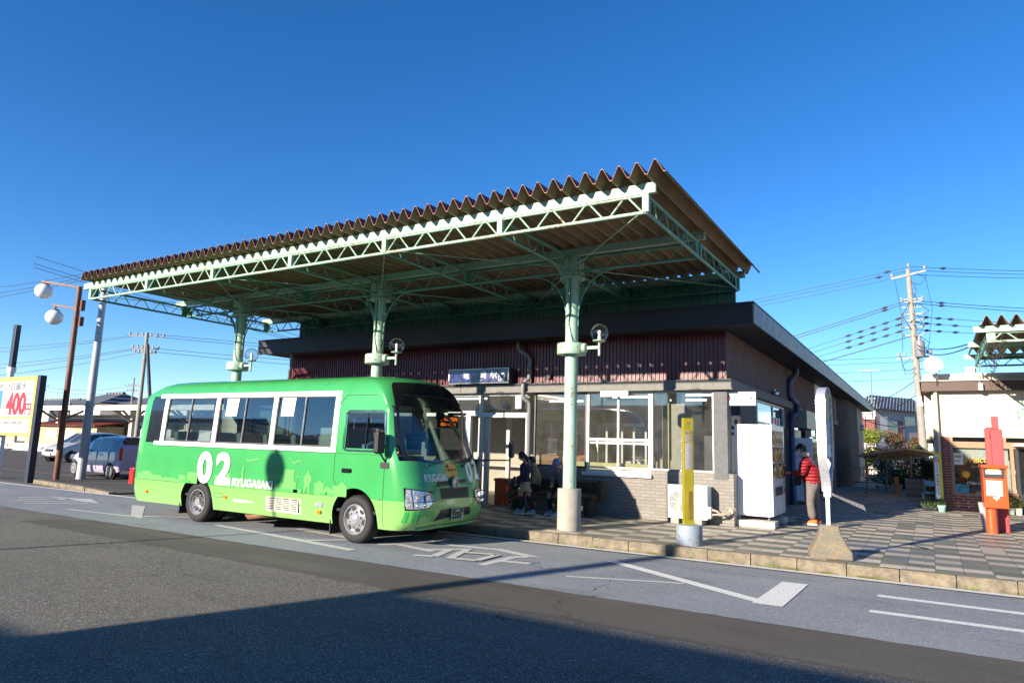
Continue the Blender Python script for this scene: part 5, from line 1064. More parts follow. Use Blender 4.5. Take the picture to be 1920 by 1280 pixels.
MB().quad((1.96, 22.01, .3), (2.7, 22.01, .3), (2.7, 22.01, 1.75), (1.96, 22.01, 1.75)).build('door_glass', 'glass_shop', cf, weld=False); 
# small picture and hand lettering in the window
mat('gold', (.60, .36, .06), .5); mat('picture_sea', (.03, .25, .33), .5, 0, .5, 8); mat('sun_orange', (.85, .38, .03), .6)
mb = MB().merge(text_on('Welcome', .17, (1.18, 22.022, 1.42), (1, 0, .12), (0, 0, 1), .012, width=.80, shear=.3)).merge(text_on('Ryugasaki', .10, (1.22, 22.022, 1.28), (1, 0, .10), (0, 0, 1), .008, width=.62, shear=.3)); mb.build('welcome_lettering', 'gold', cf, weld=False)
MB().merge(text_on('Organic', .08, (.98, 22.022, .84), (1, 0, 0), (0, 0, 1), .004, width=.34, shear=.4)).build('window_lettering', 'white', cf, weld=False)
mb = MB().lathe([(.0, 0), (.085, .001)], (.80, 22.02, 1.10), 20, 'y')
for k in range(10): a = k*math.pi/5; mb.poly([(.80+.09*math.cos(a-.12), 22.02, 1.10+.09*math.sin(a-.12)), (.80+.13*math.cos(a), 22.02, 1.10+.13*math.sin(a)), (.80+.09*math.cos(a+.12), 22.02, 1.10+.09*math.sin(a+.12))])
mb.build('sun_sticker', 'sun_orange', cf, weld=False)
MB().box(.56, .85, 22.015, 22.025, .62, .84).build('seascape_picture', 'picture_sea', cf); MB().prism([(.60, .74), (.70, .80), (.80, .76), (.85, .74)], 22.010, 22.014, 'y').build('seascape_hill', 'poster_green', cf)
MB().box(.54, .76, 22.012, 22.02, 1.35, 1.66).build('window_poster', 'paper', cf); MB().box(.56, .70, 22.006, 22.010, 1.43, 1.47).box(.56, .72, 22.006, 22.010, 1.53, 1.60).build('poster_print', 'pink_fade', cf, weld=False)
mb = MB()
for k in range(70):
    a = rnd.uniform(.1, 3.0); l = rnd.uniform(.25, .5); b = Vector((.82+rnd.uniform(-.05, .05), 22.5, .75)); tip = b+Vector((math.cos(a)*l*.9, rnd.uniform(-.2, .2), math.sin(a)*l)); q = tip+Vector((math.cos(a)*.1, 0, -.15)); s_ = Vector((.008, 0, .008)); mb.quad(b-s_, b+s_, tip+s_, tip-s_); mb.quad(tip-s_, tip+s_, q+s_*.3, q-s_*.3)
mat('grass_blade', (.16, .22, .05), .6, 0, .3, 8); tag(mb.build('spiky_plant', 'grass_blade', weld=False), 'spiky green plant inside the cafe window', 'plant')
MB().box(1.87, 3.2, 21.96, 21.99, 2.42, 2.98).build('name_board', 'mint', cf); 
mb = MB().merge(text_on('T', .24, (2.18, 21.95, 2.6), (1, 0, 0), (0, 0, 1), .0)); mb.tube([(2.03, 21.95, 2.55), (2.0, 21.95, 2.7), (2.03, 21.95, 2.88), (2.07, 21.95, 2.7), (2.03, 21.95, 2.55), (2.03, 21.95, 2.8)], .006, 4); mb.build('board_lettering', 'poster_green', cf, weld=False)
MB().tube([(.22, 21.88, 3.30), (.22, 21.88, .15)], .045, 12).build('drainpipe', 'cafe_wall', cf, smooth=50)
# dish aerial on the fascia
t = thing('satellite_dish', (.21, 21.5, 3.5), 'round white satellite dish on the brown cafe fascia', 'satellite dish')
mb = MB().lathe([(.0, .06), (.10, .05), (.19, .02), (.23, 0), (.225, -.008), (.1, .04), (.0, .05)], (0, 0, 0), 28, 'y'); mb.xf(Matrix.Translation((.21, 21.45, 3.98))@Matrix.Rotation(R(-12), 4, 'X')@Matrix.Rotation(R(8), 4, 'Z')); mb.build('dish', 'white', t, smooth=60)
MB().tube([(.27, 21.5, 3.9), (.27, 21.6, 3.7), (.27, 21.74, 3.45)], .02, 8).build('mount', 'steel', t); MB().tube([(.21, 21.45, 3.78), (.22, 21.2, 3.80), (.23, 21.1, 3.88)], .010, 6).obox((.23, 21.08, 3.91), (.06, .07, .07)).build('feed_arm', 'steel', t, weld=False)
tag(MB().cyl((1.24, 21.7, 3.42), (1.24, 21.7, 4.75), .018, n=8).box(1.19, 1.29, 21.62, 21.74, 3.30, 3.48).build('cable_mast', 'steel', weld=False), 'thin grey cable mast with white box on the cafe fascia', 'mast')
tag(MB().box(.95, 1.20, 22.2, 22.6, 3.80, 3.98).build('rooftop_unit', 'cafe_wall'), 'small cream unit on the cafe roof beside the mast', 'rooftop unit')
cano2 = thing('platform_canopy', (4, 19, 4.0), 'second pale green canopy with zigzag roof in front of the cafe', 'canopy')
corrugated('roof', 1.0, 9.5, 16.55, 21.7, 4.215, cano2)
for y in (16.75, 19.0, 21.4): MB().box(.90, 9.5, y-.03, y+.03, 4.09, 4.212).build('purlin', 'canopy_paint', cano2)
for y in (16.80, 19.1, 21.35):
    mb = MB(); 
    for i in range(4): truss(mb, (1.15+i*2.2, y, 0), (1.15+(i+1)*2.2, y, 0), 4, z0=3.90, z1=4.08)
    mb.build('long_truss', 'canopy_paint' if y < 17 else 'canopy_paint_shaded', cano2, smooth=50, weld=False)
for i in range(4):
    mb = MB(); truss(mb, (1.15+i*2.2, 16.8, 0), (1.15+i*2.2, 21.35, 0), 8, z0=3.90, z1=4.08); mb.build('cross_truss', 'canopy_paint_shaded', cano2, smooth=50, weld=False)
MB().box(1.12, 1.27, 16.77, 16.79, 3.88, 4.10).build('corner_plate', 'canopy_paint', cano2)
for x in (3.35, 7.75): MB().cyl((x, 19.1, .15), (x, 19.1, 4.1), .12, n=20).build('column', 'canopy_paint', cano2, smooth=40)
mb = MB()
for k in range(14):
    x = 1.16+rnd.uniform(-.05, .22); z = 3.95; P = [(x, 16.78+rnd.uniform(-.03, .1), z)]
    for j in range(5): P.append((x+rnd.uniform(-.06, .06), P[0][1]+rnd.uniform(-.05, .05), z-(.12+.02*(k % 6))*(j+1)*(1.0 if x < 1.25 else .4)))
    mb.tube(P, .004, 4)
    for q in P[1:]:
        for _ in range(5): c0 = Vector(q)+Vector((rnd.uniform(-.05, .05), rnd.uniform(-.05, .05), rnd.uniform(-.07, .07))); d1 = Vector((rnd.uniform(-1, 1), rnd.uniform(-1, 1), rnd.uniform(-1, 1))).normalized()*.014; d2 = d1.orthogonal(); mb.quad(c0-d1, c0-d2, c0+d1, c0+d2)
mat('vine_dark', (.05, .045, .03), .8, 0, .5, 30); tag(mb.build('dry_vine', 'vine_dark', weld=False), 'dry brown vine hanging from the corner of the cafe canopy', 'vine')
# banner, planter, chair at the cafe corner
t = thing('banner', (.2, 21.4, .15), 'narrow white and yellow no smoking banner beside the cafe pipe', 'banner'); mat('banner_yellow', (.75, .62, .04), .6)
MB().box(.10, .26, 21.38, 21.39, .45, 1.66).build('cloth', 'white', t); MB().box(.20, .262, 21.374, 21.379, .45, 1.66).box(.10, .20, 21.374, 21.379, 1.58, 1.66).build('edge', 'banner_yellow', t, weld=False)
mb = MB(); mb.tube([(.15+.045*math.cos(R(a)), 21.37, 1.47+.06*math.sin(R(a))) for a in range(0, 361, 30)], .007, 4); mb.tube([(.12, 21.37, 1.51), (.18, 21.37, 1.43)], .007, 4); mb.build('ring_symbol', 'lamp_red', t, weld=False)
mb = MB()
for k, ch in enumerate('ここは'): mb.merge(text_on(ch, .05, (.155, 21.372, 1.30-k*.08), (1, 0, 0), (0, 0, 1), .006))
for k, ch in enumerate('エリア'): mb.merge(text_on(ch, .05, (.155, 21.372, .70-k*.08), (1, 0, 0), (0, 0, 1), .006))
mb.build('lettering', 'grey_text', t, weld=False); mb = MB()
for k, ch in enumerate('路上禁煙'): mb.merge(text_on(ch, .06, (.155, 21.372, 1.04-k*.085), (1, 0, 0), (0, 0, 1), .01))
mb.build('lettering', 'lamp_red', t, weld=False); MB().cyl((.085, 21.4, .15), (.085, 21.4, 1.7), .012, n=8).build('pole', 'steel', t)

def leaves(mb, c, rad, n, size, mis, dens=None, flat=.0):
    c = Vector(c)
    for _ in range(n):
        while True:
            q = Vector((rnd.uniform(-1, 1), rnd.uniform(-1, 1), rnd.uniform(-1, 1)))
            if q.length <= 1 and q.length > .35*rnd.random(): break
        p = c+Vector((q.x*rad[0], q.y*rad[1], q.z*rad[2])); s = size*rnd.uniform(.6, 1.3)
        d = Vector((rnd.gauss(0, 1), rnd.gauss(0, 1), rnd.gauss(0, 1))).normalized(); e = d.cross(Vector((rnd.gauss(0, 1), rnd.gauss(0, 1), rnd.gauss(0, 1)))).normalized()
        mb.quad(p-d*s, p+e*s*.45, p+d*s, p-e*s*.45, rnd.choice(mis))
def leafmat(name, col, var=.3):
    m, g = base_mat(name, .6); n = g.noise(g.pos(), 1.8, 3); c = g.ramp(n, .3, .7, c4([x*(1-var) for x in col]), c4([x*(1+var) for x in col])); g.l.new(c, g.b.inputs['Base Color'])
    g.b.inputs['Subsurface Weight'].default_value = 0
leafmat('leaf_lime', (.26, .30, .03)); leafmat('leaf_green', (.09, .15, .03)); leafmat('leaf_dark', (.028, .055, .016)); leafmat('leaf_pink', (.42, .05, .09)); mat('bark', (.09, .065, .045), .9, 0, .3, 20, bump=.5)
def bush(name, blobs, trunk, label, cat, mts, leafn, size, group=None):
    t = thing(name, (trunk[0], trunk[1], .15), label, cat, group); mb = MB()
    for i, (c, rad) in enumerate(blobs): leaves(mb, c, rad, leafn, size, list(range(len(mts))))
    mb.build('crown', mts, t, weld=False)
    x, y, z = trunk; mb = MB().tube([(x, y, .1), (x+.04, y, z*.5), (x-.03, y, z)], [.07, .05, .02], 8)
    for c, rad in blobs[:5]: mb.tube([(x+.02, y, z*.55), ((x+c[0])/2, (y+c[1])/2, (z*.6+c[2])/2), tuple(c)], [.03, .02, .008], 6)
    mb.build('trunk', 'bark', t, weld=False); return t
bl = [((-4.7+rnd.uniform(-.6, 1.5), 54+rnd.uniform(-.8, .8), 2.2+rnd.uniform(-1.4, .8)), (.6, .6, .42)) for _ in range(22)]+[((-3.8, 54, 3.0), (.5, .5, .38)), ((-4.5, 54, 2.9), (.5, .5, .36)), ((-3.2, 54, 2.7), (.45, .45, .35))]
bush('garden_tree', bl, (-4.3, 54, 2.0), 'bright yellow green clipped tree behind the bicycle shelter', 'tree', ['leaf_lime', 'leaf_lime', 'leaf_green'], 700, .055)
bl = [((rnd.uniform(-2.6, -.2), 55.5+rnd.uniform(-.5, .5), 2.25+rnd.uniform(-.9, .75)), (.5, .5, .36)) for _ in range(20)]
t_ = bush('rose_bush', bl, (-1.3, 55.5, 2.0), 'reddish flowering bush beyond the shelter roof', 'bush', ['leaf_green', 'leaf_dark', 'leaf_pink', 'leaf_green'], 520, .055)
bl = [((rnd.uniform(-2.3, 1.2), 33.5+rnd.uniform(-.6, .6), .9+rnd.uniform(-.6, .8)), (.5, .4, .4)) for _ in range(30)]
bush('hedge', bl, (-1.0, 33.5, 1.0), 'dark green hedge at the back of the passage under the shelter', 'hedge', ['leaf_dark', 'leaf_dark', 'leaf_green'], 420, .045)
bl = [((rnd.uniform(.3, .95)-.6, 31+rnd.uniform(-.3, .3), .9+rnd.uniform(-.5, .6)), (.3, .3, .25)) for _ in range(10)]
bush('shrub', bl, (.1, 31, 1.0), 'green shrub between the utility pole and the cafe corner', 'shrub', ['leaf_green', 'leaf_dark'], 350, .035)
t = thing('planter', (0, 21.3, .15), 'dark leafy planter with pale green pot at the cafe corner', 'planter'); mb = MB(); leaves(mb, (-.02, 21.35, .33), (.26, .2, .16), 900, .025, [0, 1]); leaves(mb, (.20, 21.3, .38), (.12, .12, .10), 250, .02, [0, 1]); mb.build('leaves', ['leaf_dark', 'leaf_green'], t, weld=False)
MB().box(-.22, .10, 21.25, 21.45, .15, .28).build('trough', 'black', t, bevel=.01); MB().lathe([(.07, .15), (.10, .30), (.105, .31), (.09, .31), (.0, .30)], (.20, 21.2, 0), 18).build('pot', 'mint', t, smooth=40)
t = thing('folding_chair', (-.05, 21.7, .15), 'folding chair with thin metal legs behind the planter', 'chair'); mb = MB()
for x in (-.22, .12): mb.tube([(x, 21.5, .15), (x+.06, 21.8, .62), (x+.05, 21.75, .9)], .011, 6); mb.tube([(x+.06, 21.85, .15), (x, 21.5, .60)], .011, 6)
mb.build('legs', 'steel', t, weld=False); MB().box(-.20, .14, 21.5, 21.85, .58, .605).build('seat', 'shirt_blue', t, bevel=.006); MB().box(-.16, .18, 21.74, 21.76, .76, .90).build('backrest', 'shirt_blue', t, bevel=.006)
for i, (x, lb) in enumerate(((1.70, 'small yellow flower pot by the cafe door'), (1.86, 'cream flower pot nearest the cafe door'))):
    t = thing('flower_pot', (x, 21.75, .15), lb, 'flower pot'); MB().lathe([(.06, .15), (.08, .32), (.07, .32), (.0, .31)], (x, 21.75, 0), 16).build('pot', 'cream', t, smooth=40); mb = MB(); leaves(mb, (x, 21.75, .45), (.10, .10, .14), 160, .022, [0, 0, 1]); mb.build('leaves', ['leaf_green', 'banner_yellow'], t, weld=False)

# bicycle shelter, bollards, block wall
mat('shelter_beam', (.30, .24, .17), .6, .2, .2, 6); mat('poly_sheet', (.55, .40, .18), .5, 0, .1, 4)
t = thing('bicycle_shelter', (-1.2, 31, .15), 'low lean-to bicycle shelter with amber sheet roof', 'shelter')
c0 = [(-2.35, 28.2, 1.48), (-.72, 28.2, 1.78), (.55, 31.0, 1.62), (-1.2, 31.6, 1.35)]
MB().add(c0+[(a, b, c+.03) for a, b, c in c0], [(0, 1, 2, 3), (7, 6, 5, 4), (0, 4, 5, 1), (1, 5, 6, 2), (2, 6, 7, 3), (3, 7, 4, 0)]).build('roof', 'poly_sheet', t)
mb = MB().bar(c0[0], c0[1], .05, .08).bar(c0[1], c0[2], .05, .08).bar(c0[0], c0[3], .05, .06)
for k in range(1, 6):
    a = Vector(c0[0]).lerp(Vector(c0[1]), k/6); b = Vector(c0[3]).lerp(Vector(c0[2]), k/6); mb.bar(a-Vector((0, 0, .03)), b-Vector((0, 0, .03)), .03, .05)
mb.bar((-2.0, 28.4, 1.05), (-1.5, 28.3, 1.55), .04, .05).bar((-.9, 29, 1.2), (-.4, 29.4, 1.6), .03, .04); mb.build('rafters', 'shelter_beam', t, weld=False)
for x, y in ((-2.0, 28.5), (-.6, 28.9), (-1.5, 31.0), (.2, 30.8)): MB().cyl((x, y, .15), (x, y, 1.55), .04, n=10).build('post', 'shelter_beam', t)
mat('bollard_orange', (.50, .19, .03), .5, 0, .1)
for x, lb in ((-1.08, 'orange bollard left of the concrete block wall'), (-.02, 'orange bollard right of the utility pole')):
    tag(MB().lathe([(.075, .10), (.075, .74), (.06, .77), (.0, .78)], (x, 28.7, 0), 18).build('bollard', 'bollard_orange', smooth=40), lb, 'bollard', 'orange bollards across the passage')
tag(MB().box(-.77, -.14, 27.5, 27.75, .12, .76).build('block_wall', 'block_grey', bevel=.006), 'low grey concrete block wall in front of the utility pole', 'wall')
tag(MB().box(-.62, -.25, 27.55, 27.7, .765, .80).tube([(-.6, 27.6, .92), (-.4, 27.6, .84), (-.2, 27.6, .82)], .012, 6).build('dark_cover', 'black', weld=False), 'dark cover lying on the block wall', 'cover')
t = thing('railing', (-2.0, 34.6, .15), 'thin dark railing at the end of the passage', 'railing'); mb = MB().bar((-3.6, 34.6, .9), (1.5, 34.6, .9), .03).bar((-3.6, 34.6, .3), (1.5, 34.6, .3), .03)
for k in range(34): mb.bar((-3.6+k*.15, 34.6, .3), (-3.6+k*.15, 34.6, .9), .015)
mb.build('bars', 'alu_dark', t, weld=False); MB().bar((-3.6, 34.6, .1), (-3.6, 34.6, .95), .05).bar((1.5, 34.6, .1), (1.5, 34.6, .95), .05).build('posts', 'alu_dark', t, weld=False)
# ------------------------------------------------------------------ houses, poles and wires in the distance
def tile_roof(name, col, axis_scale):
    m, g = base_mat(name, .55); p = g.pos(); X, Y, Z = g.xyz(p); w = g.math('SINE', g.math('MULTIPLY', X if axis_scale[0] else Y, axis_scale[0] or axis_scale[1]))
    c = g.ramp(w, .2, .8, c4([x*.12 for x in col]), c4([x*1.5 for x in col])); r_ = g.math('GREATER_THAN', g.math('FRACT', g.math('MULTIPLY', Z, 5.5)), .82); c = g.mix(g.math('MULTIPLY', r_, .5), c, c4([x*.4 for x in col]))
    g.l.new(c, g.b.inputs['Base Color']); g.bump(w, .5, .03)
tile_roof('tile_grey', (.22, .22, .23), (30, 0)); tile_roof('tile_dark', (.20, .21, .23), (9, 0)); tile_roof('sheet_redroof', (.28, .06, .045), (14, 0))
mat('plaster_pink', (.46, .40, .39), .9, 0, .06, 2); mat('plaster_white', (.70, .66, .60), .9, 0, .06, 2); mat('metal_red', (.19, .05, .04), .6, 0, .15, 4); mat('window_dark', (.03, .035, .04), .12, 0, .2, coat=.5)
mat('pole_concrete', (.28, .26, .22), .85, 0, .1, 3, dirt=.2); mat('wire', (.03, .035, .05), .6, 0, 0); mat('insulator', (.42, .40, .38), .3, 0, .05)
hs_ = thing('house', (-2, 62, .15), 'two storey house with grey tiled roof and pinkish wall behind the garden tree', 'house')
A_, B_, C_, D_ = Vector((-4.9, 60.6, 0)), Vector((-3.43, 60, 0)), Vector((-.30, 66.5, 0)), Vector((-2.2, 69, 0))
def wallq(mb, a, b, z0, z1, mi=0, off=0):
    d = (b-a).normalized(); n = Vector((d.y, -d.x, 0))*off; a, b = a+n, b+n; return mb.quad((a.x, a.y, z0), (b.x, b.y, z0), (b.x, b.y, z1), (a.x, a.y, z1), mi)
mb = MB(); wallq(mb, A_, B_, 0, 5.0, 1); wallq(mb, B_, C_, 0, 5.0); wallq(mb, C_, D_, 0, 5.0); wallq(mb, D_, A_, 0, 5.0); mb.build('wall', ['plaster_pink', 'plaster_white'], hs_, weld=False)
e_ = [A_+Vector((-.5, -.3, 5.0)), B_+Vector((.35, -.6, 5.0)), C_+Vector((.6, .1, 5.0)), D_+Vector((-.3, .5, 5.0))]; r1, r2 = Vector((-3.9, 62.0, 6.25)), Vector((-1.0, 67.0, 6.25))
MB().add([*map(tuple, e_), tuple(r1), tuple(r2)], [(0, 1, 4), (1, 2, 5, 4), (2, 3, 5), (3, 0, 4, 5), (0, 3, 2, 1)]).build('roof', 'tile_grey', hs_, weld=False)
mb = MB(); lp = lambda t: B_.lerp(C_, t)
wallq(mb, lp(.17), lp(.42), 2.7, 4.15, 0, .10); wallq(mb, lp(.58), lp(.80), 3.9, 4.6, 0, .04); mb.build('window', 'window_dark', hs_, weld=False)
mb = MB(); wallq(mb, lp(.02), lp(.17), 2.5, 4.45, 1, .25); wallq(mb, lp(.42), lp(.52), 2.6, 4.2, 0, .12); wallq(mb, A_.lerp(B_, .25), A_.lerp(B_, .98), 2.4, 4.2, 0, .05); mb.build('shutter_box', ['metal_red', 'plaster_white'], hs_, weld=False)
mb = MB()
for z in (2.4, 3.3, 4.3): mb.bar(tuple(A_+Vector((-.2, -.5, z))), tuple(B_+Vector((-.1, -.5, z))), .05)
for t_ in (0, .5, .97): mb.bar(tuple(A_.lerp(B_, t_)+Vector((-.15, -.5, 0))), tuple(A_.lerp(B_, t_)+Vector((-.15, -.5, 4.6))), .06)
mb.build('balcony_frame', 'metal_red', hs_, weld=False)
def simple_house(name, x0, x1, y0, y1, h, rh, wall, roof, label, axis='x', win=()):
    t = thing(name, ((x0+x1)/2, (y0+y1)/2, 0), label, 'house'); MB().box(x0, x1, y0, y1, 0, h).build('wall', wall, t)
    ym = (y0+y1)/2; xm = (x0+x1)/2; o = .6
    if axis == 'x': v = [(x0-o, y0-o, h), (x1+o, y0-o, h), (x1+o, y1+o, h), (x0-o, y1+o, h), (x0+rh, ym, h+rh), (x1-rh, ym, h+rh)]; f = [(0, 1, 5, 4), (1, 2, 5), (2, 3, 4, 5), (3, 0, 4), (0, 3, 2, 1)]
    else: v = [(x0-o, y0-o, h), (x1+o, y0-o, h), (x1+o, y1+o, h), (x0-o, y1+o, h), (xm, y0, h+rh), (xm, y1, h+rh)]; f = [(0, 1, 4), (1, 2, 5, 4), (2, 3, 5), (3, 0, 4, 5), (0, 3, 2, 1)]
    MB().add(v, f).build('roof', roof, t, weld=False); MB().bar(v[4], v[5], .35, .3).build('ridge', roof, t)
    for a, b, c_, d in win: MB().box(a, b, y0-.03, y0-.01, c_, d).build('window', 'window_dark', t)
    return t
simple_house('tiled_house', -92.0, -85.2, 45, 52, 4.9, 1.5, 'plaster_white', 'tile_dark', 'dark tiled house roof above the railway shelter, left of the grey pole')
simple_house('tiled_house', -84.2, -70, 47, 56, 4.9, 1.6, 'plaster_white', 'tile_dark', 'wide dark tiled house roof right of the grey pole, beside the bus')
simple_house('tiled_house', -112, -99.5, 46, 55, 4.4, 1.5, 'plaster_white', 'tile_dark', 'dark tiled house roof just right of the parking sign')
simple_house('red_roof_shed', -19.5, -16.9, 24, 44, 4.35, .9, 'plaster_beige', 'sheet_redroof', 'low red roof seen between bus roof and station gutter', 'y')
simple_house('far_house', 4.5, 12, 40, 50, 5.2, 1.5, 'plaster_white', 'tile_grey', 'white house behind the cafe')
mb = MB().cyl((-3.0, 50, 3.9), (-3.0, 50, 7.0), .035, n=6)
mb.bar((-3.75, 50, 6.9), (-2.45, 50, 6.95), .03).bar((-3.2, 50, 5.1), (-2.8, 50, 5.1), .03)
for k in range(8): x = -3.6+k*.15; mb.bar((x, 49.8, 6.92), (x, 50.2, 6.92), .02)
for k in range(4): x = -3.2+k*.13; mb.bar((x, 49.85, 5.1), (x, 50.15, 5.1), .02)
tag(mb.build('tv_antenna', 'steel', weld=False), 'tall thin television antenna above the station side eave', 'antenna')
# big utility pole between station and cafe
t = thing('utility_pole', (-.25, 43.5, .15), 'tall concrete utility pole with transformer between the station and the cafe', 'utility pole', rz=0)
MB().cyl((-.22, 43.5, 0), (-.50, 43.5, 11.9), .21, .13, n=18).build('shaft', 'pole_concrete', t, smooth=40)
mb = MB().bar((-1.35, 43.2, 11.35), (.35, 43.6, 11.75), .10, .10).bar((-1.3, 43.3, 6.8), (.45, 43.6, 6.95), .09).bar((-.55, 43.2, 8.9), (-.1, 43.8, 8.9), .07).bar((-.9, 43.4, 9.7), (.1, 43.5, 9.7), .06)
for z in (10.15, 10.0, 9.3, 8.95, 8.55, 8.1):
    for s_ in (-1, 1): mb.bar((-.4, 43.5, z), (-.4+s_*.55, 43.45, z+.03), .05); mb.lathe([(.03, 0), (.08, .04), (.03, .09), (.07, .13), (.0, .17)], (-.4+s_*.5, 43.4, z), 8)
mb.build('cross_arm', 'insulator', t, weld=False)
MB().lathe([(.23, 6.85), (.25, 6.9), (.25, 7.6), (.22, 7.75), (.1, 7.8), (.08, 8.0), (.0, 8.0)], (-.15, 43.15, 0), 20).build('transformer', 'pipe_grey', t, smooth=40)
for x, y, z in ((-1.2, 43.3, 6.95), (-.9, 43.4, 6.98), (.35, 43.6, 7.1), (.2, 43.6, 7.1), (-1.3, 43.2, 11.45), (.3, 43.6, 11.85), (-.5, 43.4, 11.5), (-.48, 43.4, 12.0)): MB().lathe([(.05, 0), (.09, .05), (.05, .1), (.09, .15), (.04, .2), (.0, .21)], (x, y, z), 10).build('insulator', 'insulator', t, smooth=50)
mb = MB()
for k in range(16): z = 4.0+k*.45; mb.bar((-.6, 43.5, z), (-.1, 43.5, z), .025)
mb.tube([(-.5, 43.3, 10), (-.9, 43.2, 9.2), (-.5, 43.25, 8.4)], .02, 5).tube([(-.4, 43.3, 9), (0.1, 43.2, 8.6), (-.2, 43.2, 8)], .02, 5).tube([(-1.1, 43.2, 7), (-.9, 43, 5.9), (-.4, 43.2, 6)], .018, 5)
for k in range(9):
    a = rnd.uniform(-1, 1); z = 6.3+k*.6; mb.tube([(-.4, 43.25, z), (-.4+a*.5, 43.1, z-.25), (-.4+a*.8, 43.1, z+.1), (-.35+a*.3, 43.2, z+.5)], .018, 5)
for x in (-1.2, .3): mb.tube([(x, 43.3, 11.5), (x+.25, 43.2, 9.5), (x*.8, 43.2, 7.2)], .012, 4)
mb.build('climbing_steps', 'alu_dark', t, weld=False); MB().box(-.42, -.12, 43.27, 43.29, 4.2, 4.75).build('plate', 'paper', t)
wire_n = [0]
def wire(a, b, sag, r, label, grp, beads=()):
    a, b = Vector(a), Vector(b); P = [a.lerp(b, k/16)-Vector((0, 0, sag*4*(k/16)*(1-k/16))) for k in range(17)]
    mb = MB().tube(P, r, 5)
    for t_ in beads:
        q = a.lerp(b, t_)-Vector((0, 0, sag*4*t_*(1-t_))); d = (b-a).normalized()*.22; mb.tube([q-d, q, q+d], [.012, .085, .012], 6)
    tag(mb.build('power_line', 'wire', smooth=60, weld=False), label, 'power line', grp)
pt_ = Vector((-.5, 43.5, 0))
gw = 'power lines from the tall pole over the station roof'; gr = 'power lines from the tall pole to the right'
ORD = ('topmost', 'second', 'third', 'fourth', 'fifth', 'sixth', 'seventh', 'eighth', 'lowest')
for k, (z0, z1, r_, bd) in enumerate(((12.0, 10.75, .016, (.05,)), (11.8, 10.58, .016, (.07,)), (11.55, 10.35, .016, ()), (10.15, 7.25, .022, (.06,)), (10.0, 7.1, .022, (.06,)), (9.3, 6.05, .014, (.03, .06, .09, .12, .15)), (8.95, 5.8, .014, (.03, .06, .09, .12, .15)), (8.55, 5.55, .014, (.03, .06, .09, .12, .15)), (8.1, 5.3, .028, ()))):
    A = Vector((-.45, 43.4, z0)); E_ = A+(Vector((-12.8, 43.9+k*.12, z1))-A)*1.75; wire(A, E_, .25, r_, ORD[k]+' power line running left from the tall pole down behind the station roof', gw, [q/1.0 for q in bd])
for k, (z0, z1, r_, bd) in enumerate(((12.05, 12.15, .016, (.08,)), (11.85, 11.95, .016, ()), (11.6, 11.75, .016, ()), (10.1, 9.95, .02, (.07,)), (9.95, 9.75, .02, (.07,)), (9.2, 9.1, .014, (.03, .06, .09)), (8.85, 8.75, .014, (.03, .06, .10)), (8.45, 8.45, .014, (.03, .06, .10)))):
    A = Vector((-.35, 43.6, z0)); E_ = A+(Vector((7.1, 47.5, z1))-A)*2.6; wire(A, E_, .3, r_, (ORD[k] if k < 7 else 'lowest')+' power line running right from the tall pole above the cafe', gr, bd)
wire((-.3, 43.4, 7.6), (1.24, 21.7, 4.6), .25, .02, 'thick dark cable from the tall pole to the cafe mast, upper one', None); wire((-.3, 43.4, 7.4), (1.24, 21.7, 4.55), .35, .02, 'thick dark cable from the tall pole to the cafe mast, lower one', None)
for k, (z0, P1) in enumerate(((4.9, (-4.2, 50, 4.2)), (5.7, (-5.2, 55, 4.8)), (3.3, (-3.9, 44, 4.0)))): wire((-.35, 43.4, z0), P1, .5, .022, ('sagging service cable from the tall pole to the station eave end, upper', 'sagging service cable from the tall pole toward the house roof', 'sagging service cable from the tall pole to the station eave end, lower')[k], None)
wire((-2.6, 41, 4.2), (-1.4, 60, 3.6), .3, .02, 'dark cable from the station eave end toward the house wall', None)
# poles on the left
def util(x, y, h, label, arms, r=.15, lean=0):
    t = thing('utility_pole', (x, y, 0), label, 'utility pole'); MB().cyl((x, y, 0), (x+lean, y, h), r, r*.65, n=14).build('shaft', 'pole_concrete', t, smooth=40); mb = MB()
    for z, w in arms:
        mb.bar((x+lean-w*.65, y-w*.7, z), (x+lean+w*.65, y+w*.7, z+.05), .07)
        for s in (-1, -.6, -.25, .25, .6, 1): mb.lathe([(.04, 0), (.08, .05), (.04, .12), (.07, .17), (.0, .2)], (x+lean+s*w*.62, y+s*w*.66, z+.04), 8)
    mb.build('cross_arm', 'insulator', t, weld=False); return t
t = util(-39.4, 23.0, 7.45, 'utility pole with two cross arms and a slanted strut behind the bus', ((7.2, 1.0), (6.45, .75), (6.2, .6)), .14)
MB().cyl((-38.35, 23.5, 0), (-39.1, 22.9, 6.75), .11, .09, n=12).build('strut', 'alu_dark', t, smooth=40)
util(-98.0, 44, 7.9, 'small distant utility pole right of the parking sign', ((7.1, .9), (6.6, .6)), .12); util(-80.5, 46, 8.0, 'small distant utility pole above the tiled roof beside the bus', ((7.0, 1.0), (6.4, .7)), .12)
tag(MB().cyl((-90.5, 44, 3), (-90.5, 44, 8.2), .04, n=6).bar((-91, 44, 7.6), (-90, 44, 7.6), .04).build('tv_antenna', 'steel', weld=False), 'thin television antenna between the two distant tiled roofs', 'antenna')
gl = 'power lines through the left utility pole'
for k, (z0, P1) in enumerate(((7.3, (-75, 14, 8.0)), (7.25, (-75, 16, 7.7)), (6.5, (-75, 14, 6.3)), (6.45, (-75, 16, 6.0)), (6.2, (-75, 18, 5.6)))): wire((-39.8, 22.7, z0), P1, 1.0, .014, ORD[k]+' thin power line running left from the pole with slanted strut', gl)
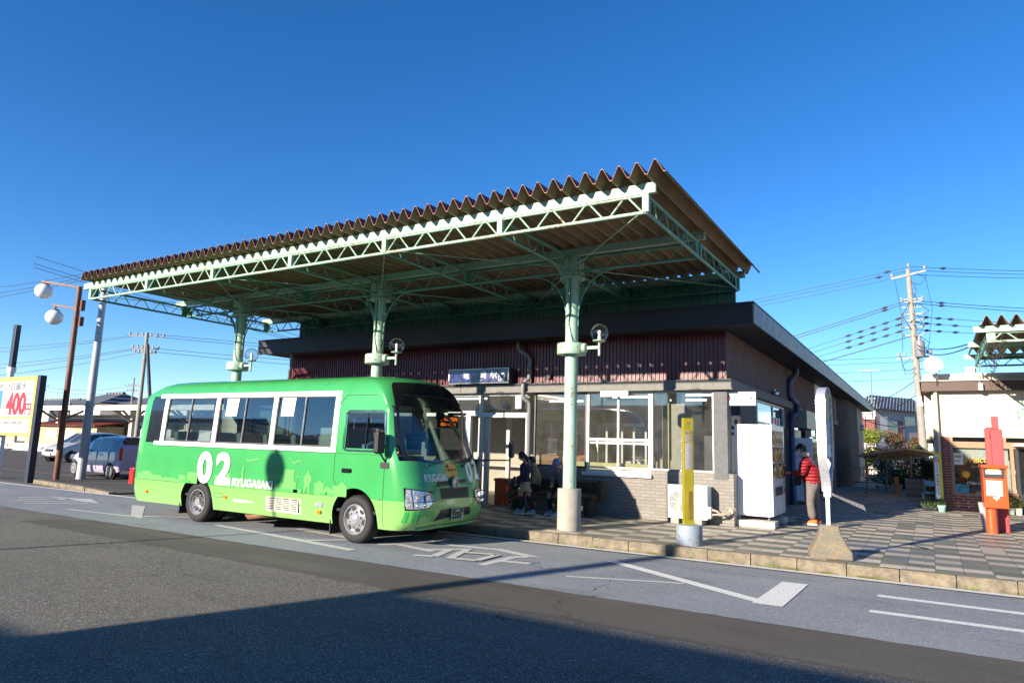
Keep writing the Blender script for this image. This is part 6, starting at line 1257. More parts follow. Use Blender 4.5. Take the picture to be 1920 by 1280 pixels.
for k, (z0, P1) in enumerate(((7.35, (0, 60, 9.0)), (7.2, (0, 60, 8.6)), (6.5, (0, 60, 8.0)), (6.3, (0, 60, 7.3)))): wire((-38.9, 23.2, z0), P1, 1.0, .014, ORD[k]+' thin power line running right from the pole with slanted strut', gl)
for k, dz in enumerate((.5, .16, 0)): wire((-33.2, 14, 8.6+dz), (-19, 30, 4.2+dz*.3), .2, .012, ('uppermost', 'middle', 'lowest')[k]+' thin guy wire slanting down behind the leftmost canopy column', 'slanting wires behind the leftmost column')
for k, dz in enumerate((1.2, .5, 0)): wire((-70, 20, 11.2+dz), (-24.3, 12.5, 7.0+dz*.15), .5, .012, ('uppermost', 'middle', 'lowest')[k]+' thin wire from the far left to the top of the grey pole', 'wires to the grey pole')
for z0, w_ in ((7.1, 'upper'), (6.6, 'lower')): wire((-98, 44, z0), (-80.5, 46, z0-.1), .5, .016, w_+' thin wire between the two small distant poles', 'wires between the distant poles')
for z0, w_ in ((6.9, 'upper'), (6.5, 'lower')): wire((-140, 40, z0+1.5), (-98, 44, z0), .8, .016, w_+' thin wire leading left to the small distant pole', 'wires left of the distant poles')

# ------------------------------------------------------------------ lamps and sign on the left
rusty('lamp_brown', (.13, .040, .030), .66); mat('opal', (.80, .78, .76), .25, 0, .02, 2, coat=.4); mat('pole_galv', (.40, .41, .43), .5, .2, .08, 3, dirt=.2); mat('pole_navy', (.025, .03, .05), .4, 0, .1)
t = thing('street_lamp', (-24.0, 11.55, 0), 'rusty brown street lamp with two white globes', 'street lamp')
MB().cyl((-24.0, 11.55, 0), (-23.58, 11.35, 6.25), .095, .080, n=16).build('pole', 'lamp_brown', t, smooth=40)
for (a, b, g_) in (((-23.58, 11.35, 6.22), (-24.63, 10.69, 6.38), (-24.59, 10.75, 6.07)), ((-23.68, 11.39, 5.52), (-24.35, 10.98, 5.63), (-24.32, 11.04, 5.23))):
    MB().bar(a, b, .07, .07).cyl((g_[0], g_[1], g_[2]+.24), (g_[0], g_[1], g_[2]+.37), .03).build('arm', 'lamp_brown', t, weld=False); MB().lathe([(.0, .27), (.11, .26), (.13, .215)], g_, 18).build('cap', 'lamp_brown', t)
    MB().ball(g_, .262, 20, sc=(1, 1, .95)).build('globe', 'opal', t, smooth=180)
MB().box(-23.50, -23.40, 11.38, 11.50, 5.45, 5.80).box(-23.52, -23.42, 11.4, 11.52, 4.95, 5.25).build('control_box', 'lamp_brown', t, weld=False)
tag(MB().cyl((-24.0, 12.3, 0), (-23.9, 12.3, 7.05), .145, .095, n=18).lathe([(.15, 2.4), (.155, 2.42), (.15, 2.46)], (-23.97, 12.3, 0), 18).build('grey_pole', 'pole_galv', smooth=40, weld=False), 'plain grey steel pole rising behind the brown lamp up to the canopy corner', 'pole')
t = thing('parking_sign', (-24.5, 10.25, 0), 'large parking price sign in a dark frame with red 400', 'sign'); mat('sign_frame_yellow', (.72, .64, .10), .5); mat('sign_white', (.50, .50, .49), .5, 0, .03); mat('price_red', (.66, .02, .04), .4, 0, .02); mat('parking_blue', (.05, .22, .42), .4, 0, .04)
MB().box(-23.12, -22.92, 10.24, 10.42, 0, 3.21).build('post', 'pole_navy', t, bevel=.005); MB().box(-26.3, -23.12, 10.26, 10.42, 1.36, 3.20).build('panel_box', 'pole_navy', t)
MB().box(-26.3, -23.10, 10.235, 10.258, 1.38, 3.19).build('panel_border', 'sign_frame_yellow', t); MB().box(-25.0, -23.22, 10.228, 10.234, 1.95, 3.06).box(-25.0, -23.22, 10.228, 10.234, 1.46, 1.88).box(-26.25, -25.06, 10.228, 10.234, 1.46, 3.06).build('panel_face', 'sign_white', t, weld=False)
MB().merge(text_on('400', .70, (-24.22, 10.222, 2.0), (1, 0, 0), (0, 0, 1), .045, width=1.25)).merge(text_on('円', .36, (-23.42, 10.222, 2.0), (1, 0, 0), (0, 0, 1), .02)).build('price', 'price_red', t, weld=False)
MB().merge(text_on('1日最大', .24, (-24.25, 10.222, 2.77), (1, 0, 0), (0, 0, 1), .012, width=1.15)).merge(text_on('最初の1時間は無料です', .09, (-24.1, 10.222, 1.72), (1, 0, 0), (0, 0, 1), .004, width=1.5)).merge(text_on('テレフォン', .06, (-24.2, 10.222, 1.54), (1, 0, 0), (0, 0, 1), .0)).merge(text_on('時間貸', .12, (-25.35, 10.222, 2.86), (1, 0, 0), (0, 0, 1), .0)).build('lettering', 'grey_text', t, weld=False)
MB().box(-26.1, -25.18, 10.222, 10.226, 2.2, 2.78).build('p_field', 'parking_blue', t); MB().merge(text_on('P', .40, (-25.58, 10.216, 2.28), (1, 0, 0), (0, 0, 1), .04)).build('p_letter', 'white', t, weld=False)
tag(MB().box(-25.62, -25.42, 10.45, 10.6, 3.55, 4.96).build('flag_pole', 'pole_navy', bevel=.01), 'dark square post top rising above the parking sign', 'pole'); bpy.data.objects['flag_pole'].location.z = 3.55
MB().box(-25.60, -25.44, 10.46, 10.58, 0, 3.54).lathe([(.13, 3.40), (.13, 3.56)], (-25.52, 10.52, 0), 12).build('shaft', 'white', None, loc=(-25.52, 10.52, 0), weld=False)
o_ = bpy.data.objects['shaft.004'] if 'shaft.004' in bpy.data.objects else bpy.data.objects[[n for n in bpy.data.objects.keys() if n.startswith('shaft')][-1]]
for k in list(bpy.data.objects):
    if k.name.startswith('shaft') and k.parent is None: k.parent = bpy.data.objects['flag_pole']; k.location = Vector((-25.52, 10.52, 0))-bpy.data.objects['flag_pole'].location

# ------------------------------------------------------------------ railway platform side: long shelter, train, hut, fence
mat('shelter_cream', (.66, .60, .50), .7, 0, .08, 4, dirt=.2); mat('train_white', (.72, .73, .74), .35, 0, .03, 2); mat('train_blue', (.03, .05, .22), .35, 0, .03); mat('wood_plank', (.50, .37, .22), .8, 0, .15, 6)
t = thing('platform_shelter', (-62, 28, 0), 'long low cream platform roof on steel posts behind the parked cars', 'shelter')
MB().box(-95, -38, 27.9, 28.0, 3.14, 3.50).build('fascia', 'shelter_cream', t); MB().box(-95, -38, 28.01, 32.5, 3.36, 3.44).build('roof', 'shelter_cream', t)
for x in (-51.4, -62.3, -73, -84, -44.5):
    MB().box(x-.12, x+.12, 29.5, 29.75, 0, 3.36).box(x-.45, x-.35, 29.6, 29.7, 0, 2.2).build('post', 'shelter_cream', t); MB().bar((x, 29.6, 2.3), (x, 28.1, 3.2), .12, .16).bar((x, 29.6, 2.3), (x, 31.5, 3.25), .12, .16).bar((x, 29.6, 2.4), (x-1.6, 29.6, 3.3), .1, .14).bar((x, 29.6, 2.4), (x+1.6, 29.6, 3.3), .1, .14).build('bracket', 'concrete', t, weld=False)
t = thing('rail_car', (-56, 34, 0), 'white railway carriage with dark blue roof band at the platform', 'train')
MB().box(-66, -42, 31.6, 34.4, .85, 2.75).build('body', 'train_white', t, bevel=.05); MB().box(-66.02, -41.98, 31.57, 34.42, 2.38, 2.62).box(-66.02, -41.98, 31.57, 34.42, .95, 1.05).build('band', 'train_blue', t, weld=False); MB().box(-66, -42, 31.7, 34.3, 2.75, 2.95).build('roof', 'alu_grey', t, bevel=.05)
for k in range(9): x = -64.5+k*2.5; MB().box(x, x+.9, 31.56, 31.59, 1.25, 2.1).build('window' if k % 3 else 'door', 'window_dark', t)
MB().box(-66, -42, 31.7, 34.2, .0, .84).build('underframe', 'black', t)
t = thing('platform_hut', (-60, 28.6, 0), 'small timber clad hut with red roof under the platform shelter', 'hut')
MB().box(-66, -54.9, 28.9, 31, 0, 1.95).build('wall', 'wood_plank', t); MB().prism([(28.5, 1.93), (31.2, 2.35), (31.2, 2.42), (28.5, 1.99)], -66.2, -54.6, 'x').build('roof', 'sheet_redroof', t)
for a in (-62.5, -59.5, -57): MB().box(a, a+1.7, 28.86, 28.89, .85, 1.6).build('window', 'glass_window' if 'glass_window' in MATS else 'curtain', t)
t = thing('plaster_wall', (-69, 28, 0), 'beige low boundary wall behind the parking sign post', 'wall'); MB().box(-80, -66.2, 28.2, 28.4, 0, 1.35).build('panel', 'plaster_beige', t)
t = thing('fence', (-62, 25.7, 0), 'white pipe fence at the far edge of the car park', 'fence'); mb = MB().bar((-80, 25.7, .50), (-52, 25.7, .50), .05).bar((-80, 25.7, .12), (-52, 25.7, .12), .05)
for k in range(10): mb.bar((-80+k*3.1, 25.7, 0), (-80+k*3.1, 25.7, .55), .07)
mb.build('rails', 'alu_white', t, weld=False)
tag(MB().box(-60.0, -50.5, 25.5, 25.55, .0, .52).build('white_board', 'white'), 'low white board wall beside the silver car', 'wall')

# ------------------------------------------------------------------ buildings across the road (they shade the foreground and show in the glass)
t = thing('opposite_shop', (2, -12, 0), 'flat roofed beige building across the road that shades the foreground', 'building')
MB().box(-9.6, 26, -22, -8.0, 0, 4.79).build('wall', 'plaster_beige', t); MB().box(-9.62, 26, -8.06, -7.9, 3.6, 4.2).build('sign_band', 'plaster_white', t)
for k in range(8): x = -8.5+k*4.2; MB().box(x, x+2.6, -7.99, -7.95, .3, 2.6).build('shopfront', 'window_dark', t)
t = thing('opposite_house', (-15, -12, 0), 'lower white house across the road left of the flat roofed one', 'building')
MB().box(-24, -9.7, -20, -8.0, 0, 3.78).build('wall', 'plaster_white', t)
for x in (-22, -18, -14): MB().box(x, x+1.6, -7.99, -7.95, 1.0, 2.2).build('window', 'window_dark', t)
tag(MB().cyl((-9.62, -7.8, 0), (-9.62, -7.8, 6.45), .17, .125, n=16).build('street_pole', 'pole_concrete', smooth=40), 'concrete pole across the road whose shadow crosses the lane', 'pole')
t = thing('lantern_post', (-13.2, -3, 0), 'lantern street lamp across the road casting a shadow on the bus', 'street lamp')
MB().cyl((-13.2, -3, 0), (-13.2, -3, 4.55), .05, .035, n=12).build('pole', 'lamp_brown', t, smooth=40); MB().lathe([(.04, 4.5), (.15, 4.55), (.23, 4.75), (.235, 4.9), (.16, 5.05), (.05, 5.12), (.02, 5.2), (.005, 5.34)], (-13.2, -3, 0), 20).build('lantern', 'opal', t, smooth=50)
tag(MB().cyl((-12.1, -2.2, 0), (-12.1, -2.2, 2.1), .06, n=10).box(-12.3, -11.9, -2.25, -2.18, 1.5, 2.1).build('street_marker', 'steel', weld=False), 'small marker post across the road', 'post')
for i, (x, w, h) in enumerate(((-46, 16, 5.5), (-75, 22, 6.5), (34, 20, 6.0))): simple_house('far_building', x, x+w, -34, -22, h, 1.6, 'plaster_white', 'tile_dark', ('plain house across the road far left', 'plain house across the road furthest left', 'plain house across the road to the right')[i])

# ------------------------------------------------------------------ parked cars
mat('paint_lilac', (.44, .40, .54), .28, .15, .03, 2, coat=.7); mat('paint_silver', (.58, .56, .50), .30, .3, .03, 2, coat=.7); mat('car_glass', (.03, .04, .045), .12, 0, .1, coat=.8); mat('hub', (.38, .38, .40), .4, .6, .1)
def car(name, loc, rz, paint, label, st, wb, L, Wd, wr=.28):
    """st: stations along the length (x, z bottom, z belt, z top, half width at belt, half width at roof, is cabin)"""
    t = thing(name, loc, label, 'car', None, rz); M_ = WM[t.name]
    def ring(s):
        x, zb, zm, zt, w, wt, cab = s; return [(x, -w*.92, zb), (x, -w, zb+.12), (x, -w*1.0, zb+(zm-zb)*.6), (x, -w*.97, zm), (x, -wt-(.02 if cab else 0), zt-.06 if cab else zt-.01), (x, -wt*.8, zt-.0), (x, 0, zt+.012), (x, wt*.8, zt), (x, wt+(.02 if cab else 0), zt-.06 if cab else zt-.01), (x, w*.97, zm), (x, w*1.0, zb+(zm-zb)*.6), (x, w, zb+.12), (x, w*.92, zb)]
    rs = [ring(s) for s in st]; mb = MB(); gm = MB(); n = 13
    for r_ in rs: mb.v += r_
    gl_ = []
    for i in range(len(st)-1):
        cab = st[i][6] and st[i+1][6]; half = st[i][6] != st[i+1][6]
        for k in range(n-1):
            f = (i*n+k, i*n+k+1, (i+1)*n+k+1, (i+1)*n+k); mb.f.append(f); mb.m.append(0)
            if cab and k in (3, 8): gl_.append((f, i))
            if half and k in (4, 5, 6, 7): gl_.append((f, i))
    mb.f += [tuple(range(n))[::-1], tuple((len(st)-1)*n+k for k in range(n))]; mb.m += [0, 0]
    me = bpy.data.meshes.new('cage'); me.from_pydata(mb.v, [], mb.f); bm = bmesh.new(); bm.from_mesh(me); bm.faces.ensure_lookup_table()
    keys = {f: n_+1 for n_, (f, i) in enumerate(gl_)}
    gf = [bm.faces[mb.f.index(f)] for f, i in gl_]
    for n_, f in enumerate(gf): f.material_index = n_+1
    r_ = bmesh.ops.inset_individual(bm, faces=gf, thickness=.010)
    for f in r_['faces']: f.material_index = 0
    cl_ = bm.edges.layers.float.new('crease_edge')
    for f in gf:
        for e in f.edges: e[cl_] = .85
    for f in r_['faces']:
        for e in f.edges: e[cl_] = max(e[cl_], .6)
    for n_, f in enumerate(gf): f.material_index = n_+1
    bmesh.ops.recalc_face_normals(bm, faces=bm.faces); bm.to_mesh(me); bm.free(); 
    for k in range(len(gf)+1): me.materials.append(MATS[paint])
    tmp = bpy.data.objects.new('cage', me); C.objects.link(tmp); sd = tmp.modifiers.new('s', 'SUBSURF'); sd.levels = 2
    dg = bpy.context.evaluated_depsgraph_get(); dg.update(); m2 = tmp.evaluated_get(dg).to_mesh()
    V_ = [v.co.copy() for v in m2.vertices]; N_ = [v.normal.copy() for v in m2.vertices]; F_ = [(p.material_index, tuple(p.vertices)) for p in m2.polygons]
    MB().add(V_, [f for k, f in F_ if k == 0]).build('body', paint, t, world=False, smooth=40, weld=False)
    for k in range(1, len(gf)+1):
        fs = [f for q, f in F_ if q == k]; 
        if fs: used = sorted({i for f in fs for i in f}); ix = {i: j for j, i in enumerate(used)}; MB().add([V_[i]-N_[i]*.003 for i in used], [tuple(ix[i] for i in f) for f in fs]).build('window', 'car_glass', t, world=False, smooth=60, weld=False)
    tmp.evaluated_get(dg).to_mesh_clear(); bpy.data.objects.remove(tmp)
    x0, x1 = st[0][0], st[-1][0]
    for sx in (wb/2, -wb/2):
        for sy in (-1, 1):
            c_ = (sx, sy*(Wd/2-.01), wr); MB().lathe([(wr+.05, -.02), (.0, -.021)], c_, 24, 'y').build('wheel_arch', 'black', t, world=False, weld=False)
            w_ = MB().lathe([(wr*.62, sy*.02), (wr*.95, sy*.02), (wr, -sy*.02), (wr, -sy*.17), (.1, -sy*.17)], c_, 24, 'y').build('wheel', 'rubber', t, world=False, smooth=40)
            mb = MB().lathe([(wr*.64, sy*.022), (wr*.5, sy*.012), (.04, sy*.026), (.0, sy*.027)], c_, 20, 'y'); mb.build('hubcap', 'hub', t, world=False, smooth=40)
            mb = MB(); 
            for k in range(7): a = k*2*math.pi/7; mb.poly([(c_[0]+wr*.36*math.cos(a+d)*s_, c_[1]+sy*.026, c_[2]+wr*.36*math.sin(a+d)*s_) for d, s_ in ((-.16, .7), (.16, .7), (.2, 1.35), (-.2, 1.35))])
            mb.build('hub_slots', 'black', t, world=False, weld=False)
    for sy in (-1, 1):
        MB().obox((x1-.17, sy*(Wd/2-.22), .66), (.26, .34, .16), -sy*.5).build('headlight', 'lamp_clear', t, world=False, bevel=.03)
        MB().obox((x0+.06, sy*(Wd/2-.10), .84), (.10, .10, .40)).build('tail_lamp', 'lamp_red', t, world=False, bevel=.02)
        MB().obox((x1-1.15, sy*(Wd/2+.07), .96), (.12, .16, .12)).build('mirror', paint, t, world=False, bevel=.03)
        for x in (.35, -.55): MB().obox((x, sy*(Wd/2+.005), .80), (.14, .03, .03)).build('door_handle', 'alu_dark', t, world=False)
        for x in (.62, -.28, -1.05): MB().obox((x, sy*(Wd/2-.008), .62), (.008, .02, .62)).build('door_seam', 'black', t, world=False)
    MB().obox((x1+.0, 0, .58), (.05, .6, .12)).build('grille', 'black', t, world=False, bevel=.01); MB().obox((x1+.02, 0, .40), (.04, .36, .17)).build('number_plate', 'white', t, world=False); MB().obox((x1-.0, 0, .30), (.08, 1.1, .1)).build('intake', 'black', t, world=False, bevel=.02)
    MB().obox((x0-.02, 0, .62), (.03, .36, .17)).build('number_plate', 'white', t, world=False)
    MB().obox((x0+.08, 0, 1.22), (.05, 1.05, .36), rot=Matrix.Rotation(R(8), 3, 'Y')).build('rear_window', 'car_glass', t, world=False, bevel=.02)
    return t
kei = [(-1.70, .35, .78, .90, .66, .56, 0), (-1.66, .25, .88, 1.14, .70, .56, 0), (-1.50, .22, .90, 1.34, .725, .55, 1), (-1.0, .20, .89, 1.41, .735, .56, 1), (-.3, .20, .88, 1.43, .735, .56, 1), (.25, .20, .87, 1.36, .735, .56, 1), (1.02, .20, .84, .90, .73, .60, 0), (1.42, .20, .76, .80, .70, .56, 0), (1.64, .24, .62, .70, .62, .50, 0), (1.70, .30, .50, .55, .52, .42, 0)]
car('parked_car', (-24.65, 13.68, 0), R(178), 'paint_lilac', 'lilac hatchback parked behind the grey pole, its tail beside the bus', kei, 2.39, 3.4, 1.475)
comp = [(-1.90, .35, .78, .95, .70, .60, 0), (-1.84, .25, .90, 1.15, .78, .62, 0), (-1.60, .22, .95, 1.38, .82, .60, 1), (-1.0, .20, .94, 1.50, .83, .62, 1), (-.2, .20, .93, 1.52, .83, .62, 1), (.35, .20, .91, 1.44, .83, .62, 1), (1.05, .20, .88, .95, .82, .66, 0), (1.55, .20, .78, .84, .78, .60, 0), (1.82, .24, .62, .68, .70, .50, 0), (1.90, .30, .50, .55, .58, .42, 0)]
car('parked_car', (-37.4, 19.3, 0), R(276), 'paint_silver', 'cream silver rounded hatchback parked further back, nose toward the road', comp, 2.43, 3.8, 1.66)
# ------------------------------------------------------------------ people
mat('skin', (.50, .30, .20), .6, 0, .05, 12); mat('skin_light', (.58, .38, .28), .6, 0, .05, 12); mat('hair', (.015, .012, .010), .5, 0, .2, 40); mat('cap_black', (.012, .012, .014), .8)
m, g = base_mat('down_red', .28); p = g.coord('Object'); z = g.xyz(g.pos())[2]; w = g.math('ABSOLUTE', g.math('SINE', g.math('MULTIPLY', g.math('ADD', z, g.math('MULTIPLY', g.noise(g.pos(), 6, 3), .03)), 46))); n = g.noise(g.pos(), 30, 4, .7)
c = g.mix(g.ramp(w, .0, .25), (.15, .008, .010, 1), (.30, .014, .018, 1)); g.l.new(c, g.b.inputs['Base Color']); g.bump(g.math('ADD', g.math('POWER', w, .5), g.math('MULTIPLY', n, .7)), .9, .03)
mat('fleece', (.55, .45, .33), .95, 0, .2, 60, bump=.6); mat('trousers_grey', (.15, .13, .12), .9, 0, .15, 20, bump=.4, bsc=30); mat('shoe_orange', (.75, .15, .02), .6, 0, .1, 40); mat('sole_white', (.75, .72, .66), .6)
mat('navy_coat', (.012, .014, .05), .8, 0, .2, 12, bump=.3, bsc=40); mat('skirt_beige', (.42, .33, .19), .9, 0, .1); mat('sock_black', (.012, .012, .014), .8); mat('sock_red', (.45, .02, .05), .8); mat('shoe_blue', (.30, .36, .42), .7, 0, .2, 60); mat('coat_tan', (.30, .22, .12), .85, 0, .2, 12, bump=.3, bsc=40)
mat('jacket_grey', (.20, .17, .18), .85, 0, .25, 14); mat('cap_lilac', (.22, .20, .38), .8, 0, .25, 30); mat('pink_thing', (.75, .12, .28), .5); mat('trousers_dark', (.02, .02, .028), .9, 0, .2, 20)
def figure(t, J, B, mats, sub=2):
    """one continuous skin: J joint -> (pos, radius), B bones (a, b, material index)"""
    names = list(J); me = bpy.data.meshes.new('s'); me.from_pydata([J[k][0] for k in names], [(names.index(a), names.index(b)) for a, b, _ in B], [])
    o = bpy.data.objects.new('s', me); C.objects.link(o); sk = o.modifiers.new('k', 'SKIN'); sk.use_smooth_shade = True; sk.branch_smoothing = .6; ss = o.modifiers.new('u', 'SUBSURF'); ss.levels = sub
    for i, k in enumerate(names):
        r_ = J[k][1]; me.skin_vertices[0].data[i].radius = (r_, r_) if not isinstance(r_, tuple) else r_
        me.skin_vertices[0].data[i].use_root = (k == 'pelvis')
    dg = bpy.context.evaluated_depsgraph_get(); dg.update(); ev = o.evaluated_get(dg); m2 = ev.to_mesh()
    mb = MB(); mb.v = [tuple(v.co) for v in m2.vertices]; mb.f = [tuple(p.vertices) for p in m2.polygons]
    seg = [(Vector(J[a][0]), Vector(J[b][0]), mi) for a, b, mi in B]
    for f in mb.f:
        c_ = sum((Vector(mb.v[i]) for i in f), Vector())/len(f); best = None
        for a, b, mi in seg:
            d = b-a; u = max(0, min(1, (c_-a).dot(d)/max(1e-9, d.length_squared))); q = (c_-(a+d*u)).length
            if best is None or q < best[0]-1e-6: best = (q, mi)
        mb.m.append(best[1])
    ev.to_mesh_clear(); bpy.data.objects.remove(o); return mb.build('body', mats, t, world=True, smooth=180)
def head(t, c, r, yaw, tilt, skin, parts):
    """head with jaw, nose, eyes, ears; looks along local -x turned by yaw, nodding by tilt"""
    M_ = Matrix.Translation(c)@Matrix.Rotation(yaw, 4, 'Z')@Matrix.Rotation(tilt, 4, 'Y')
    mb = MB().ball((0, 0, 0), r, 16, sc=(.92, .78, 1.05)); mb.ball((-r*.30, 0, -r*.45), r*.62, 12, sc=(.85, .85, .95)); mb.ball((-r*.98, 0, -r*.18), r*.16, 8, sc=(1, .8, 1.4))
    for s in (-1, 1): mb.ball((r*.08, s*r*.78, -r*.12), r*.20, 8, sc=(.7, .35, 1.1))
    mb.cyl((r*.1, 0, -r*.7), (r*.25, 0, -r*1.6), r*.48, r*.52, n=12); mb.xf(M_).build('head', skin, t, smooth=180)
    e = MB()
    for s in (-1, 1): e.ball((-r*.80, s*r*.30, -r*.02), r*.075, 8)
    e.ball((-r*.86, 0, -r*.58), r*.10, 8, sc=(.4, 1.6, .35)); e.xf(M_).build('face_features', 'hair', t, smooth=180); return M_
def hairm(t, M_, r, long=False, mt_='hair'):
    mb = MB(); src = MB().ball((0, 0, 0), r*1.09, 20, sc=(.95, .82, 1.06))
    keep = [f for f in src.f if all(not (src.v[i][0] < -r*.45 and src.v[i][2] < r*.45) and src.v[i][2] > -r*.62-src.v[i][0]*.3 for i in f)]
    mb.add(src.v, keep); 
    if long: mb.tube([(r*.7, 0, 0), (r*1.0, 0, -r*.8), (r*.8, 0, -r*1.9)], [r*.35, r*.42, r*.2], 8)
    mb.xf(M_).build('hair', mt_, t, smooth=180)
def shoe(t, heel, toe, w, h, mt_, sole='sole_white'):
    heel, toe = Vector(heel), Vector(toe); d = (toe-heel); L_ = d.length; a = math.atan2(d.y, d.x); M_ = Matrix.Translation(heel)@Matrix.Rotation(a, 4, 'Z')@Matrix.Rotation(-math.asin(d.z/L_), 4, 'Y')
    mb = MB(); pr = [(0, .55, .9), (.08, .85, 1.0), (.35, .9, .95), (.6, 1.0, .62), (.85, .95, .45), (1.0, .55, .28)]; n = 10
    for x, ww, hh in pr:
        for k in range(n): b = math.pi*k/(n-1); mb.v.append((x*L_, -w*ww*math.cos(b), .02+h*hh*math.sin(b)**.8))
    for i in range(len(pr)-1):
        for k in range(n-1): mb.f.append((i*n+k, i*n+k+1, (i+1)*n+k+1, (i+1)*n+k)); mb.m.append(0)
    mb.f += [tuple(range(n)), tuple((len(pr)-1)*n+k for k in range(n))[::-1]]; mb.m += [0, 0]; s_ = mb.xf(M_).build('shoe', mt_, t, smooth=60)
    mb = MB(); P = [(x*L_, s*w*(ww+.06)) for s in (-1, 1) for x, ww, hh in (pr if s < 0 else pr[::-1])]; mb.prism(P, 0, .025, 'z'); mb.xf(M_).build('sole', sole, s_)
# man in the red down jacket, right hand at the coin slot
ox, oy, g0 = -2.14, 15.12, .15
t = thing('person', (ox, oy, g0), 'man in black cap and glossy red padded jacket using the vending machine', 'person')
P = lambda x, y, z: (ox+x, oy+y, g0+z)
J = {'pelvis': (P(.08, 0, .74), (.22, .22)), 'belly': (P(.09, 0, .92), (.27, .255)), 'chest': (P(.07, 0, 1.10), (.265, .25)), 'upper': (P(.02, 0, 1.25), (.18, .19)), 'neck': (P(-.02, 0, 1.33), .08), 'collar': (P(-.04, 0, 1.37), .085),
     'shR': (P(-.01, -.22, 1.20), .11), 'elR': (P(-.05, -.27, 1.0), .095), 'wrR': (P(-.24, -.13, .99), .058), 'cuR': (P(-.29, -.10, 1.0), .034), 'paR': (P(-.335, -.09, 1.0), .025),
     'f1': (P(-.365, -.115, 1.01), .008), 'f1b': (P(-.395, -.115, 1.0), .007), 'f2': (P(-.37, -.098, 1.01), .008), 'f2b': (P(-.405, -.096, .995), .007), 'f3': (P(-.37, -.080, 1.005), .008), 'f3b': (P(-.40, -.078, .99), .007), 'f4': (P(-.362, -.064, .998), .007), 'f4b': (P(-.385, -.062, .985), .006), 'th': (P(-.33, -.12, .985), .009), 'thb': (P(-.365, -.125, .98), .008),
     'shL': (P(.01, .22, 1.20), .11), 'elL': (P(-.04, .28, 1.0), .09), 'wrL': (P(-.20, .17, .90), .05), 'paL': (P(-.26, .14, .90), .03), 'g1': (P(-.30, .13, .89), .014),
     'hiR': (P(.06, -.09, .66), .125), 'knR': (P(.04, -.10, .42), .098), 'anR': (P(.10, -.10, .09), .078), 'hiL': (P(.10, .09, .66), .125), 'knL': (P(.10, .11, .42), .098), 'anL': (P(.16, .11, .09), .078)}
B = [('pelvis', 'belly', 1), ('belly', 'chest', 1), ('chest', 'upper', 1), ('upper', 'neck', 1), ('neck', 'collar', 2), ('upper', 'shR', 1), ('shR', 'elR', 1), ('elR', 'wrR', 1), ('wrR', 'cuR', 4), ('cuR', 'paR', 0), ('paR', 'f1', 0), ('f1', 'f1b', 0), ('paR', 'f2', 0), ('f2', 'f2b', 0), ('paR', 'f3', 0), ('f3', 'f3b', 0), ('paR', 'f4', 0), ('f4', 'f4b', 0), ('cuR', 'th', 0), ('th', 'thb', 0),
     ('upper', 'shL', 1), ('shL', 'elL', 1), ('elL', 'wrL', 1), ('wrL', 'paL', 0), ('paL', 'g1', 0), ('pelvis', 'hiR', 3), ('hiR', 'knR', 3), ('knR', 'anR', 3), ('pelvis', 'hiL', 3), ('hiL', 'knL', 3), ('knL', 'anL', 3)]
figure(t, J, B, ['skin', 'down_red', 'fleece', 'trousers_grey', 'frame_red'])
hc = Vector(P(-.09, 0, 1.48)); M_ = head(t, hc, .105, .15, R(-20), 'skin', None)
mb = MB(); src = MB().ball((0, 0, 0), .117, 18, sc=(.98, .84, .95)); mb.add(src.v, [f for f in src.f if all(src.v[i][2] > .01 for i in f)]); mb.add([(-.08, -.07, .03), (-.08, .07, .03), (-.17, .05, .01), (-.19, 0, .008), (-.17, -.05, .01), (-.08, -.07, .022), (-.08, .07, .022), (-.17, .05, .002), (-.19, 0, 0), (-.17, -.05, .002)], [(0, 1, 2, 3, 4), (9, 8, 7, 6, 5), (2, 7, 8, 3), (3, 8, 9, 4), (0, 4, 9, 5), (1, 6, 7, 2)]); mb.xf(M_).build('cap', 'cap_black', t, smooth=50)
hairm(t, M_, .1); MB().ball((-.075, 0, -.055), .055, 12, sc=(.75, 1.05, .9)).xf(M_).build('face_mask', 'white', t, smooth=180)
mb = MB().lathe([(.07, -.05), (.105, -.02), (.112, .03), (.085, .06), (.07, .05)], tuple(P(-.04, 0, 1.36)), 18); mb.build('fleece_collar', 'fleece', t, smooth=60)
mb = MB()
shoe(t, P(.17, -.11, 0), P(-.10, -.13, 0), .045, .085, 'shoe_orange'); shoe(t, P(.22, .11, 0), P(-.04, .09, 0), .045, .085, 'shoe_orange')
tag(MB().obox(P(-.20, .12, .84), (.14, .08, .20), .2).build('shoulder_bag', 'black', bevel=.03), 'black bag hanging in front of the man in red', 'bag')
# girl walking left
ox, oy = -7.20, 12.45
t = thing('person', (ox, oy, .15), 'girl in navy coat and beige skirt walking left past the bench', 'person')
J = {'pelvis': (P(.02, 0, .66), (.12, .11)), 'chest': (P(.03, 0, .88), (.13, .125)), 'upper': (P(.02, 0, 1.0), (.09, .10)), 'neck': (P(-.01, 0, 1.07), .045), 'shR': (P(.02, -.13, .98), .055), 'elR': (P(.05, -.17, .78), .05), 'wrR': (P(-.06, -.16, .62), .036), 'haR': (P(-.10, -.15, .585), .022), 'h1': (P(-.125, -.155, .56), .010), 'h2': (P(-.13, -.14, .565), .010), 'shL': (P(.02, .13, .98), .055), 'elL': (P(.0, .17, .80), .05), 'wrL': (P(-.18, .14, .70), .034), 'haL': (P(-.22, .13, .68), .022),
     'hem': (P(.03, 0, .56), (.145, .12)), 'hiR': (P(.0, -.06, .55), .07), 'knR': (P(-.05, -.06, .36), .05), 'anR': (P(-.02, -.06, .08), .038), 'hiL': (P(.05, .06, .55), .07), 'knL': (P(.08, .06, .36), .05), 'anL': (P(.17, .06, .10), .038)}
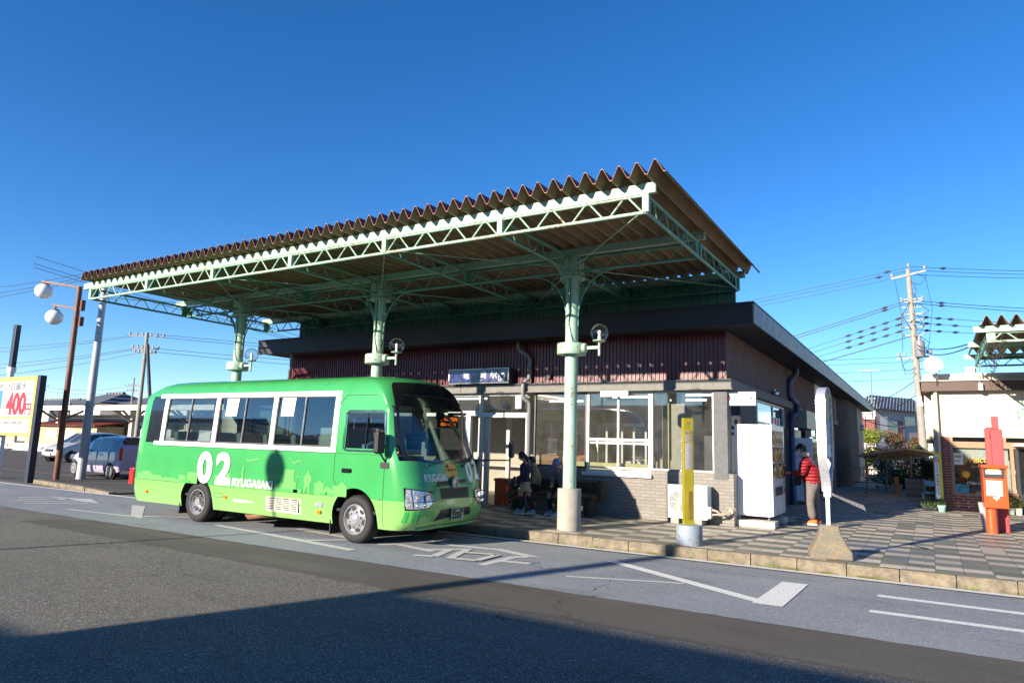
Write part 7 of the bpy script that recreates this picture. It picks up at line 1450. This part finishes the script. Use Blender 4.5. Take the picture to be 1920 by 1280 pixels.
B = [('pelvis', 'chest', 1), ('chest', 'upper', 1), ('upper', 'neck', 0), ('upper', 'shR', 1), ('shR', 'elR', 1), ('elR', 'wrR', 1), ('wrR', 'haR', 0), ('haR', 'h1', 0), ('haR', 'h2', 0), ('upper', 'shL', 1), ('shL', 'elL', 1), ('elL', 'wrL', 1), ('wrL', 'haL', 0), ('pelvis', 'hem', 2), ('hem', 'hiR', 0), ('hiR', 'knR', 0), ('knR', 'anR', 3), ('hem', 'hiL', 0), ('hiL', 'knL', 0), ('knL', 'anL', 3)]
figure(t, J, B, ['skin', 'navy_coat', 'skirt_beige', 'sock_black']); M_ = head(t, Vector(P(-.06, 0, 1.17)), .085, .1, R(-25), 'skin', None); hairm(t, M_, .085, True)
MB().lathe([(.11, .55), (.15, .46), (.145, .455), (.1, .54)], (ox+.03, oy, .15), 18).build('skirt', 'skirt_beige', t, smooth=60)
for k, y in (('knR', -.06), ('knL', .06)): q = J[k][0]; MB().cyl((q[0], q[1], q[2]-.02), (q[0], q[1], q[2]+.015), .054, n=14).build('sock_top', 'sock_red', t, smooth=40)
shoe(t, P(.03, -.06, 0), P(-.17, -.07, 0), .036, .07, 'shoe_blue'); shoe(t, P(.24, .06, .015), P(.04, .05, 0), .036, .07, 'shoe_blue')
tag(MB().obox(P(-.27, .13, .66), (.05, .03, .10), .3).build('pink_case', 'pink_thing', bevel=.008), 'small pink case held by the girl in navy', 'case')
# boy sitting in the tan coat and the one bent over in a lilac cap
def sitting(ox_, oy_, label, coat, yaw, headm, lean, cap):
    global ox, oy, P
    ox, oy = ox_, oy_; t = thing('person', (ox, oy, .15), label, 'person'); cy, sy = math.cos(yaw), math.sin(yaw)
    P = lambda x, y, z: (ox+x*cy-y*sy, oy+x*sy+y*cy, .15+z)
    J = {'pelvis': (P(.05, 0, .52), (.13, .13)), 'chest': (P(.03-lean*.4, 0, .75), (.145, .14)), 'upper': (P(.0-lean*.7, 0, .90), (.10, .12)), 'neck': (P(-.03-lean, 0, .98), .045), 'shR': (P(-lean*.7, -.16, .88), .06), 'elR': (P(-.03-lean*.7, -.21, .68), .052), 'wrR': (P(-.20, -.17, .56), .036), 'haR': (P(-.25, -.15, .54), .022), 'fR': (P(-.29, -.14, .53), .011), 'shL': (P(-lean*.7, .16, .88), .06), 'elL': (P(-.03-lean*.7, .21, .68), .052), 'wrL': (P(-.20, .15, .58), .036), 'haL': (P(-.25, .12, .56), .022), 'fL': (P(-.29, .11, .55), .011),
         'hiR': (P(.0, -.08, .47), .08), 'knR': (P(-.32, -.10, .45), .062), 'anR': (P(-.30, -.10, .09), .042), 'hiL': (P(.0, .08, .47), .08), 'knL': (P(-.32, .10, .45), .062), 'anL': (P(-.28, .11, .09), .042)}
    B = [('pelvis', 'chest', 1), ('chest', 'upper', 1), ('upper', 'neck', 0), ('upper', 'shR', 1), ('shR', 'elR', 1), ('elR', 'wrR', 1), ('wrR', 'haR', 0), ('haR', 'fR', 0), ('upper', 'shL', 1), ('shL', 'elL', 1), ('elL', 'wrL', 1), ('wrL', 'haL', 0), ('haL', 'fL', 0), ('pelvis', 'hiR', 2), ('hiR', 'knR', 2), ('knR', 'anR', 2), ('pelvis', 'hiL', 2), ('hiL', 'knL', 2), ('knL', 'anL', 2)]
    figure(t, J, B, ['skin_light', coat, 'trousers_dark']); M_ = head(t, Vector(P(-.07-lean*1.3, 0, 1.08-lean*.3)), .092, yaw, R(-20-lean*200), 'skin_light', None); hairm(t, M_, .092, False, headm)
    if cap:
        mb = MB(); src = MB().ball((0, 0, 0), .105, 18, sc=(.98, .86, 1.0)); mb.add(src.v, [f for f in src.f if all(src.v[i][2] > -.01 for i in f)]); mb.add([(-.07, -.06, .02), (-.07, .06, .02), (-.16, .04, .0), (-.16, -.04, 0)], [(0, 1, 2, 3)]); mb.xf(M_).build('cap', 'cap_lilac', t, smooth=50)
    a, b = P(-.26, -.10, 0), P(-.46, -.11, 0); shoe(t, a, b, .036, .07, 'shoe_blue'); a, b = P(-.24, .11, 0), P(-.44, .12, 0); shoe(t, a, b, .036, .07, 'shoe_blue'); return t
sitting(-7.20, 13.0, 'dark haired boy in tan coat sitting on the log bench behind the girl', 'coat_tan', R(30), 'hair', .04, False)
sitting(-6.56, 13.0, 'seated figure in lilac cap and grey jacket bent forward behind the canopy column', 'jacket_grey', R(75), 'hair', .12, True)
# bus driver
ox, oy = -7.70, BYC-.5; t = thing('person', (ox, oy, .9), 'bus driver in light blue jacket and black cap at the wheel', 'person'); P = lambda x, y, z: (ox-x, oy-y, .55+z)
J = {'pelvis': (P(.05, 0, .52), (.15, .15)), 'chest': (P(.03, 0, .78), (.17, .16)), 'upper': (P(.0, 0, .95), (.12, .14)), 'neck': (P(-.03, 0, 1.04), .05), 'shR': (P(0, -.19, .92), .07), 'elR': (P(-.10, -.23, .72), .055), 'wrR': (P(-.34, -.15, .80), .04), 'haR': (P(-.40, -.13, .82), .03), 'f1': (P(-.43, -.12, .84), .012), 'shL': (P(0, .19, .92), .07), 'elL': (P(-.10, .23, .72), .055), 'wrL': (P(-.34, .15, .80), .04), 'haL': (P(-.40, .13, .82), .03), 'f2': (P(-.43, .12, .84), .012), 'hiR': (P(0, -.1, .48), .09), 'knR': (P(-.38, -.12, .42), .07), 'hiL': (P(0, .1, .48), .09), 'knL': (P(-.38, .12, .42), .07)}
B = [('pelvis', 'chest', 1), ('chest', 'upper', 1), ('upper', 'neck', 0), ('upper', 'shR', 1), ('shR', 'elR', 1), ('elR', 'wrR', 1), ('wrR', 'haR', 0), ('haR', 'f1', 0), ('upper', 'shL', 1), ('shL', 'elL', 1), ('elL', 'wrL', 1), ('wrL', 'haL', 0), ('haL', 'f2', 0), ('pelvis', 'hiR', 2), ('hiR', 'knR', 2), ('pelvis', 'hiL', 2), ('hiL', 'knL', 2)]
figure(t, J, B, ['skin', 'shirt_blue', 'trousers_dark']); M_ = head(t, Vector(P(-.05, 0, 1.19)), .105, math.pi, R(-5), 'skin', None); hairm(t, M_, .105)
mb = MB(); src = MB().ball((0, 0, 0), .12, 18, sc=(1.0, .88, .95)); mb.add(src.v, [f for f in src.f if all(src.v[i][2] > .03 for i in f)]); mb.add([(-.08, -.07, .04), (-.08, .07, .04), (-.18, .04, .02), (-.18, -.04, .02)], [(0, 1, 2, 3)]); mb.xf(M_).build('cap', 'cap_black', t, smooth=50)
